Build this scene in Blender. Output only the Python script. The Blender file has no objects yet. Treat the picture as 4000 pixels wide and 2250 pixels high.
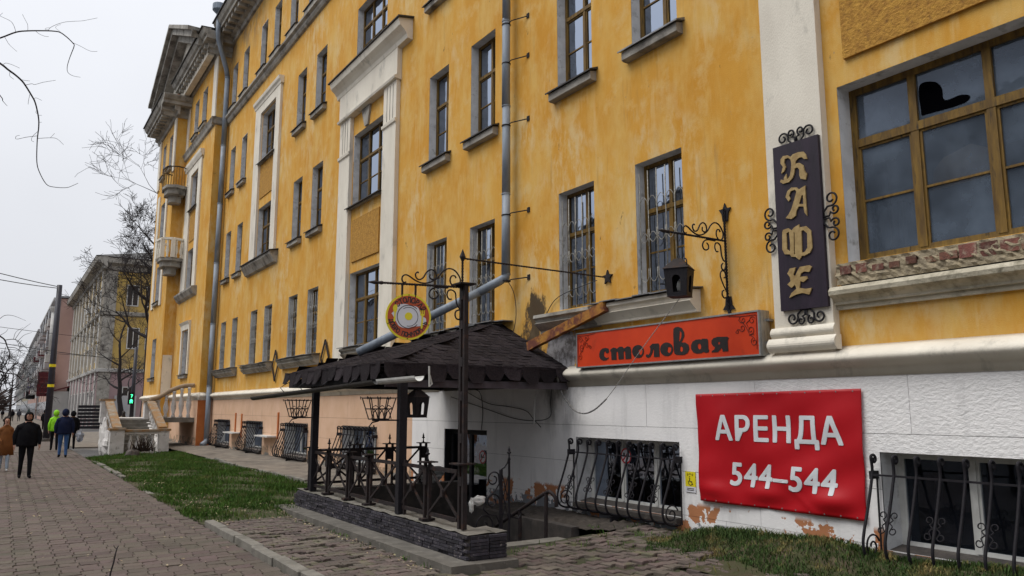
import bpy, bmesh, math, random
import numpy as np
from mathutils import Vector, Matrix
random.seed(7); np.random.seed(7)
R = math.radians
scene = bpy.context.scene
col = scene.collection
# ------------------------------------------------------------------ camera
cam_d = bpy.data.cameras.new('camera'); cam = bpy.data.objects.new('camera', cam_d); col.objects.link(cam)
cam.location = (0, 0, 1.95); cam.rotation_euler = (R(90 + 8.75), 0, R(-33.0))
cam_d.sensor_width = 36; cam_d.lens = 27.45; cam_d.clip_start = .05; cam_d.clip_end = 3000
scene.camera = cam
# ------------------------------------------------------------------ overcast sky and soft sun
SUN_EL, SUN_AZ = 60, -66          # azimuth measured from +Y (along the street), negative = street side
w = bpy.data.worlds.new('World'); scene.world = w; w.use_nodes = True
nt = w.node_tree; nt.nodes.clear()
sk = nt.nodes.new('ShaderNodeTexSky'); sk.sky_type = 'NISHITA'; sk.sun_disc = False
sk.sun_elevation = R(SUN_EL); sk.sun_rotation = R(SUN_AZ); sk.dust_density = 3; sk.air_density = 1
hs = nt.nodes.new('ShaderNodeHueSaturation'); hs.inputs['Saturation'].default_value = .35
mx = nt.nodes.new('ShaderNodeMix'); mx.data_type = 'RGBA'; mx.inputs[0].default_value = .9
mx.inputs[7].default_value = (6.6, 6.75, 7.15, 1)
bg = nt.nodes.new('ShaderNodeBackground'); bg.inputs[1].default_value = .1
ow = nt.nodes.new('ShaderNodeOutputWorld')
nt.links.new(sk.outputs[0], hs.inputs['Color']); nt.links.new(hs.outputs[0], mx.inputs[6])
# overcast luminance: darker towards the horizon, brighter overhead
tc = nt.nodes.new('ShaderNodeTexCoord'); sx0 = nt.nodes.new('ShaderNodeSeparateXYZ'); mr0 = nt.nodes.new('ShaderNodeMapRange')
mr0.inputs[1].default_value = 0; mr0.inputs[2].default_value = 1; mr0.inputs[3].default_value = .84; mr0.inputs[4].default_value = 1.35
vm = nt.nodes.new('ShaderNodeVectorMath'); vm.operation = 'SCALE'
nt.links.new(tc.outputs['Generated'], sx0.inputs[0]); nt.links.new(sx0.outputs[2], mr0.inputs[0]); nt.links.new(mx.outputs[2], vm.inputs[0]); nt.links.new(mr0.outputs[0], vm.inputs['Scale'])
cn = nt.nodes.new('ShaderNodeTexNoise'); cn.inputs['Scale'].default_value = 2.2; cn.inputs['Detail'].default_value = 4; cr = nt.nodes.new('ShaderNodeMapRange'); cr.inputs[1].default_value = .3; cr.inputs[2].default_value = .7; cr.inputs[3].default_value = .94; cr.inputs[4].default_value = 1.05
nt.links.new(tc.outputs['Generated'], cn.inputs['Vector']); nt.links.new(cn.outputs[0], cr.inputs[0]); vm2 = nt.nodes.new('ShaderNodeVectorMath'); vm2.operation = 'SCALE'; nt.links.new(vm.outputs[0], vm2.inputs[0]); nt.links.new(cr.outputs[0], vm2.inputs['Scale'])
nt.links.new(vm2.outputs[0], bg.inputs[0]); nt.links.new(bg.outputs[0], ow.inputs[0])
sd = bpy.data.lights.new('sun', 'SUN'); sd.energy = 1.5; sd.angle = R(35); sd.color = (1, .965, .9)
so = bpy.data.objects.new('sun', sd); col.objects.link(so)
dirv = Vector((math.sin(R(SUN_AZ)) * math.cos(R(SUN_EL)), math.cos(R(SUN_AZ)) * math.cos(R(SUN_EL)), math.sin(R(SUN_EL))))
so.rotation_euler = dirv.to_track_quat('Z', 'Y').to_euler()
scene.view_settings.view_transform = 'Standard'; scene.view_settings.look = 'None'
scene.view_settings.exposure = 0.45; scene.view_settings.gamma = 1; scene.view_settings.use_curve_mapping = False

# ------------------------------------------------------------------ helpers
ORG = {}
def org(o):
    return ORG.get(o.name, Vector((0, 0, 0))) if o else Vector((0, 0, 0))
def setp(o, label=None, cat=None, group=None, kind=None):
    if label: o['label'] = label
    if cat: o['category'] = cat
    if group: o['group'] = group
    if kind: o['kind'] = kind
    return o
def thing(name, label, cat, loc=(0, 0, 0), group=None):
    o = bpy.data.objects.new(name, None); col.objects.link(o); o.location = loc; o.empty_display_size = .1
    ORG[o.name] = Vector(loc)
    return setp(o, label, cat, group)
def link(name, me, parent=None, loc=None, rot=None, scl=None, mat=None):
    o = bpy.data.objects.new(name, me); col.objects.link(o)
    if parent: o.parent = parent; ORG[o.name] = org(parent)
    if loc is not None: o.location = Vector(loc) - org(parent)
    if rot is not None: o.rotation_euler = rot
    if scl is not None: o.scale = scl
    return o
class MB:
    def __init__(s): s.v = []; s.f = []; s.m = []; s.mi = 0
    def face(s, pts):
        n = len(s.v); s.v += [tuple(p) for p in pts]; s.f.append(tuple(range(n, n + len(pts)))); s.m.append(s.mi)
        return s
    def add(s, vs, fs):
        n = len(s.v); s.v += [tuple(p) for p in vs]
        for f in fs: s.f.append(tuple(i + n for i in f)); s.m.append(s.mi)
        return s
    def box(s, x0, x1, y0, y1, z0, z1, M=None):
        vs = [(x, y, z) for z in (z0, z1) for y in (y0, y1) for x in (x0, x1)]
        if M is not None: vs = [M @ Vector(v) for v in vs]
        return s.add(vs, [(0, 2, 3, 1), (4, 5, 7, 6), (0, 1, 5, 4), (2, 6, 7, 3), (0, 4, 6, 2), (1, 3, 7, 5)])
    def beam(s, a, b, w, h, up=(0, 0, 1)):
        a = Vector(a); b = Vector(b); d = (b - a).normalized(); u = Vector(up)
        r = d.cross(u)
        if r.length < 1e-4: r = d.cross(Vector((1, 0, 0)))
        r.normalize(); u = r.cross(d)
        r *= w / 2; u *= h / 2
        vs = [a - r - u, a + r - u, a + r + u, a - r + u, b - r - u, b + r - u, b + r + u, b - r + u]
        return s.add(vs, [(3, 2, 1, 0), (4, 5, 6, 7), (0, 1, 5, 4), (1, 2, 6, 5), (2, 3, 7, 6), (3, 0, 4, 7)])
    def tube(s, pts, r, n=6, cap=True):
        pts = [Vector(p) for p in pts]; k = len(pts)
        if k < 2: return s
        rr = r if isinstance(r, (list, tuple)) else [r] * k
        t0 = (pts[1] - pts[0]).normalized()
        nrm = t0.orthogonal().normalized(); rings = []; base = len(s.v); pt = t0
        for i in range(k):
            t = (pts[min(i + 1, k - 1)] - pts[max(i - 1, 0)])
            t = t.normalized() if t.length > 1e-9 else pt
            q = pt.rotation_difference(t); nrm = q @ nrm; pt = t
            nrm = (nrm - t * nrm.dot(t)).normalized(); bn = t.cross(nrm)
            for j in range(n):
                a = 2 * math.pi * j / n
                s.v.append(tuple(pts[i] + (nrm * math.cos(a) + bn * math.sin(a)) * rr[i]))
        for i in range(k - 1):
            for j in range(n):
                a = base + i * n + j; b = base + i * n + (j + 1) % n
                s.f.append((a, b, b + n, a + n)); s.m.append(s.mi)
        if cap:
            s.f.append(tuple(base + j for j in reversed(range(n)))); s.m.append(s.mi)
            s.f.append(tuple(base + (k - 1) * n + j for j in range(n))); s.m.append(s.mi)
        return s
    def lathe(s, prof, c=(0, 0, 0), n=12, sq=None):
        base = len(s.v); k = len(prof)
        for (r, z) in prof:
            for j in range(n):
                a = 2 * math.pi * (j + .5) / n
                s.v.append((c[0] + r * math.cos(a), c[1] + r * math.sin(a), c[2] + z))
        for i in range(k - 1):
            for j in range(n):
                a = base + i * n + j; b = base + i * n + (j + 1) % n
                s.f.append((a, b, b + n, a + n)); s.m.append(s.mi)
        s.f.append(tuple(base + j for j in reversed(range(n)))); s.m.append(s.mi)
        s.f.append(tuple(base + (k - 1) * n + j for j in range(n))); s.m.append(s.mi)
        return s
    def prism(s, poly, P, d):
        """poly: 2D points; P maps (u, v, depth) to a 3D point; extruded 0..d"""
        k = len(poly); base = len(s.v)
        s.v += [tuple(P(u, v, 0)) for u, v in poly] + [tuple(P(u, v, d)) for u, v in poly]
        s.f.append(tuple(base + i for i in range(k))); s.m.append(s.mi)
        s.f.append(tuple(base + k + i for i in reversed(range(k)))); s.m.append(s.mi)
        for i in range(k):
            j = (i + 1) % k; s.f.append((base + j, base + i, base + k + i, base + k + j)); s.m.append(s.mi)
        return s
    def build(s, name, mat, parent=None, smooth=False, fix=True):
        o_ = org(parent)
        me = bpy.data.meshes.new(name)
        me.from_pydata([(v[0] - o_.x, v[1] - o_.y, v[2] - o_.z) for v in s.v], [], s.f)
        mats = mat if isinstance(mat, (list, tuple)) else [mat]
        for m in mats: me.materials.append(m)
        if len(mats) > 1: me.polygons.foreach_set('material_index', s.m)
        if fix:
            bm = bmesh.new(); bm.from_mesh(me); bmesh.ops.recalc_face_normals(bm, faces=bm.faces); bm.to_mesh(me); bm.free()
        if smooth: me.polygons.foreach_set('use_smooth', [True] * len(me.polygons))
        me.update()
        o = bpy.data.objects.new(name, me); col.objects.link(o)
        if parent: o.parent = parent; ORG[o.name] = o_
        return o
def solo(o, label, cat, group=None): return setp(o, label, cat, group)
def crom(pts, n=5, closed=False):
    P = [Vector(p) for p in pts]; out = []; k = len(P)
    for i in range(k - 1):
        p0, p1, p2, p3 = P[max(i - 1, 0)], P[i], P[i + 1], P[min(i + 2, k - 1)]
        for j in range(n):
            t = j / n
            out.append(.5 * ((2 * p1) + (p2 - p0) * t + (2 * p0 - 5 * p1 + 4 * p2 - p3) * t * t + (3 * p1 - p0 - 3 * p2 + p3) * t ** 3))
    out.append(P[-1]); return out
def spiral(cx, cy, r0, r1, a0, a1, n=16):
    return [(cx + (r0 + (r1 - r0) * i / n) * math.cos(R(a0 + (a1 - a0) * i / n)), cy + (r0 + (r1 - r0) * i / n) * math.sin(R(a0 + (a1 - a0) * i / n))) for i in range(n + 1)]
def holes_wall(mb, rect, holes, P):
    """rect (u0,u1,v0,v1) with rectangular holes, P(u,v)->3D"""
    us = sorted({rect[0], rect[1]} | {h[i] for h in holes for i in (0, 1) if rect[0] < h[i] < rect[1]})
    vs = sorted({rect[2], rect[3]} | {h[i] for h in holes for i in (2, 3) if rect[2] < h[i] < rect[3]})
    for a, b in zip(us, us[1:]):
        for c, d in zip(vs, vs[1:]):
            m = ((a + b) / 2, (c + d) / 2)
            if any(h[0] < m[0] < h[1] and h[2] < m[1] < h[3] for h in holes): continue
            mb.face([P(a, c), P(b, c), P(b, d), P(a, d)])
def bridge(outer, holes):
    """cut holes into one outline by bridges"""
    def area(l): return sum(a[0] * b[1] - b[0] * a[1] for a, b in zip(l, l[1:] + l[:1]))
    loop = list(outer); used = set()
    if area(loop) < 0: loop.reverse()
    for h in holes:
        h = list(h)
        if area(h) > 0: h.reverse()
        best = min(((p[0] - q[0]) ** 2 + (p[1] - q[1]) ** 2, i, j) for i, p in enumerate(loop) for j, q in enumerate(h) if p not in used)
        i, j = best[1], best[2]; used |= {loop[i], h[j]}
        loop = loop[:i + 1] + h[j:] + h[:j + 1] + loop[i:]
    return loop
# ------------------------------------------------------------------ materials
def nodes(name):
    m = bpy.data.materials.new(name); m.use_nodes = True; t = m.node_tree
    b = t.nodes['Principled BSDF']; return m, t, b
def N(t, typ, **kw):
    n = t.nodes.new(typ)
    for k, v in kw.items(): setattr(n, k, v)
    return n
def coords(t, scale=(1, 1, 1)):
    g = N(t, 'ShaderNodeNewGeometry'); mp = N(t, 'ShaderNodeMapping'); mp.inputs['Scale'].default_value = scale
    t.links.new(g.outputs['Position'], mp.inputs[0]); return mp.outputs[0]
def noise(t, vec, scale, detail=4, rough=.55):
    n = N(t, 'ShaderNodeTexNoise'); n.inputs['Scale'].default_value = scale; n.inputs['Detail'].default_value = detail
    n.inputs['Roughness'].default_value = rough; t.links.new(vec, n.inputs['Vector']); return n.outputs[0]
def ramp(t, fac, a, b, ca=(0, 0, 0, 1), cb=(1, 1, 1, 1)):
    r = N(t, 'ShaderNodeValToRGB'); r.color_ramp.elements[0].position = a; r.color_ramp.elements[1].position = b
    r.color_ramp.elements[0].color = ca; r.color_ramp.elements[1].color = cb; t.links.new(fac, r.inputs[0]); return r.outputs[0]
def mixc(t, fac, a, b, mode='MIX'):
    m = N(t, 'ShaderNodeMix', data_type='RGBA', blend_type=mode)
    for s, i in ((fac, 0), (a, 6), (b, 7)):
        if hasattr(s, 'is_linked') or hasattr(s, 'links'): t.links.new(s, m.inputs[i])
        else: m.inputs[i].default_value = s if i == 0 else (tuple(s) + (1,) if len(s) == 3 else s)
    return m.outputs[2]
def math_(t, op, a, b=None):
    m = N(t, 'ShaderNodeMath', operation=op)
    for s, i in ((a, 0), (b, 1)):
        if s is None: continue
        if hasattr(s, 'links'): t.links.new(s, m.inputs[i])
        else: m.inputs[i].default_value = s
    return m.outputs[0]
def bump(t, b, h, strength=.3, dist=.01):
    n = N(t, 'ShaderNodeBump'); n.inputs['Strength'].default_value = strength; n.inputs['Distance'].default_value = dist
    t.links.new(h, n.inputs['Height']); t.links.new(n.outputs[0], b.inputs['Normal'])
def M_(name, c1, c2=None, rough=.7, scale=8, bmp=.2, bscale=60, metal=0, stretch=(1, 1, 1), c3=None, spec=.35, rnd=0, c3lo=.55, c3hi=.7, c3scale=None, hue=.04):
    m, t, b = nodes(name); v = coords(t, stretch)
    c2 = c2 or tuple(x * .75 for x in c1)
    c = mixc(t, ramp(t, noise(t, v, scale), .35, .65), c1, c2)
    if c3: c = mixc(t, ramp(t, noise(t, v, c3scale or scale * .37, 6, .65), c3lo, c3hi), c, c3)
    if rnd:
        oi = N(t, 'ShaderNodeObjectInfo'); g = N(t, 'ShaderNodeNewGeometry')
        f = math_(t, 'FRACT', math_(t, 'ADD', oi.outputs['Random'], g.outputs['Random Per Island']))
        hv = N(t, 'ShaderNodeHueSaturation'); t.links.new(c, hv.inputs['Color'])
        t.links.new(math_(t, 'ADD', math_(t, 'MULTIPLY', f, rnd * 2), 1 - rnd), hv.inputs['Value'])
        t.links.new(math_(t, 'ADD', math_(t, 'MULTIPLY', math_(t, 'FRACT', math_(t, 'MULTIPLY', f, 7.3)), hue), .5 - hue / 2), hv.inputs['Hue'])
        c = hv.outputs[0]
    t.links.new(c, b.inputs['Base Color']); b.inputs['Roughness'].default_value = rough; b.inputs['Metallic'].default_value = metal
    b.inputs['Specular IOR Level'].default_value = spec
    if bmp: bump(t, b, noise(t, v, bscale, 5), bmp, .02)
    return m
def vmask(t, y0, y1, z0, z1, soft):
    """soft box mask in world Y/Z"""
    g = N(t, 'ShaderNodeNewGeometry'); s = N(t, 'ShaderNodeSeparateXYZ'); t.links.new(g.outputs['Position'], s.inputs[0])
    out = None
    for o, lo, hi in ((s.outputs[1], y0, y1), (s.outputs[2], z0, z1)):
        mr = N(t, 'ShaderNodeMapRange', interpolation_type='SMOOTHSTEP'); mr.inputs[1].default_value = lo - soft; mr.inputs[2].default_value = lo + soft; t.links.new(o, mr.inputs[0])
        m2 = N(t, 'ShaderNodeMapRange', interpolation_type='SMOOTHSTEP'); m2.inputs[1].default_value = hi + soft; m2.inputs[2].default_value = hi - soft; t.links.new(o, m2.inputs[0])
        k = math_(t, 'MULTIPLY', mr.outputs[0], m2.outputs[0])
        out = k if out is None else math_(t, 'MULTIPLY', out, k)
    return out
# yellow plaster: mottled limewash, pale wash-outs, vertical runs, a mould stain under the drainpipe elbow
def yellow(name, base, deep, pale):
    m, t, b = nodes(name); v = coords(t); vs = coords(t, (1, 1, .16))
    c = mixc(t, ramp(t, noise(t, v, .55, 6, .6), .36, .66), base, deep)
    c = mixc(t, math_(t, 'MULTIPLY', ramp(t, noise(t, coords(t, (1, 1, .45)), 1.5, 7, .68), .44, .66), .7), c, pale)
    c = mixc(t, math_(t, 'MULTIPLY', math_(t, 'MULTIPLY', ramp(t, noise(t, coords(t, (1, 1, .7)), .55, 4, .6), .5, .62), ramp(t, noise(t, coords(t, (1, 1, .4)), 4, 8, .72), .45, .6)), .75), c, (.68, .52, .27))
    c = mixc(t, math_(t, 'MULTIPLY', ramp(t, noise(t, vs, 3.1, 6, .7), .55, .72), .3), c, pale)
    c = mixc(t, math_(t, 'MULTIPLY', ramp(t, noise(t, v, 1.3, 7, .7), .55, .67), .5), c, (.68, .5, .22))
    c = mixc(t, math_(t, 'MULTIPLY', ramp(t, noise(t, vs, 5.5, 5, .6), .6, .74), .16), c, (.36, .22, .08))
    rn = noise(t, coords(t, (1, 1, .09)), 9, 5, .6)
    c = mixc(t, math_(t, 'MULTIPLY', math_(t, 'MULTIPLY', ramp(t, rn, .55, .66), ramp(t, noise(t, v, .8, 3), .48, .62)), .5), c, (.7, .5, .22))
    c = mixc(t, math_(t, 'MULTIPLY', math_(t, 'MULTIPLY', ramp(t, noise(t, coords(t, (1, 1, .07)), 11, 5, .6), .58, .7), ramp(t, noise(t, v, .7, 3), .5, .62)), .35), c, (.33, .2, .08))
    c = mixc(t, math_(t, 'MULTIPLY', ramp(t, noise(t, v, 7, 6, .7), .69, .72), .7), c, (.3, .24, .17))
    bz = math_(t, 'MULTIPLY', math_(t, 'SUBTRACT', noise(t, coords(t, (1, 1, .5)), 3.4, 8, .7), .5), 2.6)
    st = ramp(t, math_(t, 'ADD', vmask(t, 12.1, 12.8, 2.6, 4.2, .45), bz), .42, .62)
    c = mixc(t, math_(t, 'MULTIPLY', st, .93), c, (.035, .03, .025))
    gr = ramp(t, math_(t, 'ADD', vmask(t, 11.1, 12.05, 2.5, 3.35, .3), math_(t, 'MULTIPLY', bz, .6)), .5, .58)
    c = mixc(t, gr, c, mixc(t, ramp(t, noise(t, v, 5, 6, .7), .42, .6), (.42, .41, .43), (.13, .12, .12)))
    st2 = math_(t, 'MULTIPLY', vmask(t, 7.0, 12.8, 3.0, 3.75, .5), ramp(t, noise(t, v, 1.6, 6, .6), .5, .7))
    c = mixc(t, math_(t, 'MULTIPLY', st2, .5), c, (.2, .15, .09))
    st3 = math_(t, 'MULTIPLY', vmask(t, 34, 41, 19.2, 23, 1.2), ramp(t, noise(t, v, .9, 6, .6), .42, .58))
    c = mixc(t, math_(t, 'MULTIPLY', st3, .75), c, (.22, .17, .11))
    t.links.new(c, b.inputs['Base Color']); b.inputs['Roughness'].default_value = .88; b.inputs['Specular IOR Level'].default_value = .2
    h = math_(t, 'ADD', noise(t, v, 2.2, 5), math_(t, 'MULTIPLY', noise(t, v, 70, 5), .35))
    bump(t, b, h, .35, .03); return m
YEL = yellow('yellow_plaster', (.65, .345, .06), (.58, .275, .034), (.68, .46, .15))
YEL2 = M_('rough_yellow_plaster', (.5, .27, .05), (.36, .18, .035), .95, 9, 1, 26, c3=(.24, .12, .03), c3scale=16)
def white(name, base, low, peelc, greyc, peel_top):
    m, t, b = nodes(name); v = coords(t); vs = coords(t, (1, 1, .2))
    c = mixc(t, ramp(t, noise(t, v, 1.4, 6, .6), .35, .7), base, low)
    c = mixc(t, math_(t, 'MULTIPLY', ramp(t, noise(t, vs, 4, 5, .6), .56, .72), .35), c, tuple(x * .62 for x in low))
    g = N(t, 'ShaderNodeNewGeometry'); s = N(t, 'ShaderNodeSeparateXYZ'); t.links.new(g.outputs['Position'], s.inputs[0])
    mr = N(t, 'ShaderNodeMapRange'); mr.inputs[1].default_value = peel_top; mr.inputs[2].default_value = .15; t.links.new(s.outputs[2], mr.inputs[0])
    pk = math_(t, 'MULTIPLY', ramp(t, noise(t, v, 2.3, 7, .62), .5, .53), ramp(t, mr.outputs[0], .05, .6))
    c = mixc(t, ramp(t, pk, .25, .45), c, peelc)
    gk = math_(t, 'MULTIPLY', ramp(t, noise(t, v, 3.1, 7, .65), .48, .53), ramp(t, mr.outputs[0], .55, .95))
    c = mixc(t, ramp(t, gk, .25, .4), c, greyc)
    # damp soot where the porch roof drips against the wall
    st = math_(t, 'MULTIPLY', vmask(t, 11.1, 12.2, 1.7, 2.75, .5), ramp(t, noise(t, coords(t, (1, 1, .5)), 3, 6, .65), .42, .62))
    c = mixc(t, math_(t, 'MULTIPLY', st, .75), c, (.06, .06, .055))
    t.links.new(c, b.inputs['Base Color']); b.inputs['Roughness'].default_value = .9; b.inputs['Specular IOR Level'].default_value = .2
    rg = ramp(t, noise(t, v, .6, 3), .45, .6)
    h = math_(t, 'ADD', math_(t, 'MULTIPLY', noise(t, coords(t, (1, 1, 1.6)), 16, 4, .6), .5), math_(t, 'MULTIPLY', pk, -.4))
    bump(t, b, h, .3, .03); return m
PLW = white('white_plinth_plaster', (.86, .845, .84), (.76, .75, .75), (.44, .19, .09), (.2, .21, .23), .72)
PLW2 = white('rough_white_plinth_plaster', (.86, .845, .84), (.78, .77, .77), (.44, .19, .09), (.2, .21, .23), .4)
_t = PLW2.node_tree
for _n in _t.nodes:
    if _n.type == 'BUMP': _n.inputs['Strength'].default_value = .75; _n.inputs['Distance'].default_value = .04
PLP = white('salmon_plinth_plaster', (.7, .47, .33), (.62, .4, .26), (.36, .25, .17), (.2, .19, .17), .7)
PLO = M_('orange_plinth_plaster', (.55, .18, .05), (.45, .13, .035), .9, 2, .3, 50)
TRIM = M_('white_trim_plaster', (.79, .74, .64), (.68, .63, .54), .88, 1.5, .3, 60, c3=(.4, .38, .33), c3scale=2.5, c3lo=.56, c3hi=.75, stretch=(1, 1, .5))
TRIMG = M_('grey_stained_plaster', (.4, .38, .34), (.26, .24, .21), .9, 2, .4, 40, c3=(.1, .09, .08), c3scale=1.6, c3lo=.5, c3hi=.68)
REV = M_('grey_reveal_plaster', (.72, .72, .72), (.56, .56, .56), .9, 4, .3, 50, c3=(.34, .33, .31), c3scale=5)
WOOD = M_('ochre_window_wood', (.21, .12, .018), (.1, .055, .012), .6, 14, .3, 90, stretch=(1, 1, .15), c3=(.03, .02, .01), c3scale=20)
WOODG = M_('weathered_window_wood', (.2, .15, .08), (.1, .075, .045), .7, 14, .3, 90, stretch=(1, 1, .15))
WHITEP = M_('white_paint', (.62, .62, .6), (.5, .5, .48), .5, 6, .1, 80)
IRON = M_('black_wrought_iron', (.016, .014, .018), (.009, .008, .011), .6, 30, .35, 160, spec=.25)
IRONB = M_('brown_rusty_iron', (.03, .022, .022), (.017, .014, .015), .6, 12, .35, 120, spec=.2, c3=(.075, .032, .018), c3scale=7, c3lo=.56, c3hi=.75)
IRONW = M_('pale_grille_paint', (.36, .35, .31), (.2, .18, .15), .5, 30, .1)
ZINC = M_('galvanised_pipe', (.25, .29, .34), (.17, .2, .245), .62, 5, .2, 60, metal=.1, stretch=(1, 1, .3), c3=(.33, .36, .4), c3scale=3)
TIN = M_('weathered_tin', (.3, .31, .32), (.18, .18, .185), .5, 5, .2, 50, metal=.4)
DTIN = M_('dark_flashing', (.028, .026, .025), (.05, .045, .04), .6, 8, .2)
SLATE = M_('bitumen_shingle', (.036, .028, .031), (.02, .0165, .019), .95, 40, .8, 300, rnd=.35, spec=.15)
BRICKD = M_('dark_painted_brick', (.05, .045, .056), (.024, .022, .03), .75, 20, .6, 70, rnd=.5, c3=(.34, .3, .28), c3scale=22, c3lo=.6, c3hi=.68)
CONC = M_('concrete', (.22, .205, .178), (.15, .14, .122), .92, 5, .5, 60, c3=(.11, .105, .085), c3scale=2.2, c3lo=.5, c3hi=.7)
CONCD = M_('damp_concrete', (.075, .063, .056), (.045, .04, .037), .9, 5, .6, 60, c3=(.13, .115, .1), c3scale=3, c3lo=.55, c3hi=.75)
BRICK = M_('red_brick', (.2, .085, .06), (.13, .06, .046), .92, 15, .7, 60, rnd=.35, c3=(.3, .25, .18), c3scale=9, c3lo=.5, c3hi=.68)
ASPH = M_('asphalt', (.105, .1, .098), (.07, .067, .066), .92, 3, .4, 200, c3=(.15, .14, .13), c3scale=.8)
WALKW = M_('worn_walkway_slab', (.22, .19, .155), (.14, .12, .1), .95, 2.5, .4, 90, c3=(.08, .07, .06), c3scale=1.2, c3lo=.52, c3hi=.7)
PAVER = M_('mauve_concrete_paver', (.12, .092, .08), (.108, .085, .071), .85, 1.2, .5, 220, rnd=.16, hue=.06, c3=(.082, .073, .052), c3scale=.7, c3lo=.48, c3hi=.75)
PAVER2 = M_('worn_concrete_paver', (.145, .112, .096), (.108, .09, .077), .9, 5, .6, 160, rnd=.22, hue=.06, c3=(.13, .13, .07), c3scale=3)
SOIL = M_('dark_soil', (.035, .03, .021), (.055, .046, .032), 1, 12, .8, 60)
MOSS = M_('mossy_soil', (.06, .052, .034), (.042, .05, .02), 1, 3, .8, 60, c3=(.06, .05, .035), c3scale=8)
GRASS = M_('grass_blade', (.066, .135, .02), (.045, .092, .015), .8, 3, 0, rnd=.38, c3=(.15, .14, .045), c3scale=2.2, c3lo=.54, c3hi=.7, spec=.2)
GRASSD = M_('tufted_grass_blade', (.05, .09, .022), (.035, .06, .016), .8, 5, 0, rnd=.4, c3=(.24, .18, .07), c3scale=2.4, c3lo=.5, c3hi=.64, spec=.2)
TURF = M_('turf_soil', (.045, .06, .018), (.06, .052, .028), 1, 4, .8, 40, c3=(.085, .066, .042), c3scale=1.5, c3lo=.5, c3hi=.62)
BARK = M_('dark_bark', (.04, .033, .034), (.025, .022, .024), .95, 20, .6, 60)
RED = M_('red_banner_vinyl', (.45, .004, .011), (.4, .003, .009), .42, 1.2, .1, 6, spec=.45)
WVINYL = M_('white_vinyl_lettering', (.68, .7, .73), (.64, .66, .69), .45, 2, 0)
ORANGE = M_('orange_sign_face', (.62, .055, .012), (.55, .042, .01), .4, 2.5, .05, 30, c3=(.2, .03, .015), c3scale=1.2, c3lo=.62, c3hi=.8)
BLACKL = M_('black_lettering', (.018, .014, .014), (.026, .02, .019), .5, 6, 0)
ALU = M_('aluminium_profile', (.42, .43, .43), (.32, .33, .33), .4, 12, .1, metal=.6)
PLUM = M_('dark_plum_board', (.026, .016, .03), (.016, .011, .02), .5, 6, .2, 40, stretch=(1, 1, .2))
GOLD = M_('tan_gold_letters', (.42, .3, .13), (.3, .2, .08), .55, 14, .2)
YELP = M_('yellow_sign_paint', (.78, .66, .02), (.72, .6, .02), .4, 3, 0)
SIGNR = M_('rust_red_sign_paint', (.46, .075, .018), (.42, .065, .016), .4, 3, 0)
SIGNW = M_('off_white_sign_paint', (.66, .66, .7), (.62, .62, .66), .4, 3, 0)
PLANK = M_('rotten_ochre_plank', (.42, .2, .035), (.27, .1, .03), .9, 5, .6, 30, c3=(.14, .045, .03), c3scale=4, c3lo=.48, c3hi=.58)
CORD = M_('pale_cord', (.5, .48, .45), (.2, .19, .18), .8, 40, 0)
BLACKW = M_('black_cable', (.015, .015, .017), None, .6, 10, 0)
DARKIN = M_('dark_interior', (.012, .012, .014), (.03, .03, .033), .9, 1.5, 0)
CURT = M_("grey_curtain", (.14, .145, .155), (.07, .075, .085), .9, 3, .3, 20, stretch=(1, 6, .3))
CARD = M_('tan_cardboard', (.3, .19, .1), (.22, .14, .08), .9, 3, .2)
def glass(name, tint, rough=.03, op=.45):
    m, t, b = nodes(name); t.nodes.remove(b)
    out = t.nodes['Material Output']; tr = N(t, 'ShaderNodeBsdfTransparent'); tr.inputs[0].default_value = (.62, .68, .74, 1)
    gl = N(t, 'ShaderNodeBsdfGlossy'); gl.inputs['Roughness'].default_value = rough; gl.inputs[0].default_value = (.34, .39, .48, 1)
    df = N(t, 'ShaderNodeBsdfDiffuse'); v = coords(t)
    c = mixc(t, ramp(t, noise(t, v, 1.6, 5), .35, .7), tint, tuple(x * 2.4 for x in tint)); t.links.new(c, df.inputs[0])
    m1 = N(t, 'ShaderNodeMixShader'); m1.inputs[0].default_value = op
    t.links.new(tr.outputs[0], m1.inputs[1]); t.links.new(df.outputs[0], m1.inputs[2])
    fr = N(t, 'ShaderNodeFresnel'); fr.inputs[0].default_value = 1.5
    bp = N(t, 'ShaderNodeBump'); bp.inputs['Strength'].default_value = .06; bp.inputs['Distance'].default_value = .05
    t.links.new(noise(t, v, 2.5, 2), bp.inputs['Height']); t.links.new(bp.outputs[0], gl.inputs['Normal'])
    m2 = N(t, 'ShaderNodeMixShader'); t.links.new(math_(t, 'ADD', fr.outputs[0], .03), m2.inputs[0])
    t.links.new(m1.outputs[0], m2.inputs[1]); t.links.new(gl.outputs[0], m2.inputs[2]); t.links.new(m2.outputs[0], out.inputs[0]); return m
GLASS = glass('dusty_window_glass', (.045, .058, .08), .03, .5)
LGLASS = glass('pale_dusty_glass', (.075, .095, .125), .04, .6)
DGLASS = glass('dark_window_glass', (.012, .014, .02), .03, .3)
def emit(name, c, s):
    m, t, b = nodes(name); b.inputs['Base Color'].default_value = (0, 0, 0, 1); b.inputs['Emission Color'].default_value = c + (1,); b.inputs['Emission Strength'].default_value = s; return m
GREENL = emit('green_signal_light', (.05, 1, .35), 2.5)
# ================================================================== ground
def P3(x): return lambda u, v: (x, u, v)
g = MB(); holes_wall(g, (-1500, 1500, -1500, 1500), [(5.4, 7.4, 9.75, 16.3), (7.39, 8.75, 13.0, 16.3)], lambda u, v: (u, v, -.08))
setp(g.build('ground', ASPH), kind='structure')
def gz(x): return .0 if x < 3.2 else .21 * (min(x, 8.6) - 3.2) / 5.4
def gz2(x): return .0 if x < 5.4 else .19 * (min(x, 8.6) - 5.4) / 3.2
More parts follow.
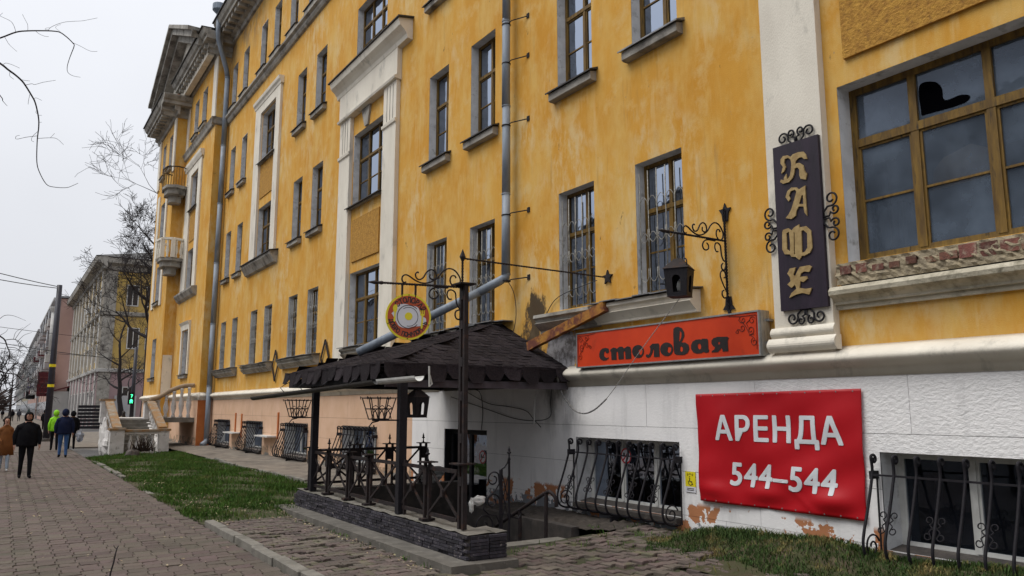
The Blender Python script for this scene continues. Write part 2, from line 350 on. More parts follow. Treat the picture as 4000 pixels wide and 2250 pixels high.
# road on the left
g = MB().box(-14, -4.6, -60, 600, -.3, -.06); setp(g.build('road', ASPH), kind='structure')
# sidewalk bed with double-T pavers
sw = MB().box(-4.4, 3.06, 2, 75, -.2, -.012).build('sidewalk', SOIL); setp(sw, kind='structure')
g = MB().box(-4.4, 5.6, 75.01, 430, -.2, -.004); setp(g.build('far_pavement', WALKW), kind='structure')
g = MB().box(3.3, 8.6, 46, 75, -.2, -.006); setp(g.build('crossing_pavement', WALKW), kind='structure')
PX, PY, GAP = .226, .214, .008
def paver_poly(g=GAP / 2):
    a, h, k, n = PX / 2 - g, PY / 2 - g, .014, .012
    return [(-a, -h - k), (-n, -h + .006), (n, -h - .006), (a, -h + k), (a - n, 0), (a, h + k), (n, h - .006), (-n, h + .006), (-a, h - k), (-a - n + .004, 0)]
POLY = paver_poly(); POLY2 = [(x * .955, y * .95) for x, y in POLY]
def paver_geo(mb, cx, cy, tx, ty, dz):
    n = len(POLY); base = len(mb.v); z = lambda x, y: dz + tx * x + ty * y
    mb.v += [(cx + x, cy + y, -.03) for x, y in POLY] + [(cx + x, cy + y, z(x, y) - .005) for x, y in POLY] + [(cx + x, cy + y, z(x, y)) for x, y in POLY2]
    for i in range(n):
        j = (i + 1) % n
        mb.f += [(base + i, base + j, base + n + j, base + n + i), (base + n + i, base + n + j, base + 2 * n + j, base + 2 * n + i)]; mb.m += [0, 0]
    mb.f.append(tuple(base + 2 * n + i for i in range(n))); mb.m.append(0)
one = MB(); paver_geo(one, 0, 0, 0, 0, 0); pm = one.build('paver_mesh', PAVER, fix=False); PME = pm.data; bpy.data.objects.remove(pm)
cells = []
for r in range(int(34 / PY)):
    y = 8.0 + r * PY
    for c in range(33):
        x = -4.3 + c * PX + (.016 if r % 2 else -.016)
        if x > 2.95: continue
        cells.append((x, y))
def seen(x, y):   # inside the picture, nearest first
    dx, dy = x, y; a = math.degrees(math.atan2(dx, dy)) - 33
    return -33.6 < a < 33 and y > 9.4
near = sorted([c for c in cells if seen(*c)], key=lambda c: c[0] ** 2 + c[1] ** 2)[:300]
ns = set(near); rest = MB()
for (x, y) in cells:
    dz = random.gauss(0, .0022); tx = random.gauss(0, .014); ty = random.gauss(0, .014)
    if (x, y) in ns:
        link('paver', PME, sw, (x, y, dz), (ty, -tx, random.gauss(0, .012)))
    else: paver_geo(rest, x + random.gauss(0, .0012), y + random.gauss(0, .0012), tx, ty, dz)
setp(rest.build('paver_field', PAVER, sw, fix=False), kind='stuff')
g = MB().box(-4.3, 3.0, 42.0, 75, -.03, -.001); g.build('distant_paving', PAVER, sw)
# ------------------------------------------------------------------ kerb stones between sidewalk and lawn
kb = MB().box(3.075, 3.19, 2, 35.0, -.2, -.03).build('kerb', CONCD); setp(kb, kind='structure')
def stone(l, w, h):
    m = MB(); b = .012
    vs = []
    for z, i in ((-.15, 0), (h - b, 0), (h, b)):
        vs += [(-w / 2 + i, i, z), (w / 2 - i, i, z), (w / 2 - i, l - i, z), (-w / 2 + i, l - i, z)]
    m.add(vs, [(0, 1, 5, 4), (1, 2, 6, 5), (2, 3, 7, 6), (3, 0, 4, 7), (4, 5, 9, 8), (5, 6, 10, 9), (6, 7, 11, 10), (7, 4, 8, 11), (8, 9, 10, 11)])
    o = m.build('stone_mesh', CONC); me = o.data; bpy.data.objects.remove(o); return me
KS = stone(.985, .15, .1)
for i in range(30):
    y = 3.2 + i
    top = 0 if y < 14.0 else (-.115 + random.uniform(-.015, .01) if y < 25 else -.05 + random.uniform(-.03, .01))
    if 14.0 < y < 24.8 and i not in (13, 17): continue
    link('kerb_stone', KS, kb, (3.13 + random.gauss(0, .012), y, top), (random.gauss(0, .008), random.gauss(0, .03), random.gauss(0, .012)))
# ------------------------------------------------------------------ lawn
def sheet(x0, x1, y0, y1, nx, ny, fz, amp):
    m = MB()
    xs = [x0 + (x1 - x0) * i / nx for i in range(nx + 1)]; ys = [y0 + (y1 - y0) * j / ny for j in range(ny + 1)]
    m.v = [(x, y, fz(x, y) + (random.gauss(0, amp))) for y in ys for x in xs]
    k = nx + 1
    m.f = [(j * k + i, j * k + i + 1, (j + 1) * k + i + 1, (j + 1) * k + i) for j in range(ny) for i in range(nx)]; m.m = [0] * len(m.f); return m
def lawn_z(x, y): return .004 + (gz(x) - .03) * min(1, max(0, (y - 14.4) / 1.6)) - .035 * max(0, 1 - (y - 14.4) / .8) + .01 + (.035 * math.sin(x * 1.7 + y * .6) * math.sin(y * .45) + .05 * math.exp(-((x - 4.6) / .9) ** 2)) * min(1, max(0, (y - 14.5) / 2)) * min(1, (x - 3.08) / .5)
setp(sheet(3.08, 6.5, 14.4, 36.5, 22, 80, lawn_z, .008).build('lawn', TURF, None, True), kind='structure')
def blades(name, mat, n, area, hz, h0, h1, w, dens=None, lean=.5, fz=lawn_z):
    V = np.zeros((n, 5, 3)); k = 0; rng = np.random.default_rng(hash(name) % 1000 + 5 if False else len(name))
    xs = rng.uniform(area[0], area[1], n * 4); ys = area[2] + (area[3] - area[2]) * rng.uniform(0, 1, n * 4) ** 1.25
    keep = np.ones(n * 4, bool) if dens is None else np.array([dens(x, y) > rng.uniform() for x, y in zip(xs, ys)])
    xs = xs[keep][:n]; ys = ys[keep][:n]; n = len(xs)
    z = np.array([fz(x, y) for x, y in zip(xs, ys)]); h = rng.uniform(h0, h1, n) * (1 if hz is None else np.array([hz(x, y) for x, y in zip(xs, ys)]))
    a = rng.uniform(0, 2 * np.pi, n); ww = w * rng.uniform(.6, 1.3, n); b = rng.uniform(0, 2 * np.pi, n); ln = h * lean * rng.uniform(.1, 1.2, n)
    dx, dy = np.cos(a) * ww / 2, np.sin(a) * ww / 2; lx, ly = np.cos(b) * ln, np.sin(b) * ln
    V = np.zeros((n, 5, 3))
    V[:, 0] = np.c_[xs - dx, ys - dy, z]; V[:, 1] = np.c_[xs + dx, ys + dy, z]
    V[:, 2] = np.c_[xs + dx * .8 + lx * .35, ys + dy * .8 + ly * .35, z + h * .6]; V[:, 3] = np.c_[xs - dx * .8 + lx * .35, ys - dy * .8 + ly * .35, z + h * .6]
    V[:, 4] = np.c_[xs + lx, ys + ly, z + h * (1 - .25 * lean)]
    me = bpy.data.meshes.new(name); i0 = np.arange(n) * 5
    F = []
    q = np.stack([i0, i0 + 1, i0 + 2, i0 + 3], 1); tr = np.stack([i0 + 3, i0 + 2, i0 + 4], 1)
    me.vertices.add(n * 5); me.vertices.foreach_set('co', V.reshape(-1))
    me.loops.add(n * 7); me.loops.foreach_set('vertex_index', np.concatenate([q.reshape(-1), tr.reshape(-1)]).astype(np.int32))
    me.polygons.add(n * 2); me.polygons.foreach_set('loop_start', np.concatenate([np.arange(n) * 4, n * 4 + np.arange(n) * 3]).astype(np.int32))
    me.polygons.foreach_set('loop_total', np.concatenate([np.full(n, 4), np.full(n, 3)]).astype(np.int32))
    me.update(calc_edges=True); me.validate(); me.materials.append(mat)
    o = bpy.data.objects.new(name, me); col.objects.link(o); return o
def ldens(x, y):
    d = .5 + .55 * math.sin(x * 3.1 + 1.3 * math.sin(y * .9)) * math.sin(y * 1.3 + x) + .3 * math.sin(x * 7.3 + y * 4.1)
    if y < 15.6: d *= max(0, (y - 14.5)) / 1.1
    d = max(.05, min(1, d))
    if x < 3.3: d *= max(0, (x - 2.98 - .1 * math.sin(y * 2.3) - .06 * math.sin(y * 7.1)) / .3)
    return d
o = blades('lawn_grass', GRASS, 62000, (2.98, 6.55, 14.5, 36.4), None, .03, .115, .012, ldens)
setp(o, 'short green lawn grass between sidewalk and walkway slabs', 'grass', kind='stuff')
# old paved forecourt: along the parapet and towards the wall on the near side
fc = MB()
xs = [3.19, 4.7, 5.4, 6.2, 7.0, 7.8, 8.62]
for (ya, yb) in ((2.0, 9.46),):
    for a, b in zip(xs, xs[1:]): fc.face([(a, ya, gz2(a) - .03), (b, ya, gz2(b) - .03), (b, yb, gz2(b) - .03), (a, yb, gz2(a) - .03)])
fc.face([(3.19, 9.46, -.03), (4.72, 9.46, -.03), (4.72, 14.75, -.03), (3.19, 14.75, -.03)])
fc = fc.build('forecourt', MOSS, None, False); setp(fc, kind='structure')
def dt_poly(g):
    a, b_, h, k = .112 - g, .07, .093 - g, .068 - g
    return [(-a, -h), (-b_, -h), (-b_ + .022, -k), (b_ - .022, -k), (b_, -h), (a, -h), (a, h), (b_, h), (b_ - .022, k), (-b_ + .022, k), (-b_, h), (-a, h)]
def slab_mesh(k):
    rr = random.Random(k); pts = [(x + rr.gauss(0, .003), y + rr.gauss(0, .003)) for x, y in dt_poly(.007)]; n = len(pts)
    m = MB(); vs = [(x, y, -.05) for x, y in pts] + [(x, y, -.008) for x, y in pts] + [(x * .93, y * .92, 0) for x, y in pts]
    m.add(vs, [(i, (i + 1) % n, n + (i + 1) % n, n + i) for i in range(n)] + [(n + i, n + (i + 1) % n, 2 * n + (i + 1) % n, 2 * n + i) for i in range(n)] + [tuple(range(2 * n, 3 * n))])
    o = m.build('slab_mesh', PAVER2, fix=False); me = o.data; bpy.data.objects.remove(o); return me
SL = [slab_mesh(k) for k in range(7)]
spots = []
for r in range(66):
    for c in range(25):
        x = 3.36 + c * .224 + (.112 if r % 2 else 0); y = 4.2 + r * .161
        if x < 4.62 and y < 14.6: spots.append((x, y))
        elif x < 8.5 and y < 9.3 and not (x < 5.65 and y > 8.5): spots.append((x, y))
cands = []
for (x, y) in spots:
    a = math.degrees(math.atan2(x, y)) - 33
    if -22 < a < 36 and random.random() > (.05 if x < 5 else .09): cands.append((x, y))
cands.sort(key=lambda c: (c[0] ** 2 + c[1] ** 2) if c[0] ** 2 + c[1] ** 2 > 62 else 1e4 + c[0])
restm = MB()
for i, (x, y) in enumerate(cands):
    rough = 1.6 if x > 6.5 else 1
    loc = (x + random.gauss(0, .008 * rough), y + random.gauss(0, .008 * rough), gz2(x) + random.gauss(.0, .005 * rough))
    rot = (random.gauss(0, .025 * rough), random.gauss(0, .025 * rough), random.gauss(0, .05 * rough) + (.05 if x > 5.6 else .0))
    me = SL[i % 7]
    if i < 300: link('paving_slab', me, fc, loc, rot)
    else:
        Mx = Matrix.Translation(loc) @ Matrix.Rotation(rot[2], 4, 'Z')
        restm.add([Mx @ v.co for v in me.vertices], [tuple(p.vertices) for p in me.polygons])
if restm.v: setp(restm.build('paving_slab_field', PAVER2, fc, fix=False), kind='stuff')
# tufts in the forecourt joints and the grassy mound against the white plinth
def mz(x, y): return gz2(x) - .03 + .2 * math.exp(-((x - 8.25) / .55) ** 2) * (1 / (1 + math.exp((y - 7.9) * 4))) + .04 * math.sin(y * 3 + x)* (1 if y < 8 else .2)
setp(sheet(6.9, 8.6, 2.2, 8.6, 14, 40, mz, .01).build('grass_bank', TURF, None, True), kind='structure')
def mdens(x, y): return 1 if (x > 7.25 + .2 * math.sin(y * 2.1) and y < 8.25 + .25 * math.sin(x * 5)) else (.02 if x < 7.9 else .25)
o = blades('bank_grass', GRASSD, 21000, (6.9, 8.58, 2.3, 8.6), lambda x, y: .6 + .7 * max(0, math.sin(x * 2.6 + y * 3.3)) * max(0, math.sin(y * 1.9 + 1)) + (.25 if x > 8.2 else 0), .045, .13, .011, mdens, .75, mz)
setp(o, 'unkempt tufted grass on the bank below the red banner', 'grass', kind='stuff')
tufts = [(6.9, 8.9), (7.5, 9.15), (7.9, 8.75), (7.2, 8.5), (6.5, 9.2), (8.2, 9.3), (7.7, 9.6), (4.66, 13.6), (4.64, 12.3), (4.66, 11.9), (4.68, 10.9), (4.7, 9.2), (4.66, 9.75), (3.25, 10.5), (3.24, 12.9), (8.5, 9.9), (6.1, 9.1)]
def tdens(x, y): return max(math.exp(-((x - a) ** 2 + (y - b) ** 2) / .016) for a, b in tufts)
o = blades('joint_weeds', GRASS, 3200, (3.1, 8.55, 8.3, 14.2), None, .03, .12, .012, tdens, .8, lambda x, y: gz2(x) - .02)
setp(o, 'small green weeds growing in the forecourt paving joints', 'weeds', kind='stuff')
lf = MB()
for i in range(1100):
    e = random.random()
    if e < .45: x, y = 3.3 + abs(random.gauss(0, .35)), random.uniform(14, 30)
    elif e < .7: x, y = random.uniform(3.3, 6.4), random.uniform(14.4, 16.5)
    elif e < .85: x, y = 4.55 + random.gauss(0, .1), random.uniform(8.8, 15)
    else: x, y = random.uniform(.3, 3), random.uniform(10, 30)
    z = (lawn_z(x, y) + .03 if y > 14.6 and x > 3.2 else gz2(x) + .006); s_ = random.uniform(.012, .03); a = random.uniform(0, 6.28)
    u = Vector((math.cos(a), math.sin(a), random.uniform(-.4, .4))) * s_; v = Vector((-math.sin(a), math.cos(a), random.uniform(-.4, .4))) * s_ * .6; p = Vector((x, y, z + .008))
    lf.face([p - u, p - v, p + u, p + v])
LEAF = M_('dry_leaf', (.24, .17, .08), (.4, .35, .24), .9, 40, 0, rnd=.4)
setp(lf.build('fallen_leaves', LEAF, fix=False), 'scattered dry leaves and bits of litter on lawn edge', 'leaves', kind='stuff')
# ------------------------------------------------------------------ walkway slabs by the salmon plinth
wk = sheet(6.6, 8.62, 16.2, 47, 6, 46, lambda x, y: .15 + .06 * (x - 6.6) / 2, .006).build('walkway', WALKW); setp(wk, kind='structure')
KS2 = stone(1.4, .1, .06)
for i in range(10):
    link('kerb_stone', KS2, wk, (6.55 + random.gauss(0, .015), 16.6 + i * 1.42, .13 + random.uniform(-.06, .02)), (random.gauss(0, .01), 0, random.gauss(0, .01)))
# ------------------------------------------------------------------ stairwell down to the basement door
st = MB()
for i in range(6): st.box(5.45, 7.4, 9.75 + i * .3, 10.05 + i * .3, -1.0, -.06 - i * .14)
st.box(5.45, 7.4, 11.55, 16.3, -1.0, -.85); st.box(7.4, 8.6, 13.0, 16.3, -1.0, -.852)
st.box(7.4, 7.55, 9.75, 13.0, -1, .17); st.box(7.551, 8.6, 12.9, 13.0, -1, .16)
st.box(5.3, 8.62, 16.3, 16.5, -1, .2); st.box(5.3, 5.449, 9.75, 16.3, -1, .05)
setp(st.build('stairwell', CONCD), kind='structure')
g = sheet(7.5, 8.6, 9.3, 12.95, 12, 34, lambda x, y: .165 + .015 * math.sin(x * 5 + y * 3), .012); setp(g.build('stair_ledge', M_('trodden_earth', (.062, .05, .042), (.04, .034, .028), 1, 6, .9, 50, c3=(.1, .085, .07), c3scale=9)), kind='structure')
g = MB().box(5.56, 7.15, 9.46, 9.75, -.1, .055); setp(g.build('stair_threshold', CONC), kind='structure')
# ================================================================== the yellow building
X = 8.6
bld = thing('yellow_building', 'long four storey yellow plaster building with white pilasters and grey cornice', 'building', (X, 20, 0))
def prof(mb, pts, y0, y1, x):
    """profile of (proud, z) run along Y"""
    mb.prism(pts, lambda d, z, t: (x - d, y0 + t, z), y1 - y0); return mb
def profx(mb, pts, x0, x1, y):
    """profile of (proud, z) run along X, proud towards -Y"""
    mb.prism(pts, lambda d, z, t: (x0 + t, y - d, z), x1 - x0); return mb
rw = random.Random(3)
def window(par, x, y0, y1, z0, z1, cols=2, tr=.66, wood=None, sill='drip', rows=2, depth=.2, fw=.06, gl=None, curtain=None, label=None, split=None):
    wood = wood or WOOD; gl = gl or GLASS
    xf = x + depth; f = MB(); w_, h_ = y1 - y0, z1 - z0
    f.box(xf, xf + .07, y0, y0 + fw, z0, z1); f.box(xf, xf + .07, y1 - fw, y1, z0, z1)
    f.box(xf, xf + .07, y0 + fw, y1 - fw, z0, z0 + fw); f.box(xf, xf + .07, y0 + fw, y1 - fw, z1 - fw, z1)
    zt = z0 + h_ * tr
    ys = split or [y0 + fw + (w_ - 2 * fw) * i / cols for i in range(cols + 1)]
    for y in ys[1:-1]: f.box(xf - .012, xf + .075, y - fw * .55, y + fw * .55, z0 + fw, z1 - fw)
    if tr < 1: f.box(xf - .018, xf + .078, y0 + fw, y1 - fw, zt - fw * .6, zt + fw * .6)
    panes = []
    for i, (a, b) in enumerate(zip(ys, ys[1:])):
        a2 = a + (fw * .55 if i else 0); b2 = b - (fw * .55 if i < len(ys) - 2 else 0)
        lo = [z0 + fw, zt - fw * .6] if tr < 1 else [z0 + fw, z1 - fw]
        s_ = .03
        f.box(xf + .005, xf + .05, a2, a2 + s_, lo[0], lo[1]); f.box(xf + .005, xf + .05, b2 - s_, b2, lo[0], lo[1])
        f.box(xf + .005, xf + .05, a2 + s_, b2 - s_, lo[0], lo[0] + s_); f.box(xf + .005, xf + .05, a2 + s_, b2 - s_, lo[1] - s_, lo[1])
        for r in range(rows):
            za = lo[0] + s_ + (lo[1] - lo[0] - 2 * s_) * r / rows; zb = lo[0] + s_ + (lo[1] - lo[0] - 2 * s_) * (r + 1) / rows
            if r: f.box(xf + .01, xf + .045, a2 + s_, b2 - s_, za - .013, za + .013); 
            panes.append((a2 + s_, b2 - s_, za + (.013 if r else 0), zb - (.013 if r < rows - 1 else 0)))
        if tr < 1: panes.append((a2, b2, zt + fw * .6, z1 - fw))
    wo = f.build('window', wood, par)
    for (a, b, c, d) in panes:
        t1, t2 = rw.uniform(-.004, .004), rw.uniform(-.004, .004); xx = xf + .028
        MB().face([(xx, a, c), (xx + t1, b, c), (xx + t1 + t2, b, d), (xx + t2, a, d)]).build('pane', gl, wo, fix=False)
    m = MB(); e = .004
    m.face([(x + e, y1, z0), (xf + .06, y1, z0), (xf + .06, y1, z1), (x + e, y1, z1)]); m.face([(x + e, y0, z0), (xf + .06, y0, z0), (xf + .06, y0, z1), (x + e, y0, z1)])
    m.face([(x + e, y0, z1), (xf + .06, y0, z1), (xf + .06, y1, z1), (x + e, y1, z1)]); m.face([(x + e, y0, z0), (xf + .06, y0, z0), (xf + .06, y1, z0), (x + e, y1, z0)])
    m.build('reveal', REV, wo, fix=False)
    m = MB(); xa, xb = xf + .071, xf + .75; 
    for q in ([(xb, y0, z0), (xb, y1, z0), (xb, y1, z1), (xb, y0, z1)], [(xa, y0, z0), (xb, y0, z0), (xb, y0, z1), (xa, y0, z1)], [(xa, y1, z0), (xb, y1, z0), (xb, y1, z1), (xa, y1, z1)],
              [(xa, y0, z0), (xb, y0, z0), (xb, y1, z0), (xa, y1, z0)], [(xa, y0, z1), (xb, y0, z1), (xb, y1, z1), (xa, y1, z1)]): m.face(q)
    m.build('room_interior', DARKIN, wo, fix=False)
    if curtain is None: curtain = rw.random() < .55
    if curtain:
        k = 14; c0 = y0 + w_ * rw.uniform(0, .3); c1 = y1 - w_ * rw.uniform(0, .35); m = MB(); zb = z0 + h_ * rw.choice((0, 0, .25))
        for i in range(k):
            a = c0 + (c1 - c0) * i / k; b = c0 + (c1 - c0) * (i + 1) / k; d0 = .02 * math.sin(i * 1.9); d1 = .02 * math.sin((i + 1) * 1.9)
            m.face([(xf + .2 + d0, a, zb), (xf + .2 + d1, b, zb), (xf + .2 + d1, b, z1 - .04), (xf + .2 + d0, a, z1 - .04)])
        m.build('curtain', CURT, wo, True, fix=False)
    if sill:
        m = MB(); ya, yb = y0 - .12, y1 + .12
        prof(m, [(-.1, z0 - .05), (.14, z0 - .1), (.14, z0 - .24), (.1, z0 - .26), (-.1, z0 - .26)] if sill == 'drip' else [(-.1, z0 - .03), (.1, z0 - .05), (.1, z0 - .12), (-.1, z0 - .12)], ya, yb, x)
        so_ = m.build('sill', TRIMG, wo)
        m = MB(); prof(m, [(-depth + .01, z0 + .012), (-.0, z0 - .0), (.19, z0 - .075), (.19, z0 - .1), (.175, z0 - .1), (.17, z0 - .085), (-depth + .01, z0 - .012)], ya - .05, yb + .05, x)
        m.build('sill_flashing', DTIN if rw.random() < .8 else TIN, wo)
    if label: wo['label'] = label
    return wo
F1, F2, F3, F4 = (3.75, 5.98), (8.08, 10.34), (12.4, 14.57), (16.9, 19.07)
PAIRS = {'A': ((8.39, 9.46), (10.55, 11.61)), 'B': ((13.92, 14.99), (16.09, 17.12)), 'C': ((25.1, 26.17), (27.28, 28.3)), 'E': ((35.7, 36.65), (37.85, 38.8))}
D1 = ((30.4, 31.45), (32.5, 33.5)); DW = (30.95, 33.1)
BAY2 = (19.95, 22.28); BAY1 = (3.45, 5.66)
openings = []
for k, pr in PAIRS.items():
    for p in pr:
        for F in (F1, F2, F3): openings.append((p, F, 'n'))
for p in D1: openings.append((p, F1, 'n'))
for F in (F2, F3): openings.append((DW, F, 'w'))
for F in (F1, F2): openings.append((BAY2, F, 'w'))
openings.append((BAY2, (12.75, 14.57), 'w'))
openings.append((BAY1, (3.72, 5.98), 'big')); openings.append((BAY1, F2, 'w')); openings.append((BAY1, (12.75, 14.57), 'w'))
for c in (38.8, 36.65, 33.58, 31.5, 29.2, 26.9, 24.2, 21.1, 18.0, 15.6, 11.1, 8.9, 4.55): openings.append(((c - .5, c + .5), F4, 'n'))
wl = MB(); holes_wall(wl, (-3, 39.9, 2.5, 20.9), [(p[0], p[1], F[0], F[1]) for p, F, _ in openings], P3(X))
wl.build('facade_wall', YEL, bld, fix=False)
for p, F, k in openings:
    far = p[0] > 24
    if k == 'n': window(bld, X, *p, *F, cols=2, tr=.64, split=[p[0] + .05, p[0] + (p[1] - p[0]) * .42, p[1] - .05], sill=None if F == F1 else 'drip', rows=2)
    elif k == 'w': window(bld, X, *p, *F, cols=3, tr=.64, sill='thin' if p == DW else (None if F == F1 else 'thin'), rows=2)
# the large near window, three lights wide, pane with its dark hole painted on, rotten sill
bw = window(bld, X, *BAY1, 3.72, 5.98, cols=3, tr=.68, sill=None, rows=2, depth=.25, fw=.085, split=[3.45 + .085, 3.98, 4.84, 5.66 - .085], curtain=False, gl=LGLASS, label='large three light window with cracked pane and ochre wood frame')
m = MB()
for i in range(16):
    a = 4.9 + .68 * i / 16; b = 4.9 + .68 * (i + 1) / 16; d0 = .03 * math.sin(i * 1.7); d1 = .03 * math.sin((i + 1) * 1.7)
    m.face([(9.1 + d0, a, 3.85), (9.1 + d1, b, 3.85), (9.1 + d1, b, 4.45), (9.1 + d0, a, 4.45 + .05 * math.sin(i))])
m.build('curtain', CURT, bw, True, fix=False)
g = MB(); g.mi = 0
g.prism([(4.78, 4.48), (4.0, 4.5), (4.05, 4.78), (4.3, 4.92), (4.62, 4.84), (4.74, 4.72)], lambda u, v, t: (9.0 + t, u, v), .02).build('cardboard', CARD, bw)
def blob(pts, x=8.872): return MB().prism([(v.x, v.y) for v in crom([(a, b, 0) for a, b in pts], 5)], lambda u, v, t: (x + t, u, v), .002)
blob([(4.76, 5.37), (4.3, 5.36), (4.2, 5.42), (4.3, 5.47), (4.48, 5.47), (4.5, 5.62), (4.58, 5.73), (4.76, 5.74), (4.76, 5.37)]).build('hole_dark_patch', M_('hole_dark_black', (.002, .002, .003), None, 1, 1, 0, spec=0), bw)  # flat black shape on the glass, painted for the darkness behind the break
m = MB(); prof(m, [(-.25, 3.44), (.17, 3.41), (.21, 3.36), (.2, 3.31), (.13, 3.27), (.09, 3.23), (.09, 3.2), (.05, 3.2), (.05, 3.14), (-.02, 3.14)], 3.0, 5.82, X)
sl_ = m.build('moulded_sill', M_('dirty_sill_plaster', (.58, .53, .42), (.42, .38, .29), .9, 3, .5, 40, c3=(.2, .18, .13), c3scale=4, c3lo=.5, c3hi=.68), bld)
sb = sheet(3.02, 5.74, 3.43, 3.69, 60, 7, lambda x, y: 0, .012); sb.v = [(X - .14 + v[2] + .1 * max(0, v[1] - 3.55), v[0], v[1]) for v in sb.v]; sb.build('sill_mortar', M_('crumbled_mortar', (.36, .3, .2), (.24, .2, .14), .95, 12, .8, 40), sl_); MB().box(X - .1, X + .25, 3.05, 5.72, 3.43, 3.68).build('sill_core', CONC, sl_)
for i in range(13):
    y = 3.05 + i * .205; wv = rw.uniform(.19, .205) if i < 7 else rw.uniform(.12, .19)
    hgt = rw.uniform(.06, .11) if i > 5 else rw.uniform(.12, .16)
    MB().box(-.1, .1, -wv / 2 + .1, wv / 2 + .1 - .012, 0, hgt).build('brick', BRICK, sl_).location = Vector((X - .05 + rw.uniform(-.012, .012), y, (3.5 if i < 6 else 3.54) + rw.uniform(0, .03))) - org(sl_)
# fix up brick meshes (they were built around the origin)
for o in list(sl_.children):
    if o.name.startswith('brick'):
        o.data.transform(Matrix.Translation(org(sl_)))
# ---------------- near bay pilasters (one carries the upright sign)
def pilaster(y0, y1, x, z0, z1, base=True):
    p = MB().box(x, X + .02, y0, y1, z0, z1).build('pilaster', TRIM, bld)
    if base:
        m = MB(); P0, P1 = y0 - .07, y1 + .07
        for (za, zb, d) in ((2.66, 2.84, .075), (2.84, 2.98, .045)):
            n = 7; pts = [(-.02, za)] + [(d + (zb - za) * .3 * math.sin(math.pi * i / n) , za + (zb - za) * i / n) for i in range(n + 1)] + [(-.02, zb)]
            prof(m, [(a - .02, b) for a, b in pts], P0 - (d - .08), P1 + (d - .08), x)
        m.build('pilaster_base', TRIM, p)
    return p
pilaster(5.83, 6.7, 8.48, 2.6, 11.0); pilaster(2.35, 3.22, 8.48, 2.6, 11.0)
pn = MB().box(8.555, X + .01, 3.5, 5.52, 6.3, 7.62).build('rough_panel', YEL2, bld)
# ---------------- second bay with entablature, crown and keystone
for (a, b) in ((18.92, 19.78), (22.34, 23.22)):
    p = pilaster(a, b, 8.48, 3.1, 11.0, False)
    for i in range(3): MB().box(8.47, 8.4801, a + .2 + i * .2, a + .22 + i * .2, 9.9, 10.9).build('flute', TRIMG, p)
    m = MB(); prof(m, [(0, 9.72), (.04, 9.75), (.05, 9.83), (0, 9.86)], a - .03, b + .03, 8.48); m.build('band', TRIM, p)
en = MB(); prof(en, [(0, 10.95), (.2, 10.98), (.22, 11.04), (.16, 11.08), (.14, 11.1), (.14, 11.9), (0, 11.9)], 18.86, 23.28, X); en = en.build('entablature', TRIM, bld)
m = MB(); prof(m, [(0, 11.85), (.15, 11.88), (.18, 12.0), (.26, 12.1), (.38, 12.2), (.42, 12.34), (.42, 12.42), (0, 12.48)], 18.2, 23.5, X); m.build('crown_moulding', TRIM, en)
m = MB(); prof(m, [(0, 12.5), (.47, 12.42), (.47, 12.39), (.45, 12.38), (0, 12.46)], 18.12, 23.58, X); m.build('crown_flashing', DTIN, en)
MB().prism([(20.75, 10.36), (20.98, 10.36), (21.25, 10.95), (20.6, 10.95)], lambda u, v, t: (8.6 - t, u + .35, v), .06).build('keystone', TRIMG, bld)
MB().box(8.56, 8.61, 20.1, 22.15, 6.3, 7.6).build('rough_panel', YEL2, bld)
# repeat the crown over the near bay (outside the picture)
en = MB(); prof(en, [(0, 10.95), (.2, 10.98), (.14, 11.1), (.14, 11.9), (0, 11.9)], 2.3, 6.75, X); en.build('entablature', TRIM, bld)
# ---------------- framed window at the left of the main facade
fr = MB(); fr.box(8.5, X + .01, 33.16, 34.0, 8.05, 15.0); fr.box(8.5, X + .01, 30.3, 30.9, 8.05, 15.0); fr.box(8.5, X + .01, 30.9, 33.16, 14.62, 15.0); fr = fr.build('window_surround', TRIM, bld)
m = MB(); prof(m, [(0, 15.0), (.12, 15.0), (.14, 15.1), (.2, 15.18), (.22, 15.3), (0, 15.32)], 30.2, 34.1, X); m.build('surround_cornice', TRIM, fr)
m = MB(); prof(m, [(0, 8.05), (.3, 8.0), (.3, 7.9), (.2, 7.75), (.12, 7.6), (0, 7.55)], 30.0, 34.4, X); m.build('surround_sill', TRIMG, fr)
m = MB(); prof(m, [(0, 8.1), (.36, 8.03), (.36, 8.0), (0, 8.06)], 29.9, 34.5, X); m.build('sill_flashing', DTIN, fr)
MB().box(8.57, 8.61, 31.1, 33.0, 10.75, 12.2).build('rough_panel', YEL2, fr)
# ---------------- first floor ledges
def ledge(y0, y1, mat=TRIM, h=.36, tin=True):
    m = MB(); z = 3.72
    prof(m, [(0, z - .02), (.26, z - .04), (.27, z - .1), (.22, z - .13), (.2, z - .18), (.24, z - .2), (.17, z - .27), (.1, z - .33), (.1, z - h), (0, z - h)], y0, y1, X)
    o = m.build('window_ledge', mat, bld)
    if tin:
        m = MB()
        for i in range(6):
            a = y0 - .06 + (y1 - y0 + .12) * i / 6; b = y0 - .06 + (y1 - y0 + .12) * (i + 1) / 6; dz = rw.uniform(-.012, .02)
            prof(m, [(-.2, z + .03), (.33, z - .02 + dz), (.33, z - .035 + dz), (-.2, z + .015)], a, b, X)
        m.build('ledge_flashing', TIN, o)
    return o
ledge(8.1, 10.4); l2 = ledge(10.402, 12.1, TRIMG, .38, False); ledge(13.6, 17.5, TRIMG); ledge(24.75, 28.7, TRIMG); ledge(30.1, 33.9, TRIMG); ledge(35.4, 39.1, TRIMG); ledge(19.9, 22.3, TRIMG)
